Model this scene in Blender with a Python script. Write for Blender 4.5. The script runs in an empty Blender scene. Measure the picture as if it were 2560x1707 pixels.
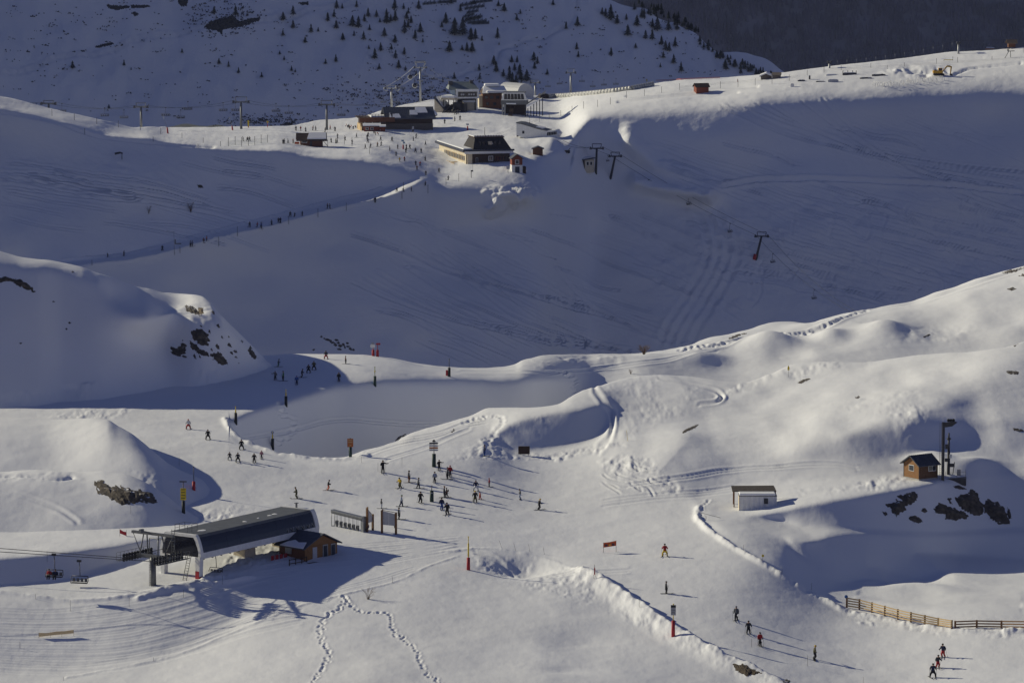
import bpy, bmesh, math, random, time
import numpy as np
from mathutils import Vector, Matrix

T0 = time.time()
sc = bpy.context.scene
COL = sc.collection
random.seed(7)
RNG = np.random.default_rng(7)

# ------------------------------------------------------------------ camera
F = 10656.0                      # focal length in pixels of the 2560 px wide photograph
PITCH = math.radians(7.0)
CAMZ = 200.0
cam_d = bpy.data.cameras.new('camera')
cam = bpy.data.objects.new('camera', cam_d)
COL.objects.link(cam)
cam.location = (0, 0, CAMZ)
cam.rotation_euler = (math.pi / 2 - PITCH, 0, 0)
cam_d.sensor_width = 36.0
cam_d.lens = 36.0 * F / 2560.0
cam_d.clip_start = 1.0
cam_d.clip_end = 40000.0
sc.camera = cam

# ------------------------------------------------------------------ light
SUN_EL = math.radians(22.0)
SUN_AZ = math.radians(26.0)      # how far behind the picture plane, sun stands left
TO_SUN = Vector((-math.cos(SUN_EL) * math.cos(SUN_AZ), math.cos(SUN_EL) * math.sin(SUN_AZ), math.sin(SUN_EL)))
world = bpy.data.worlds.new('World')
sc.world = world
world.use_nodes = True
wn = world.node_tree.nodes
bg = wn['Background']
sky = wn.new('ShaderNodeTexSky')
sky.sky_type = 'NISHITA'
sky.sun_disc = False
sky.sun_elevation = SUN_EL
sky.sun_rotation = math.atan2(TO_SUN.x, TO_SUN.y)
sky.altitude = 2000
sky.air_density = 1.0
sky.dust_density = 0.3
sky.ozone_density = 5.0
wb = wn.new('ShaderNodeMix'); wb.data_type = 'RGBA'; wb.blend_type = 'MULTIPLY'    # white balance of the whole sky
wb.inputs['Factor'].default_value = 1.0; wb.inputs['B'].default_value = (1.38, .945, 1.03, 1)
world.node_tree.links.new(sky.outputs[0], wb.inputs['A']); world.node_tree.links.new(wb.outputs['Result'], bg.inputs[0])
bg.inputs[1].default_value = 0.054
sun_d = bpy.data.lights.new('sun', 'SUN')
sun_d.energy = 4.3
sun_d.angle = math.radians(0.53)
sun_d.color = (1.0, 0.925, 0.70)
sun = bpy.data.objects.new('sun', sun_d)
COL.objects.link(sun)
sun.rotation_euler = TO_SUN.to_track_quat('Z', 'Y').to_euler()
sc.view_settings.view_transform = 'Standard'
sc.view_settings.look = 'None'
sc.view_settings.exposure = 0.0
sc.view_settings.gamma = 1.0
sc.view_settings.use_curve_mapping = False
sc.cycles.max_bounces = 5
sc.cycles.diffuse_bounces = 3

# ------------------------------------------------------------------ geometry of the view
CP, SP = math.cos(PITCH), math.sin(PITCH)
def unproj(px, py, D):
    """world points of photo pixels at a distance along the view axis (numpy arrays or floats)"""
    a = (px - 1280.0) / F * D
    b = (853.5 - py) / F * D
    return a, CP * D + SP * b, CAMZ - SP * D + CP * b
def proj(p):
    x, y, z = p[0], p[1], p[2] - CAMZ
    d = CP * y - SP * z
    b = SP * y + CP * z
    return 1280 + F * x / d, 853.5 - F * b / d, d

# ------------------------------------------------------------------ materials
MATS = {}
def mat(name, col, rough=0.7, metal=0.0, var=0.0, scale=3.0, bump=0.0, spec=0.3, stretch=None):
    if name in MATS: return MATS[name]
    m = bpy.data.materials.new(name); m.use_nodes = True
    nt = m.node_tree; n = nt.nodes; l = nt.links
    b = n['Principled BSDF']
    b.inputs['Base Color'].default_value = (*col, 1)
    b.inputs['Roughness'].default_value = rough
    b.inputs['Metallic'].default_value = metal
    b.inputs['Specular IOR Level'].default_value = spec
    tc = n.new('ShaderNodeTexCoord')
    src = tc.outputs['Object']
    if stretch:
        mp = n.new('ShaderNodeMapping'); mp.inputs['Scale'].default_value = stretch
        l.new(src, mp.inputs[0]); src = mp.outputs[0]
    nz = n.new('ShaderNodeTexNoise'); nz.inputs['Scale'].default_value = scale; nz.inputs['Detail'].default_value = 5
    l.new(src, nz.inputs['Vector'])
    if var > 0:
        mx = n.new('ShaderNodeMix'); mx.data_type = 'RGBA'
        mx.inputs['A'].default_value = (*[c * (1 - var) for c in col], 1)
        mx.inputs['B'].default_value = (*[min(1, c * (1 + var)) for c in col], 1)
        mr = n.new('ShaderNodeMapRange'); mr.inputs['From Min'].default_value = 0.3; mr.inputs['From Max'].default_value = 0.7
        l.new(nz.outputs[0], mr.inputs[0]); l.new(mr.outputs[0], mx.inputs['Factor']); l.new(mx.outputs['Result'], b.inputs['Base Color'])
    if bump > 0:
        bp = n.new('ShaderNodeBump'); bp.inputs['Strength'].default_value = 1.0; bp.inputs['Distance'].default_value = bump
        l.new(nz.outputs[0], bp.inputs['Height']); l.new(bp.outputs[0], b.inputs['Normal'])
    MATS[name] = m
    return m

def snow_mat(name, scale, amp, fine=0.0, fscale=4.0, col=(.80, .81, .83), dirt=None):
    m = bpy.data.materials.new(name); m.use_nodes = True
    nt = m.node_tree; n = nt.nodes; l = nt.links
    b = n['Principled BSDF']
    b.inputs['Roughness'].default_value = 0.75
    b.inputs['Specular IOR Level'].default_value = 0.15
    tc = n.new('ShaderNodeTexCoord')
    nz = n.new('ShaderNodeTexNoise'); nz.inputs['Scale'].default_value = scale; nz.inputs['Detail'].default_value = 9; nz.inputs['Roughness'].default_value = .68
    nz2 = n.new('ShaderNodeTexNoise'); nz2.inputs['Scale'].default_value = fscale; nz2.inputs['Detail'].default_value = 3
    nz3 = n.new('ShaderNodeTexNoise'); nz3.inputs['Scale'].default_value = scale * 0.12; nz3.inputs['Detail'].default_value = 6
    for q in (nz, nz2, nz3): l.new(tc.outputs['Object'], q.inputs['Vector'])
    mr = n.new('ShaderNodeMapRange'); mr.inputs['From Min'].default_value = .3; mr.inputs['From Max'].default_value = .7
    l.new(nz3.outputs[0], mr.inputs[0])
    mx = n.new('ShaderNodeMix'); mx.data_type = 'RGBA'
    mx.inputs['A'].default_value = (*[c * .93 for c in col], 1); mx.inputs['B'].default_value = (*col, 1)
    l.new(mr.outputs[0], mx.inputs['Factor']); l.new(mx.outputs['Result'], b.inputs['Base Color'])
    bp = n.new('ShaderNodeBump'); bp.inputs['Distance'].default_value = amp
    l.new(nz.outputs[0], bp.inputs['Height'])
    bp2 = n.new('ShaderNodeBump'); bp2.inputs['Distance'].default_value = fine
    l.new(nz2.outputs[0], bp2.inputs['Height']); l.new(bp.outputs[0], bp2.inputs['Normal'])
    l.new(bp2.outputs[0], b.inputs['Normal'])
    MATS[name] = m
    return m
# ------------------------------------------------------------------ terrain tools
def tps(pts, reg=1e-7):
    P = np.array(pts, float)
    X = P[:, :2] / 1000.0
    w = 1000.0 / P[:, 2]
    n = len(X)
    d2 = ((X[:, None] - X[None]) ** 2).sum(-1)
    K = 0.5 * d2 * np.log(d2 + 1e-12) + np.eye(n) * reg
    A = np.zeros((n + 3, n + 3))
    A[:n, :n] = K; A[:n, n] = 1; A[:n, n + 1:] = X; A[n, :n] = 1; A[n + 1:, :n] = X.T
    s = np.linalg.solve(A, np.r_[w, 0, 0, 0])
    def f(px, py):
        sh = np.shape(px)
        x = np.ravel(px) / 1000.0; y = np.ravel(py) / 1000.0
        out = np.empty(len(x))
        for i in range(0, len(x), 40000):
            xx = x[i:i + 40000, None]; yy = y[i:i + 40000, None]
            d = (xx - X[:, 0]) ** 2 + (yy - X[:, 1]) ** 2
            out[i:i + 40000] = (0.5 * d * np.log(d + 1e-12)) @ s[:n] + s[n] + s[n + 1] * xx[:, 0] + s[n + 2] * yy[:, 0]
        return (1000.0 / np.clip(out, .1, 3.0)).reshape(sh)
    return f

def curve(pts, soft=0):
    """smooth monotone curve py(px) through points (pchip)"""
    P = np.array(sorted(pts), float)
    x, y = P[:, 0], P[:, 1]
    h = np.diff(x); dl = np.diff(y) / h
    m = np.zeros(len(x))
    for i in range(1, len(x) - 1):
        if dl[i - 1] * dl[i] > 0:
            w1, w2 = 2 * h[i] + h[i - 1], h[i] + 2 * h[i - 1]
            m[i] = (w1 + w2) / (w1 / dl[i - 1] + w2 / dl[i])
    m[0], m[-1] = dl[0], dl[-1]
    def f(q):
        q = np.asarray(q, float)
        i = np.clip(np.searchsorted(x, q) - 1, 0, len(h) - 1)
        t = (q - x[i]) / h[i]
        t2, t3 = t * t, t * t * t
        r = (2 * t3 - 3 * t2 + 1) * y[i] + (t3 - 2 * t2 + t) * h[i] * m[i] + (-2 * t3 + 3 * t2) * y[i + 1] + (t3 - t2) * h[i] * m[i + 1]
        r = np.where(q < x[0], y[0] + (q - x[0]) * m[0], r)
        return np.where(q > x[-1], y[-1] + (q - x[-1]) * m[-1], r)
    return f

_tab = {}
def vnoise(x, y, seed=0):
    if seed not in _tab: _tab[seed] = np.random.default_rng(seed + 100).random((256, 256)) * 2 - 1
    t = _tab[seed]
    xi = np.floor(x).astype(int); yi = np.floor(y).astype(int)
    fx = x - xi; fy = y - yi
    fx = fx * fx * fx * (fx * (fx * 6 - 15) + 10); fy = fy * fy * fy * (fy * (fy * 6 - 15) + 10)
    a = t[xi % 256, yi % 256]; b = t[(xi + 1) % 256, yi % 256]; c = t[xi % 256, (yi + 1) % 256]; d = t[(xi + 1) % 256, (yi + 1) % 256]
    return (a * (1 - fx) + b * fx) * (1 - fy) + (c * (1 - fx) + d * fx) * fy
def fbm(x, y, octs=4, seed=0, gain=.5):
    s = 0; a = 1; f = 1
    for o in range(octs):
        s = s + a * vnoise(x * f + 17.3 * o, y * f - 9.1 * o, seed + o); a *= gain; f *= 2.03
    return s
def sstep(a, b, x):
    t = np.clip((x - a) / (b - a), 0, 1); return t * t * (3 - 2 * t)
def resamp(P, step):
    P = np.array(P, float); s = np.r_[0, np.cumsum(np.hypot(*np.diff(P, axis=0).T))]
    q = np.arange(0, s[-1], step)
    return np.c_[np.interp(q, s, P[:, 0]), np.interp(q, s, P[:, 1])]
def smoothline(P, k=8):
    """Catmull-Rom through the points"""
    P = np.array(P, float); Q = np.vstack([2 * P[0] - P[1], P, 2 * P[-1] - P[-2]])
    out = []
    for i in range(1, len(Q) - 2):
        p0, p1, p2, p3 = Q[i - 1], Q[i], Q[i + 1], Q[i + 2]
        for t in np.arange(k) / k:
            out.append(.5 * (2 * p1 + (p2 - p0) * t + (2 * p0 - 5 * p1 + 4 * p2 - p3) * t * t + (3 * p1 - p0 - 3 * p2 + p3) * t ** 3))
    out.append(P[-1])
    return np.array(out)
def pdist(PX, PY, line, ky=1.0):
    """signed distance (px) and arc position to a polyline; the y axis is stretched by ky before measuring; positive = right of the direction of travel on screen"""
    best = np.full(PX.shape, 1e9); sg = np.zeros(PX.shape); arc = np.zeros(PX.shape)
    L = 0.0
    for (x0, y0), (x1, y1) in zip(line[:-1], line[1:]):
        ax, ay, bx, by = x0, y0 * ky, x1, y1 * ky
        dx, dy = bx - ax, by - ay
        ll = dx * dx + dy * dy + 1e-9
        t = np.clip(((PX - ax) * dx + (PY * ky - ay) * dy) / ll, 0, 1)
        ex, ey = PX - ax - t * dx, PY * ky - ay - t * dy
        d = np.hypot(ex, ey)
        m = d < best
        best = np.where(m, d, best)
        sg = np.where(m, np.sign(dx * ey - dy * ex), sg)
        arc = np.where(m, L + t * math.sqrt(ll), arc)
        L += math.sqrt(ll)
    return best * sg, arc, L
def box_of(PX, PY, line, pad):
    line = np.asarray(line)
    m = (PX > line[:, 0].min() - pad) & (PX < line[:, 0].max() + pad) & (PY > line[:, 1].min() - pad) & (PY < line[:, 1].max() + pad)
    return np.nonzero(m)

SHEETS = []
class Sheet:
    """a sheet of ground seen in the photograph: a lattice over its region whose distances come from a spline through surveyed points"""
    def __init__(s, name, px0, px1, bottom, top, D, nx, ny, lip=0, lipw=20, fold=()):
        u = np.linspace(px0, px1, nx); s.name = name
        v = np.linspace(0, 1, ny)[:, None]
        b, t = bottom(u), top(u)
        s.PX = np.repeat(u[None], ny, 0); s.PY = b[None] + (t - b)[None] * v
        s.D = D(s.PX, s.PY)
        for g in fold: s.D = s.D + g(s.PX, s.PY)
        if lip: s.D = s.D + lip * np.exp(-np.abs(s.PY - t[None]) / lipw)
        s.dz = np.zeros_like(s.D)
        s.X, s.Y, s.Z = unproj(s.PX, s.PY, s.D)
    # height features, all given in photo pixels
    def ridge(s, line, amp, w, ky=2.2, rough=0, seed=3, side=None, taper=True):
        line = smoothline(line); I = box_of(s.PX, s.PY, line, w * 4)
        if len(I[0]) == 0: return
        d, arc, L = pdist(s.PX[I], s.PY[I], line, ky)
        k = np.exp(-(d / w) ** 2)
        if side: k = np.where(d * side > 0, k, np.exp(-(d / (w * .35)) ** 2))
        a = amp
        if rough: a = amp * (1 + .5 * rough * fbm(s.X[I] * .45, s.Y[I] * .22, 4, seed, .62))
        if taper: k = k * sstep(0, w * 2, arc) * sstep(0, w * 2, L - arc)
        s.dz[I] += k * a
    def track(s, line, amp=.1, w=3, n=2, gap=5, ky=2.2, seed=1, wob=1.2):
        """parallel ski or snowmobile ruts"""
        for j in range(n):
            l2 = np.array(line, float); l2[:, 1] += (j - (n - 1) / 2) * gap / ky
            l2 = smoothline(l2)
            I = box_of(s.PX, s.PY, l2, w * 3)
            if len(I[0]) == 0: continue
            d, arc, L = pdist(s.PX[I], s.PY[I], l2, ky)
            amp_ = amp * .55
            s.dz[I] += (-amp_ * np.exp(-(d / w) ** 2) + amp_ * .6 * np.exp(-((np.abs(d) - w * 1.7) / w) ** 2)) * sstep(0, 12, arc) * sstep(0, 12, L - arc)
    def steps(s, line, amp=.25, r=4, step=9, ky=2.2, jit=3, seed=1, width=0):
        rg = np.random.default_rng(seed)
        for (x, y) in resamp(smoothline(line), step):
            x += rg.normal() * jit; y += rg.normal() * jit / ky + (rg.uniform(-1, 1) * width)
            r2 = r * rg.uniform(.7, 1.3)
            I = np.nonzero((abs(s.PX - x) < r2 * 3) & (abs(s.PY - y) < r2 * 3))
            d = np.hypot(s.PX[I] - x, (s.PY[I] - y) * ky)
            s.dz[I] += -.5 * amp * np.exp(-(d / r2) ** 2) + .5 * amp * .3 * np.exp(-((d - r2 * 1.6) / (r2 * .6)) ** 2)
    def rough(s, poly, amp, sx=1.2, sy=.6, soft=12, seed=5, octs=3, ang=0):
        I, f = s.inside(poly, soft)
        if len(I[0]) == 0: return
        x, y = s.X[I], s.Y[I]
        if ang: x, y = x * math.cos(ang) - y * math.sin(ang), x * math.sin(ang) + y * math.cos(ang)
        k = 1.0
        if sx > .3: k = .27; f = f * np.clip(.75 + .9 * fbm(x * sx * .22 + 7, y * sy * .2, 2, seed + 50), 0, 1.5)
        s.dz[I] += amp * k * f * fbm(x * sx * .85, y * sy * .6, octs, seed)
    def mound(s, px, py, rx, ry, amp, pw=2):
        d = ((s.PX - px) / rx) ** 2 + ((s.PY - py) / ry) ** 2
        s.dz += amp * np.exp(-d ** (pw / 2))
    def inside(s, poly, soft):
        poly = np.array(poly, float)
        I = box_of(s.PX, s.PY, poly, soft)
        x, y = s.PX[I], s.PY[I]
        c = np.zeros(x.shape, bool); n = len(poly)
        for i in range(n):
            x0, y0 = poly[i]; x1, y1 = poly[(i + 1) % n]
            c ^= ((y0 > y) != (y1 > y)) & (x < (x1 - x0) * (y - y0) / (y1 - y0 + 1e-9) + x0)
        d, _, _ = pdist(x, y, np.vstack([poly, poly[:1]]), 1.0)
        d = np.where(c, abs(d), -abs(d))
        return I, sstep(-soft, soft, d)
    def build(s, material, label=None, skirt=(2, 5, 10, 20, 40, 90), fall=(.15, .35, .55, .7, .8, .9), kind='structure'):
        X, Y, Z = s.X, s.Y, s.Z + s.dz
        rows = [(X[i], Y[i], Z[i]) for i in range(len(X))]
        n = np.hypot(X[-1], Y[-1]); hx, hy = X[-1] / n, Y[-1] / n
        zz = Z[-1].copy(); last = 0
        for a, f in zip(skirt, fall):
            zz = zz - (a - last) * f; last = a
            rows.append((X[-1] + hx * a, Y[-1] + hy * a, zz.copy()))
        ny, nx = len(rows), X.shape[1]
        V = np.stack([np.stack([r[k] for r in rows]) for k in range(3)], -1).reshape(-1, 3)
        i = np.arange((ny - 1) * nx).reshape(ny - 1, nx)[:, :-1].ravel()
        Fc = np.stack([i, i + 1, i + nx + 1, i + nx], 1)
        me = bpy.data.meshes.new(s.name)
        me.vertices.add(len(V)); me.vertices.foreach_set('co', V.astype(np.float32).ravel())
        me.loops.add(Fc.size); me.loops.foreach_set('vertex_index', Fc.astype(np.int32).ravel())
        me.polygons.add(len(Fc)); me.polygons.foreach_set('loop_start', np.arange(0, Fc.size, 4, dtype=np.int32))
        try: me.polygons.foreach_set('loop_total', np.full(len(Fc), 4, np.int32))
        except Exception: pass
        me.polygons.foreach_set('use_smooth', np.ones(len(Fc), bool))
        me.update(calc_edges=True); me.validate()
        me.materials.append(material)
        o = bpy.data.objects.new(s.name, me); COL.objects.link(o)
        o['kind'] = kind
        if label: o['label'] = label
        SHEETS.append(s); s.obj = o
        return o
def fold(line, slope, w=6, reach=120, ky=1.0, side=1):
    """beyond the line (on one side) the ground turns away: extra distance per pixel"""
    line = smoothline(line)
    def g(PX, PY):
        out = np.zeros(PX.shape)
        I = box_of(PX, PY, line, reach * 2.2)
        d, arc, L = pdist(PX[I], PY[I], line, ky)
        d = d * side
        sp = np.where(d > 8 * w, d, w * np.log1p(np.exp(np.clip(d / w, -30, 30))))
        k = np.where(d > 0, reach * (1 - np.exp(-sp / reach)), sp) * np.exp(-np.clip(np.abs(d) - reach, 0, 1e9) / reach)
        out[I] = slope * k
        return out
    return g

# ------------------------------------------------------------------ survey of the near ground
def inpoly(x, y, poly):
    c = np.zeros(np.shape(x), bool); n = len(poly)
    for i in range(n):
        x0, y0 = poly[i]; x1, y1 = poly[(i + 1) % n]
        c ^= ((y0 > y) != (y1 > y)) & (x < (x1 - x0) * (y - y0) / (y1 - y0 + 1e-9) + x0)
    return c
class Reach:
    """how fast the ground recedes (metres per photo pixel going up): small on steep banks that face the viewer, large on flats"""
    def __init__(s, x0, x1, ytop, ybot, D0, base):
        s.x = np.arange(x0, x1 + 1, 6.0); s.y = np.arange(ybot, ytop - 1, -4.0)
        s.X, s.Y = np.meshgrid(s.x, s.y); s.D0 = D0(s.x); s.g = base(s.X, s.Y)
    def paint(s, poly, val, soft=14, add=False):
        poly = smoothline(list(poly) + [poly[0]], 5)
        c = inpoly(s.X, s.Y, poly)
        I = box_of(s.X, s.Y, poly, soft + 2)
        d, _, _ = pdist(s.X[I], s.Y[I], poly, 1.0)
        d = np.where(c[I], abs(d), -abs(d)); f = sstep(-soft, soft, d)
        s.g[I] = s.g[I] + (val * f if add else (val - s.g[I]) * f)
    def done(s, lam=.25):
        """the ground whose fall agrees best with the survey, without sudden steps sideways (Poisson, mirrored at the borders)"""
        g = s.g; ny, nx = g.shape
        v = .5 * (g[1:] + g[:-1]) * 4.0
        R = np.zeros_like(g); R[1:] += v; R[:-1] -= v
        E = np.block([[R, R[:, ::-1]], [R[::-1], R[::-1, ::-1]]])
        ky = 2 - 2 * np.cos(2 * np.pi * np.arange(2 * ny) / (2 * ny)); kx = 2 - 2 * np.cos(2 * np.pi * np.arange(2 * nx) / (2 * nx))
        K = ky[:, None] + lam * kx[None]; K[0, 0] = 1
        H = np.fft.fft2(E) / K; H[0, 0] = 0
        D = np.real(np.fft.ifft2(H))[:ny, :nx]
        s.D = D - D[0].mean() + s.D0.mean()
        return s
    def __call__(s, px, py):
        fx = np.clip((np.asarray(px) - s.x[0]) / 6.0, 0, len(s.x) - 1.001); fy = np.clip((s.y[0] - np.asarray(py)) / 4.0, 0, len(s.y) - 1.001)
        i = fx.astype(int); j = fy.astype(int); u = fx - i; v = fy - j
        return (s.D[j, i] * (1 - u) + s.D[j, i + 1] * u) * (1 - v) + (s.D[j + 1, i] * (1 - u) + s.D[j + 1, i + 1] * u) * v

softp = lambda d, w: np.where(d > 20 * w, d, w * np.log1p(np.exp(np.clip(d / w, -40, 40))))
D_A = Reach(-640, 3310, 840, 1770, lambda x: 541 + 0 * x, lambda X, Y: .185 + .17 * sstep(1190, 1070, Y) + .05 * sstep(1480, 1380, Y) * sstep(1180, 1280, Y))
# the hump's right bank
D_A.paint([(1235,1085),(1290,1050),(1380,1028),(1450,1022),(1515,1010),(1530,1040),(1505,1085),(1440,1110),(1350,1125),(1280,1120)], .052, 10)
# shaded side of the big right hill
D_A.paint([(1960,1140),(2080,1090),(2180,1062),(2330,1046),(2480,1040),(2700,1050),(2700,1150),(2500,1150),(2400,1120),(2300,1160),(2150,1175),(2020,1165)], .08, 36)
D_A.paint([(2330,1040),(2400,985),(2450,930),(2560,920),(2700,950),(2700,1050),(2480,1040)], .13, 45)
# rock face under the cabin and the container's bench
D_A.paint([(1880,1290),(2000,1262),(2130,1240),(2220,1222),(2330,1205),(2420,1190),(2600,1180),(2800,1180),(2800,1300),(2560,1325),(2350,1335),(2150,1330),(1980,1318)], .05, 14)
D_A.paint([(1730,1240),(1850,1215),(2000,1205),(2200,1190),(2330,1180),(2330,1205),(2130,1235),(1880,1285),(1760,1275)], .34, 10)
# valley behind the ploughed bank
D_A.paint([(1965,1345),(2030,1352),(2100,1335),(2300,1335),(2860,1335),(2860,1420),(2560,1402),(2400,1388),(2295,1385),(2320,1405),(2347,1430),(2288,1449),(2230,1435),(2178,1420),(2205,1440),(2214,1460),(2192,1473),(2144,1466),(2080,1448),(2020,1412),(1980,1375)], .055, 10)
D_A.paint([(1800,1262),(1880,1298),(1960,1310),(2030,1345),(1960,1340),(1880,1340),(1790,1310)], .34, 10)
D_A.paint([(2220,1470),(2300,1455),(2380,1432),(2330,1392),(2560,1412),(2860,1430),(2860,1530),(2560,1530),(2330,1520),(2180,1500),(2080,1470)], .40, 10)
D_A.paint([(2080,1075),(2200,960),(2320,905),(2440,885),(2700,850),(2700,890),(2480,900),(2330,960),(2210,1040),(2120,1080)], .40, 20)
# benches left of the lift station
D_A.paint([(-300,1400),(0,1392),(200,1375),(330,1355),(470,1325),(480,1345),(360,1385),(250,1420),(120,1455),(-300,1475)], .05, 8)
D_A.paint([(-300,1330),(0,1325),(300,1300),(500,1290),(480,1320),(330,1350),(200,1368),(0,1385),(-300,1392)], .36, 10)
D_A.paint([(-640,1510),(120,1500),(450,1478),(640,1432),(600,1545),(430,1632),(200,1668),(-640,1690)], .095, 34)
D_A.done()

# upper loop of the run, the hollow and the hill behind
RAMP = lambda x: .09 * (softp(x - 930, 45.) - softp(x - 1440, 45.))
BT_PTS = [(x, y, float(D_A(x, y) + RAMP(x))) for x in (900, 1100, 1300) for y in (885, 925, 960)] + [
 (1400,945,770),(1457,886,798),(1571,884,812),(1710,869,826),(1866,826,849),(1981,800,864),(2118,782,868),(2277,756,878),(2440,702,892),(2560,667,904),(2860,620,911),
 (1430,990,768),(1600,940,788),(1850,935,804),(2033,895,814),(2255,880,822),(2440,868,826),(2560,845,833),(2860,800,841)]
D_BT = tps(BT_PTS, 2e-5)
E_B = curve([(540,1056),(573,1050),(629,1030),(703,1004),(777,983),(860,961),(940,952),(1000,949),(1100,948),(1300,944),(1390,945),(1450,958),(1600,1000),(2860,1000)])
def D_B(px, py):
    e = E_B(px); k = 1 - sstep(1425, 1475, px); q = sstep(1200, 1480, px)
    top = lambda x, y: (1 - q) * (D_A(x, y) + RAMP(x)) + q * D_BT(x, y)
    face = top(px, e - softp(e - py, 5)) - .05 * softp(py - e, 5)
    return k * face + (1 - k) * top(px, py)

def slope_sheet(crest, Dc, s):
    Dc = curve(Dc); s = curve(s)
    return lambda px, py: Dc(px) - s(px) * (py - crest(px))

# the ridge with the upper station, its bowl and the path
_g = curve([(-600,1556),(0,1588),(300,1605),(547,1620),(760,1628),(1100,1636),(1300,1646),(1380,1660),(1425,1730),(1450,1748),(1500,1750),(1600,1750),(1750,1752),(1900,1757),(2300,1774),(2560,1784),(3200,1790)])
_gx = np.arange(-600, 3200, 10.0); _gk = np.exp(-(np.arange(-30, 31) / 4.0) ** 2); _gk /= _gk.sum()
_gy = np.convolve(np.pad(_g(_gx), 30, mode='edge'), _gk, 'valid')
G_M = lambda q: np.interp(q, _gx, _gy)
S_FACE = .116
_edge = [(-400,190),(0,266),(130,296),(259,331),(370,343),(444,356),(547,369),(700,375),(760,388),(860,395),(950,402),(1005,418),(1060,440),(1100,456),(1160,452),(1220,449),(1320,455),(1385,453),(1408,438),(1424,400),(1440,335),(1470,292),(1530,277),(1600,271),(1700,263),(1900,240),(2100,227),(2300,215),(2560,190),(2960,150)]
MT_PTS = [(x, y, float(G_M(x)) - S_FACE * y) for x, y in _edge] + [(0,242,1595),(148,276,1600),(259,300,1612),(351,318,1650),
 (420,316,1720),(600,316,1740),(700,314,1750),(900,290,1810),(1000,262,1850),(1200,240,1880),(1480,230,1868),(1400,280,1826),(1420,310,1752),(1380,350,1684),(1400,330,1726),(700,345,1660),(1000,350,1690),(1200,350,1700),(1300,300,1780),
 (1600,210,1840),(1850,191,1830),(2200,152,1830),(2560,118,1830),(2960,80,1830)]
D_MT = tps(MT_PTS, 1e-5)
E_M = curve(_edge)
W_M = curve([(-400,6),(700,6),(1000,8),(1400,14),(1600,15),(1900,20),(2960,24)])
PATH = [(120,668),(200,660),(300,645),(400,625),(500,598),(600,572),(700,548),(800,522),(900,498),(960,482),(1010,465),(1060,446),(1090,430)]
Y_PATH = curve(PATH)
SPUR = [(1575,350),(1600,380),(1640,408),(1715,440),(1790,478)]
SPUR2 = [(1590,456),(1650,468),(1720,482),(1770,492)]
def D_M(px, py):
    w = W_M(px)
    a, b = D_MT(px, np.minimum(py, E_M(px) + 25)) - 1.2 * np.maximum(py - E_M(px) - 25, 0), G_M(px) - S_FACE * py
    D = b + softp(a - b, w * .8)
    win = sstep(60, 200, px) * sstep(1085, 1000, px)
    dv = py - Y_PATH(px)
    D = D - win * 12 * sstep(-10, 11, dv) * np.exp(-np.maximum(dv - 11, 0) / 150)
    # gentle rolls of the bowl
    D = D + 7 * fbm(px / 420., py / 300., 3, 61) * sstep(0, 120, py - E_M(px))
    # spurs that catch the light right of the chairlift
    for line, am, sg in ((SPUR, 6, 22), (SPUR2, 8, 16)):
        k = pdist(px, py, line, .8)[0]
        D = D - am * np.exp(-(k / sg) ** 2)
    return D
def D_Ft(px, py): return 2720 + (320 - py) * .33 + (px - 1000) * .12

S_A_right = curve([(572,1056),(592,1085),(629,1108),(684,1130),(729,1140),(850,1141),(905,1126),(987,1104),(1028,1082),(1109,1058),(1172,1039),(1227,1019),(1275,1018),(1327,1018),(1394,1011),(1438,985),(1497,963),(1571,945),(1627,938),(1710,936),(1737,937),(1811,946),(1859,947),(1922,930),(1977,908),(2033,902),(2107,900),(2181,895),(2255,886),(2329,878),(2440,871),(2500,866),(2532,860),(2560,849),(2660,820),(2860,790)])
S_A_left = curve([(-300,985),(0,990),(200,985),(400,960),(500,940),(572,915)])
S_B = curve([(572,905),(640,890),(660,889),(750,886),(850,886),(905,887),(972,895),(1050,910),(1109,917),(1183,919),(1242,917),(1286,910),(1308,899),(1327,894),(1368,887),(1457,886),(1571,882),(1664,877),(1710,869),(1752,852),(1811,836),(1866,823),(1937,803),(1981,800),(2022,803),(2055,795),(2118,782),(2174,773),(2277,756),(2344,730),(2384,722),(2440,702),(2507,682),(2560,667),(2660,640),(2860,600)])
S_K1 = curve([(-300,1035),(0,1045),(110,1047),(166,1046),(240,1045),(266,1048),(296,1067),(333,1089),(392,1133),(420,1155),(462,1177),(500,1192),(540,1215),(640,1268)])
S_K2 = curve([(-300,1170),(0,1178),(60,1174),(130,1175),(190,1179),(250,1177),(300,1182),(350,1199),(400,1228),(440,1258),(480,1285),(530,1310),(560,1325)])
S_L = curve([(-300,560),(0,627),(55,640),(148,652),(203,664),(233,677),(266,688),(314,708),(351,721),(400,729),(437,731),(474,732),(503,740),(525,758),(548,787),(585,823),(610,847),(636,873),(659,897),(677,916),(700,945),(740,1000)])
S_M = curve([(-400,180),(0,242),(148,276),(259,300),(330,317),(360,318),(420,316),(500,317),(600,316),(640,317),(700,314),(800,300),(900,290),(1000,262),(1100,245),(1200,238),(1340,240),(1400,237),(1480,228),(1600,212),(1700,201),(1850,191),(1960,182),(2050,170),(2200,152),(2350,134),(2454,127),(2560,117),(2960,80)])
S_F = curve([(-400,-700),(900,-560),(1300,-200),(1571,0),(1638,18),(1700,44),(1737,70),(1792,130),(1866,160),(1922,185),(1990,215),(2100,260)])
const = lambda c: (lambda u: np.full(np.shape(u), float(c)))
M_SNOW = snow_mat('snow_near', .35, .065, .015, 5.0)
M_SNOW_MID = snow_mat('snow_mid', .12, .25, .05, 1.5)
M_SNOW_FAR = snow_mat('snow_far', .05, .9, .15, .5)

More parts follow.
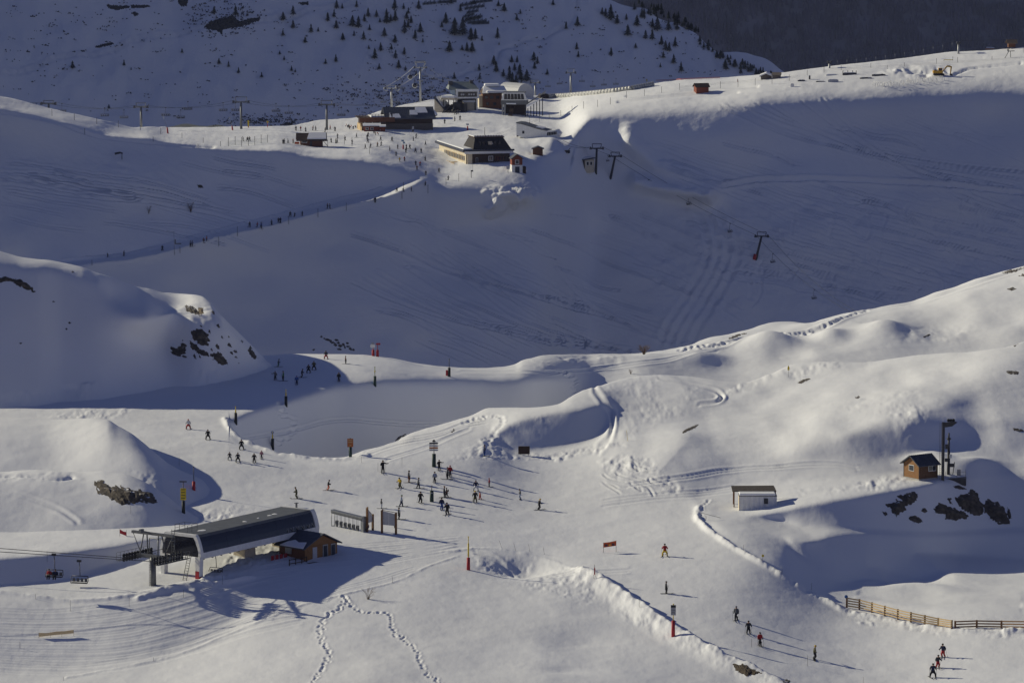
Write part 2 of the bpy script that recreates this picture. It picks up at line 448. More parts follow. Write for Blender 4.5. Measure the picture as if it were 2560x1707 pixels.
AL = Sheet('snow_piste', -640, 572, const(1770), S_A_left, D_A, 480, 400)
AR = Sheet('snow_piste', 572, 3300, const(1770), S_A_right, D_A, 1080, 370, lip=3, lipw=12)
BB = Sheet('snow_hollow', 572, 3300, lambda u: np.maximum(S_A_right(u) + 25, 1000), S_B, D_B, 860, 160, lip=10, lipw=14)
def based_sheet(base, s):
    base = curve(base); s = curve(s)
    return lambda px, py: D_A(px, base(px)) + s(px) * (base(px) - py)
K1 = Sheet('snow_knoll', -640, 640, const(1360), S_K1, based_sheet([(-300,1300),(0,1290),(300,1282),(450,1268),(540,1250),(640,1285)], [(-300,.16),(100,.15),(280,.105),(400,.075),(640,.06)]), 410, 130, lip=8, lipw=22)
K2 = Sheet('snow_knoll', -640, 560, const(1400), S_K2, based_sheet([(-300,1345),(0,1330),(200,1325),(350,1318),(450,1310),(560,1336)], [(-300,.12),(200,.115),(350,.085),(560,.065)]), 370, 110, lip=6, lipw=16)
L_LIP = curve([(-300,8),(200,8),(290,15),(360,28),(430,40),(500,26),(560,6),(740,4)])
L_LW = curve([(-300,10),(240,10),(290,24),(360,55),(430,80),(500,40),(560,10),(740,8)])
L_base = based_sheet([(-300,1024),(0,1020),(90,1014),(160,1003),(240,999),(340,984),(500,966),(600,945),(677,919),(740,990)], [(-300,.060),(300,.056),(450,.052),(560,.046),(740,.05)])
LL = Sheet('snow_hill', -640, 740, lambda u: np.maximum(S_L(u) + 60, 1060), S_L, lambda x, y: L_base(x, y) + L_LIP(x) * np.exp(-(y - S_L(x)) / L_LW(x)) - 16 * np.exp(-((x - 392) / 80.) ** 2 - ((y - 782) / 58.) ** 2), 450, 185)
def pile(px, py): return -8 * np.exp(-((px - 1285) / 62.) ** 2 - ((py - 488) / 24.) ** 2) - 6 * np.exp(-((px - 1235) / 26.) ** 2 - ((py - 520) / 16.) ** 2)
MM = Sheet('snow_ridge', -400, 2960, const(1010), S_M, D_M, 1040, 335, fold=(pile,))
FF = Sheet('far_mountainside', -500, 2100, const(330), S_F, D_Ft, 440, 190)
for s, a, k in ((AL, .12, .08), (AR, .12, .08), (BB, .12, .08), (K1, .2, .06), (K2, .15, .08), (LL, .3, .05), (MM, .5, .03)):
    s.dz += a * fbm(s.X * k, s.Y * k, 4, 11)
FF.dz += 7 * fbm(FF.X * .011, FF.Y * .006, 5, 21)

# ------------------------------------------------------------------ relief of the near snow
def A(fn, *a, **k):
    getattr(AL, fn)(*a, **k); getattr(AR, fn)(*a, **k)
A('ridge', [(560,1042),(572,1066),(590,1087),(630,1110),(690,1132),(740,1141),(800,1145),(860,1146),(930,1135)], .32, 7, rough=1.2)
A('mound', 2290, 1472, 90, 9, .9); A('mound', 2170, 1462, 40, 8, .5)
A('ridge', [(1742,1262),(1745,1270),(1744,1296),(1765,1322),(1800,1346),(1860,1384),(1920,1420),(1980,1458),(2040,1490),(2110,1524),(2200,1546),(2330,1568),(2450,1578),(2600,1580),(2800,1585)], .36, 8, rough=1.3)
A('rough', [(2080,1510),(2200,1530),(2400,1562),(2860,1570),(2860,1600),(2400,1592),(2150,1560)], .3, 1.5, 1.2, 6)
A('ridge', [(1420,1415),(1480,1440),(1560,1490),(1650,1555),(1770,1625),(1910,1692),(2010,1745)], .95, 34, rough=.3, side=1)
A('rough', [(1180,1392),(1300,1388),(1420,1412),(1500,1455),(1620,1540),(1760,1625),(1900,1695),(1860,1705),(1700,1625),(1560,1540),(1440,1470),(1300,1440),(1200,1420)], .32, 1.3, .7, 12, seed=141)
A('ridge', [(1080,1380),(1200,1370),(1300,1378),(1390,1398),(1440,1425),(1490,1452),(1560,1492),(1650,1552),(1770,1622),(1910,1690)], .11, 5, rough=1.5)
A('mound', 1310, 1412, 80, 22, -1.7)
A('mound', 1450, 1600, 110, 40, -.8); A('mound', 1400, 1680, 60, 12, -.3)
A('ridge', [(160,1695),(300,1670),(430,1640),(560,1592),(650,1558),(760,1515),(900,1480),(1000,1450),(1080,1412),(1150,1386)], .11, 4, rough=1.2)
A('track', [(0,1650),(200,1660),(420,1622),(640,1545),(760,1500),(900,1462),(1040,1420)], .10, 3, 2, 10)
for i, (y0, y1, y2) in enumerate([(1520,1508,1475),(1545,1535,1496),(1560,1556,1512),(1585,1580,1540),(1600,1602,1560),(1622,1625,1585),(1640,1642,1605),(1660,1655,1618),(1675,1672,1632)]):
    A('track', [(-60, y0), (120, y0 + 6), (300, y1), (470, y2), (620, y2 - 45), (760, y2 - 75)], .09, 5, 2, 11)
A('ridge', [(-40,1475),(100,1492),(200,1500),(330,1488),(480,1455),(560,1440)], .3, 9, rough=.5)
for i in range(5): A('track', [(620,1395 + i * 14),(760,1378 + i * 14),(900,1365 + i * 13),(1050,1352 + i * 9),(1150,1344 + i * 6)], .10, 4, 2, 10)
A('track', [(1180,1378),(1240,1392),(1290,1420),(1330,1436),(1460,1432),(1580,1425)], .25, 5, 2, 12)
A('steps', [(858,1495),(868,1512),(818,1545),(800,1570),(808,1612),(822,1642),(800,1682),(778,1715)], .30, 4.2, 4.0, jit=4)
A('steps', [(858,1495),(880,1520),(905,1535),(965,1540),(978,1560),(984,1590),(1010,1604),(1040,1630),(1046,1652),(1062,1682),(1104,1715)], .30, 4.2, 6.5, jit=3)
A('rough', [(842,1490),(868,1492),(880,1515),(862,1530),(840,1525)], .4, 2, 1.5, 6)
A('rough', [(1496,1152),(1560,1134),(1625,1146),(1660,1185),(1705,1218),(1690,1236),(1590,1230),(1530,1195)], .42, 1.1, .5, 8, seed=15)
for k in range(16):
    a_ = np.array([RNG.uniform(1500, 1640), RNG.uniform(1148, 1215)]); A('track', [a_, a_ + [RNG.uniform(5, 40), RNG.uniform(8, 16)], a_ + [RNG.uniform(30, 90), RNG.uniform(14, 36)]], .2, 3.5, 1, 9)
A('rough', [(1205,1095),(1240,1052),(1300,1042),(1375,1036),(1380,1050),(1300,1082),(1262,1128),(1380,1136),(1520,1104),(1570,1112),(1400,1152),(1230,1145),(1120,1150)], .38, 1.3, .7, 8, seed=25)
A('track', [(905,1135),(1000,1105),(1100,1085),(1160,1062),(1225,1050)], .22, 4, 3, 12)
A('track', [(960,1150),(1060,1120),(1130,1090),(1180,1068)], .18, 4, 2, 10)
A('steps', [(1160,1055),(1230,1040),(1260,1045),(1245,1070),(1225,1100)], .28, 5, 6)
A('track', [(1480,965),(1505,1000),(1530,1040),(1525,1090),(1490,1130)], .3, 5, 2, 12, ky=1)
A('rough', [(1500,960),(1600,945),(1760,960),(1810,975),(1760,1010),(1650,1060),(1560,1110),(1525,1110),(1530,1040)], .13, 1.2, .35, 20, seed=35)
A('rough', [(1785,985),(1850,950),(1960,920),(2060,903),(2180,898),(2180,906),(2060,920),(1960,945),(1860,968)], .42, 1.0, .35, 7, seed=45)
A('track', [(1740,1010),(1790,1000),(1805,985),(1790,970),(1740,960),(1640,945)], .35, 5, 2, 10)
A('track', [(1560,1215),(1700,1195),(1830,1175),(1960,1165),(2080,1162),(2150,1172)], .3, 5, 2, 12)
A('track', [(1500,1260),(1640,1240),(1750,1232),(1840,1222)], .2, 5, 3, 14)
A('rough', [(1985,1222),(2120,1215),(2200,1192),(2330,1185),(2335,1200),(2230,1222),(2120,1238),(2000,1240)], .45, 1.2, .6, 8, seed=55)
A('steps', [(1770,1250),(1755,1270),(1752,1290),(1760,1300)], .3, 4, 6)
A('rough', [(470,1280),(620,1255),(640,1275),(560,1300),(500,1300)], .5, 1.3, .6, 10, seed=65)
A('rough', [(500,1480),(590,1440),(700,1390),(760,1360),(730,1345),(620,1360),(560,1400),(500,1440)], .4, 1.4, .8, 8, seed=66)
A('ridge', [(330,1500),(400,1480),(480,1462),(560,1455),(640,1440)], .35, 9, rough=.7)
A('rough', [(120,1048),(160,1020),(330,1015),(300,1045)], .35, 1.3, .5, 8, seed=75)
A('rough', [(-50,1000),(120,985),(340,955),(560,922),(670,915),(690,935),(560,965),(340,990),(100,1012),(-50,1015)], .4, .9, .4, 8, seed=76)
LL.rough([(-50,1000),(120,975),(340,945),(560,915),(670,905),(690,935),(560,965),(340,990),(100,1012),(-50,1015)], 1.0, .9, .4, 8, seed=76)
A('rough', [(572,900),(700,890),(860,890),(960,930),(760,975),(572,1050),(450,1060),(330,1020)], .05, .5, .25, 20, seed=77)
A('track', [(2140,1480),(2250,1500),(2400,1505),(2560,1510)], .2, 16, 1, 1)
# broad swells of the big right hill, wind crust
A('rough', [(1700,945),(2000,905),(2860,800),(2860,1160),(2200,1140),(1900,1150),(1650,1180)], .9, .06, .035, 60, seed=81)
A('rough', [(2100,1010),(2300,985),(2330,1050),(2250,1100),(2130,1070)], .35, .8, .4, 16, seed=82)
A('mound', 2330, 1160, 60, 16, 1.6); A('mound', 2440, 1168, 60, 14, 1.2)
A('rough', [(600,1500),(1100,1420),(1400,1450),(1600,1560),(1900,1700),(1900,1760),(300,1760),(400,1660)], .5, .045, .03, 60, seed=83)
A('rough', [(1250,1450),(1450,1440),(1560,1500),(1600,1560),(1420,1500)], .16, 2, 1, 10, seed=84)
# hollow and hill behind
BB.rough([(700,1090),(760,1020),(940,970),(1380,955),(1400,1000),(1000,1120),(760,1140)], .25, .4, .1, 20, seed=91)
BB.steps([(700,1010),(715,1040),(740,1060),(720,1090),(690,1115)], .5, 6, 7, jit=5, width=8)
BB.track([(600,1100),(690,1085),(840,1052),(960,1058),(1090,1062),(1150,1060)], .35, 5, 2, 12)
BB.steps([(1400,925),(1430,945),(1440,965),(1425,985)], .5, 6, 6, jit=5)
BB.rough([(1330,900),(1450,890),(1560,895),(1560,915),(1420,925),(1330,918)], .5, .9, .4, 8, seed=92)
BB.track([(1140,930),(1300,930),(1400,930),(1700,905),(1800,885)], .25, 4, 2, 8)
BB.steps([(1700,882),(1811,864),(1877,847),(1996,839),(2070,820),(2125,792),(2174,778)], .4, 5, 7, jit=3, width=2)
BB.track([(1700,884),(1811,868),(1877,850),(1996,842),(2070,824),(2125,796),(2174,778),(2260,766),(2420,725),(2560,685)], .5, 6, 2, 10)
BB.rough([(1500,900),(1700,875),(2000,808),(2300,760),(2560,680),(2860,640),(2860,850),(2440,870),(1900,920)], 1.6, .045, .03, 40, seed=93)
BB.rough([(2250,840),(2340,815),(2440,830),(2400,860),(2260,865)], .5, .4, .2, 16, seed=94)
BB.mound(1935, 866, 70, 16, 2.6); BB.mound(2075, 850, 45, 14, 1.8); BB.mound(2210, 838, 55, 16, 1.8); BB.mound(1760, 905, 60, 12, 1.2)
# knolls
K2.track([(-20,1220),(60,1240),(140,1270),(200,1310)], .2, 6, 2, 14)
K2.ridge([(-40,1192),(60,1190),(140,1198),(190,1192)], -.5, 6, rough=.8)
K2.rough([(-50,1185),(120,1182),(200,1182),(210,1196),(120,1205),(-50,1200)], .35, 1.2, .6, 8)
K1.rough([(330,1175),(400,1190),(480,1230),(450,1245),(370,1215)], .4, 1, .5, 10)
LL.rough([(420,760),(520,770),(620,880),(640,910),(500,925),(420,860)], 1.1, .35, .35, 25, seed=95)
LL.mound(440, 812, 45, 22, 1.8)
# the bowl: ski tracks, path edge, chopped snow
rg = np.random.default_rng(4)
def fan(p0, p1, n, spread0, spread1, bow, amp, w=3.2, jit=10):
    for i in range(n):
        t = (i + rg.uniform(-.4, .4)) / max(1, n - 1)
        a = np.array(p0, float) + np.array(spread0, float) * t; b = np.array(p1, float) + np.array(spread1, float) * t
        q = [a + (b - a) * u + np.array([rg.normal() * jit, bow * math.sin(math.pi * u) + rg.normal() * jit * .35]) for u in (0, .2, .4, .6, .8, 1)]
        MM.track(q, 1.6 * amp * rg.uniform(.5, 1.2), w, rg.integers(1, 3), 9, ky=1.6)
fan((850, 575), (1450, 760), 9, (500, 80), (250, 110), 25, .55)
fan((870, 700), (1500, 860), 8, (250, -80), (150, 30), 45, .55)
fan((0, 405), (520, 500), 5, (0, 60), (100, 60), -14, .55)
fan((1790, 270), (2560, 430), 8, (250, -20), (0, 120), 35, .45)
fan((1650, 340), (2560, 560), 12, (40, 110), (0, 190), 20, .45)
fan((1700, 520), (2400, 700), 14, (60, 160), (-200, 60), 0, .4)
for x in (1735, 1760, 1785, 1812):
    MM.track([(x - 15, 500), (x + 20, 560), (x + 35, 640), (x - 10, 730), (x - 60, 810), (x - 90, 870)], 1.0, 7, 1, 10, ky=.6)
for i in range(34):
    x = rg.uniform(1780, 2540); y = rg.uniform(470, 720)
    MM.track([(x, y), (x + rg.uniform(-14, 14), y + 25), (x + rg.uniform(-8, 16), y + 55), (x + rg.uniform(-20, 20), y + 85)], .5, 3, 1, 8, ky=.6)
MM.rough([(1600,500),(1760,480),(2560,470),(2560,690),(2000,800),(1660,880),(1600,700)], .35, .25, .5, 60, seed=101)
MM.rough([(-400,280),(0,300),(300,350),(650,385),(900,420),(700,500),(-400,520)], .55, .35, .8, 40, seed=102)
MM.ridge([(150,652),(300,638),(400,616),(500,588),(600,562),(700,538),(800,512),(900,488),(960,470)], .7, 5, rough=.7)
MM.ridge([(150,672),(300,657),(400,637),(500,609),(600,583),(700,559),(800,533),(900,509),(960,493)], .6, 4, rough=.7)
MM.rough([(1190,500),(1215,470),(1290,462),(1350,470),(1345,500),(1290,525),(1240,520)], 1.3, .25, .4, 12, seed=103, octs=4)
MM.mound(1372, 366, 50, 18, -1.5)
MM.rough([(1200,535),(1215,505),(1260,495),(1255,530),(1225,545)], 2.2, .2, .4, 10, seed=104)
MM.rough([(1520,300),(1580,300),(1640,360),(1800,470),(1790,495),(1700,492),(1600,462),(1590,440),(1660,440),(1600,390),(1550,345)], .45, .25, .5, 20, seed=105)
MM.track([(1800,470),(1900,455),(2060,452),(2300,462),(2560,486)], 2.2, 7, 1, 1, ky=1.6)
MM.ridge([(-60,268),(120,300),(250,340),(400,358),(540,368)], -.9, 5, rough=.2)
MM.ridge([(1540,255),(1700,238),(1850,232)], -1.2, 4); MM.ridge([(1560,240),(1760,224),(1900,217)], -1.0, 4)
MM.ridge([(2380,190),(2430,170),(2560,155)], -1.2, 4, rough=.5)
MM.rough([(2200,185),(2260,168),(2350,172),(2400,182),(2300,195)], 1.1, .3, .12, 10, seed=106)
MM.rough([(900,400),(1100,430),(1400,455),(1400,300),(1100,300),(800,320)], .18, .2, .08, 30, seed=107)
# road cut, gullies and ledges of the far mountainside
FF.ridge([(-100,205),(0,188),(150,150),(300,115),(500,75),(640,52),(800,15),(900,-15)], 1.6, 3, ky=2)
FF.ridge([(-100,211),(0,194),(150,156),(300,121),(500,81),(640,58),(800,21),(900,-9)], -1.6, 3, ky=2)
FF.ridge([(1060,190),(1180,165),(1240,145),(1255,110),(1330,80),(1420,45),(1440,10),(1442,-20)], -2, 4, ky=1.4)
FF.rough([(-300,-100),(1600,-100),(1900,200),(1900,330),(-300,330)], 3.0, .05, .03, 60, seed=111)

# fine wind and ski texture everywhere on the near runs, faint tracks all over the bowl
for s in (AL, AR):
    s.dz += .007 * fbm(s.X * 1.4, s.Y * .5, 3, 131, .6) + .012 * fbm((s.X + s.Y * .6) * .5, (s.Y - s.X * .3) * .12, 3, 135)
for s in (BB, K1, K2, LL): s.dz += .010 * fbm(s.X * .9, s.Y * .35, 4, 133, .6)
MM.dz += .05 * fbm(MM.X * .35, MM.Z * .5 + MM.Y * .1, 4, 137, .65)
for i in range(46):
    x = rg.uniform(850, 1650); y = rg.uniform(500, 860); L = rg.uniform(90, 320)
    MM.track([(x, y), (x + L * .33, y + L * .12 + rg.normal() * 5), (x + L * .66, y + L * .27 + rg.normal() * 6), (x + L, y + L * .42 + rg.normal() * 8)], rg.uniform(.35, 1.0), 2.8, rg.integers(1, 3), 8, ky=1.4)
for i in range(40):
    x = rg.uniform(1650, 2500); y = rg.uniform(290, 620); L = rg.uniform(80, 300)
    MM.track([(x, y), (x + L * .33, y + L * .1 + rg.normal() * 5), (x + L * .66, y + L * .2 + rg.normal() * 6), (x + L, y + L * .3 + rg.normal() * 8)], rg.uniform(.35, .9), 2.8, rg.integers(1, 3), 8, ky=1.4)
for i in range(16):
    x = rg.uniform(-50, 600); y = rg.uniform(390, 560); L = rg.uniform(100, 320)
    MM.track([(x, y), (x + L * .4, y + L * .06 + rg.normal() * 5), (x + L, y + L * .2 + rg.normal() * 6)], rg.uniform(.45, 1.1), 2.8, 2, 8, ky=1.4)
for s, m in ((AL, M_SNOW), (AR, M_SNOW), (BB, M_SNOW), (K1, M_SNOW), (K2, M_SNOW)): s.build(m)
LL.build(M_SNOW)
MM.build(M_SNOW_MID, skirt=(10, 30, 80, 160), fall=(.1, .3, .6, .8))
FF.build(M_SNOW_FAR, skirt=(20, 60, 150, 400), fall=(.3, .6, .8, .9))
# far forested mountain and the valley floor
def sheet_plain(name, px0, px1, py0, py1, Df, nx, ny, m, noise, k):
    g = Sheet(name, px0, px1, const(py0), const(py1), Df, nx, ny); g.dz += noise * fbm(g.X * k, g.Y * k, 5, 41); g.build(m, skirt=(50, 400), fall=(.5, .9)); return g
M_FAR = mat('forest_floor', (.15, .145, .16), .9, var=.3, scale=.02)
GG = sheet_plain('far_mountain', 1200, 3300, 500, -900, lambda x, y: 5600 + (500 - y) * .36 + (x - 2000) * .2, 220, 160, M_FAR, 40, .0018)
me = bpy.data.meshes.new('valley_ground')
me.from_pydata([(-6000, -1500, -180), (6000, -1500, -180), (6000, 9500, -180), (-6000, 9500, -180)], [], [(0, 1, 2, 3)])
me.materials.append(mat('valley_floor', (.14, .15, .14), .9, var=.3, scale=.01)); o = bpy.data.objects.new('valley_ground', me); COL.objects.link(o); o['kind'] = 'structure'  # unseen floor; dark colour stands in for valley shade, to cut bounce
print('ground', time.time() - T0)
# ------------------------------------------------------------------ object tools
bpy.context.view_layer.update()
COL = bpy.data.collections.new('things')      # joined to the scene once everything stands
CAM = Vector((0, 0, CAMZ))
TERR = [s.obj for s in SHEETS]
def ray(px, py): return (Vector(unproj(px, py, 1000.0)) - CAM).normalized()
def ground(px, py, default=1600.0, only=None):
    d = ray(px, py); best = None
    for o in (only or TERR):
        ok, p, n, i = o.ray_cast(CAM, d)
        if ok and (best is None or (p - CAM).length < (best - CAM).length): best = p.copy()
    return best if best is not None else Vector(unproj(px, py, default))
def below(p, z_extra=60):
    """ground height straight under a point"""
    best = None
    for o in TERR:
        ok, q, n, i = o.ray_cast(Vector((p[0], p[1], p[2] + z_extra)), Vector((0, 0, -1)))
        if ok and (best is None or q.z > best): best = q.z
    return best if best is not None else p[2]
def depth(p): return proj(p)[2]
def mpp(p): return depth(p) / F
def at_depth(px, py, D): return Vector(unproj(px, py, D))
def at_plane(px, py, z):
    d = ray(px, py); t = (z - CAMZ) / d.z
    return CAM + d * t

class MB:
    def __init__(s): s.v = []; s.f = []; s.sm = []
    def add(s, vs, fs, smooth=False):
        n = len(s.v); s.v += [tuple(v) for v in vs]; s.f += [tuple(i + n for i in f) for f in fs]; s.sm += [smooth] * len(fs); return s
    def box(s, x0, x1, y0, y1, z0, z1):
        return s.add([(x0,y0,z0),(x1,y0,z0),(x1,y1,z0),(x0,y1,z0),(x0,y0,z1),(x1,y0,z1),(x1,y1,z1),(x0,y1,z1)], [(0,3,2,1),(4,5,6,7),(0,1,5,4),(1,2,6,5),(2,3,7,6),(3,0,4,7)])
    def cbox(s, c, sx, sy, sz, yaw=0, pitch=0):
        M = Matrix.Translation(c) @ Matrix.Rotation(yaw, 4, 'Z') @ Matrix.Rotation(pitch, 4, 'Y')
        vs = [M @ Vector((a * sx / 2, b * sy / 2, c2 * sz / 2)) for c2 in (-1, 1) for a, b in ((-1,-1),(1,-1),(1,1),(-1,1))]
        return s.add(vs, [(0,3,2,1),(4,5,6,7),(0,1,5,4),(1,2,6,5),(2,3,7,6),(3,0,4,7)])
    def bar(s, p, q, r, r2=None, n=6):
        p, q = Vector(p), Vector(q); r2 = r if r2 is None else r2
        d = (q - p); L = d.length
        if L < 1e-6: return s
        d /= L; a = d.orthogonal().normalized(); b = d.cross(a)
        vs = []
        for c, rr in ((p, r), (q, r2)):
            for i in range(n):
                t = 2 * math.pi * i / n; vs.append(c + (a * math.cos(t) + b * math.sin(t)) * rr)
        fs = [(i, (i + 1) % n, n + (i + 1) % n, n + i) for i in range(n)] + [tuple(range(n))[::-1], tuple(range(n, 2 * n))]
        return s.add(vs, fs, n > 5)
    def path(s, pts, r, n=6):
        for a, b in zip(pts[:-1], pts[1:]): s.bar(a, b, r, r, n)
        return s
    def extrude(s, poly, vec):
        """polygon (3-D points) swept along a vector"""
        n = len(poly); v = Vector(vec)
        vs = [Vector(p) for p in poly] + [Vector(p) + v for p in poly]
        return s.add(vs, [tuple(range(n))[::-1], tuple(range(n, 2 * n))] + [(i, (i + 1) % n, n + (i + 1) % n, n + i) for i in range(n)])
    def disc(s, c, axis, r, w, n=12): a = Vector(axis).normalized() * w / 2; return s.bar(Vector(c) - a, Vector(c) + a, r, r, n)
    def ring(s, c, axis, R, r, n=12, m=5):
        axis = Vector(axis).normalized(); a = axis.orthogonal().normalized(); b = axis.cross(a); vs = []
        for i in range(n):
            t = 2 * math.pi * i / n; d = a * math.cos(t) + b * math.sin(t)
            for j in range(m):
                u = 2 * math.pi * j / m; vs.append(Vector(c) + d * (R + r * math.cos(u)) + axis * r * math.sin(u))
        return s.add(vs, [(i * m + j, ((i + 1) % n) * m + j, ((i + 1) % n) * m + (j + 1) % m, i * m + (j + 1) % m) for i in range(n) for j in range(m)], True)
    def mesh(s, name, m):
        me = bpy.data.meshes.new(name); me.from_pydata(s.v, [], s.f); me.polygons.foreach_set('use_smooth', s.sm)
        if m: me.materials.append(m)
        me.validate(); return me
    def build(s, name, m, parent=None, bevel=0):
        o = bpy.data.objects.new(name, s.mesh(name, m)); COL.objects.link(o)
        if parent: o.parent = parent
        if bevel:
            b = o.modifiers.new('bevel', 'BEVEL'); b.width = bevel; b.segments = 2; b.limit_method = 'ANGLE'
        return o
def tag(o, label, cat, group=None, kind=None):
    o['label'] = label; o['category'] = cat
    if group: o['group'] = group
    if kind: o['kind'] = kind
    return o
def thing(name, label, cat, loc, yaw=0, group=None):
    o = bpy.data.objects.new(name, None); COL.objects.link(o); o.empty_display_size = .3
    o.location = loc; o.rotation_euler = (0, 0, yaw); return tag(o, label, cat, group)
def link_copy(o, parent=None):
    c = o.copy(); COL.objects.link(c); c.parent = parent
    for ch in list(o.children): link_copy(ch, c)
    return c
def dup(root, loc, yaw=None, label=None, scale=None, group=None):
    c = link_copy(root); c.location = loc
    if yaw is not None: c.rotation_euler = (0, 0, yaw)
    if label: c['label'] = label
    if group: c['group'] = group
    if scale: c.scale = (scale,) * 3 if not isinstance(scale, tuple) else scale
    return c
def part(name, m, parent, fn, **k):
    b = MB(); fn(b); return b.build(name, m, parent, **k)

# palette (real surface colours)
DARKM = mat('dark_metal', (.055, .055, .06), .5, .5, .2, 4)
GALV = mat('galvanised', (.30, .31, .32), .5, .6, .15, 4)
GALVD = mat('galvanised_dark', (.15, .155, .16), .55, .5, .15, 4)
WHITEP = mat('white_paint', (.72, .72, .70), .5, 0, .08, 1.5)
CREAM = mat('cream_render', (.55, .48, .36), .8, 0, .12, 1.2)
GREYROOF = mat('grey_roof', (.125, .132, .135), .6, .2, .12, .8)
SLATE = mat('slate_roof', (.07, .078, .095), .6, 0, .25, 1.5)
GLASSD = mat('dark_glass', (.012, .013, .022), .12, 0, .1, .5, spec=.5)
GLASSB = mat('window_glass', (.03, .035, .045), .1, 0, 0, 1, spec=.5)
WOODO = mat('orange_wood', (.25, .125, .046), .75, 0, .25, 6, .004, stretch=(1, 1, 8))
WOODB = mat('brown_wood', (.15, .065, .03), .8, 0, .3, 6, .004, stretch=(1, 1, 8))
WOODD = mat('dark_wood', (.055, .034, .024), .85, 0, .3, 5, stretch=(1, 1, 8))
WOODR = mat('red_wood', (.20, .05, .025), .8, 0, .25, 5, stretch=(1, 1, 8))
WOODL = mat('pale_wood', (.46, .34, .19), .8, 0, .2, 6, stretch=(8, 8, 1))
WOODP = mat('post_wood', (.19, .10, .045), .85, 0, .3, 6)
STONE = mat('masonry', (.13, .11, .09), .9, 0, .3, 3, .02)
CONC = mat('concrete', (.36, .35, .33), .85, 0, .15, 2)
REDP = mat('red_pad', (.36, .022, .03), .6, 0, .15, 3)
BLACKP = mat('black_pad', (.018, .022, .024), .6, 0, .2, 3)
GREENP = mat('green_pad', (.016, .04, .034), .6, 0, .2, 3)
YELLOW = mat('yellow_paint', (.62, .46, .03), .55, 0, .1, 3)
ORANGE = mat('orange_sheet', (.55, .10, .025), .6, 0, .15, 5)
ORANGEB = mat('orange_board', (.36, .11, .03), .6, 0, .1, 5)
BLUES = mat('blue_sign', (.03, .10, .30), .5, 0, .1, 3)
GREYB = mat('grey_board', (.42, .43, .45), .5, 0, .06, 2)
NAVY = mat('navy_fascia', (.03, .036, .06), .5, 0, .1, 2)
ROCK = mat('rock', (.085, .072, .058), .95, 0, .5, 1.2, .25)
_n = ROCK.node_tree.nodes; _l = ROCK.node_tree.links; _b = _n['Principled BSDF']      # snow caught on the ledges
_ge = _n.new('ShaderNodeNewGeometry'); _sx = _n.new('ShaderNodeSeparateXYZ'); _l.new(_ge.outputs['Normal'], _sx.inputs[0])
_nz = _n.new('ShaderNodeTexNoise'); _nz.inputs['Scale'].default_value = 1.3; _nz.inputs['Detail'].default_value = 4; _tc = _n.new('ShaderNodeTexCoord'); _l.new(_tc.outputs['Object'], _nz.inputs['Vector'])
_ad = _n.new('ShaderNodeMath'); _ad.operation = 'MULTIPLY_ADD'; _ad.inputs[1].default_value = .35; _l.new(_sx.outputs['Z'], _ad.inputs[0]); _l.new(_nz.outputs[0], _ad.inputs[2])
_mr = _n.new('ShaderNodeMapRange'); _mr.inputs['From Min'].default_value = .95; _mr.inputs['From Max'].default_value = 1.0; _l.new(_ad.outputs[0], _mr.inputs[0])
_mx = _n.new('ShaderNodeMix'); _mx.data_type = 'RGBA'; _mx.inputs['B'].default_value = (.75, .76, .78, 1); _l.new(_b.inputs['Base Color'].links[0].from_socket, _mx.inputs['A']); _l.new(_mr.outputs[0], _mx.inputs['Factor']); _l.new(_mx.outputs['Result'], _b.inputs['Base Color'])
TWIG = mat('twigs', (.13, .085, .05), .9, 0, .3, 8)
RUBBER = mat('rubber', (.02, .02, .022), .7)
DIGY = mat('digger_yellow', (.62, .34, .02), .45, 0, .12, 2)
SNOWO = snow_mat('snow_on_roof', .8, .05, .01, 5.0)
SNOWO.name = 'roof_snow'
M_LINE = mat('steel_rope', (.05, .05, .055), .6, .4)
# ------------------------------------------------------------------ people: one continuous skinned body per pose
def body_mesh(name, J, E, R, cuts):
    """J joints, E bones, R radii; cuts = z heights that split boots / trousers / jacket / head into material slots"""
    me = bpy.data.meshes.new(name); me.from_pydata(J, E, []); o = bpy.data.objects.new(name, me); sc.collection.objects.link(o)
    sk = o.modifiers.new('skin', 'SKIN'); sk.use_smooth_shade = True
    for i, r in enumerate(R):
        d = me.skin_vertices[0].data[i]; d.radius = r if isinstance(r, tuple) else (r, r); d.use_root = (i == 0)
    sb = o.modifiers.new('sub', 'SUBSURF'); sb.levels = 1; sb.render_levels = 1
    bpy.context.view_layer.update()
    ev = o.evaluated_get(bpy.context.evaluated_depsgraph_get())
    m2 = bpy.data.meshes.new_from_object(ev); m2.name = name
    bpy.data.objects.remove(o)
    m2.materials.clear()
    for k in range(4): m2.materials.append(None)
    Jv = [Vector(j) for j in J]
    segs = [(Jv[a], Jv[b], cuts[i]) for i, (a, b) in enumerate(E)]
    for p in m2.polygons:
        c = p.center; best = 9; mi = 1
        for a, b, k in segs:
            d = b - a; t = max(0, min(1, (c - a).dot(d) / d.length_squared)); dd = (c - a - d * t).length
            if dd < best: best = dd; mi = k
        p.material_index = mi; p.use_smooth = True
    return m2
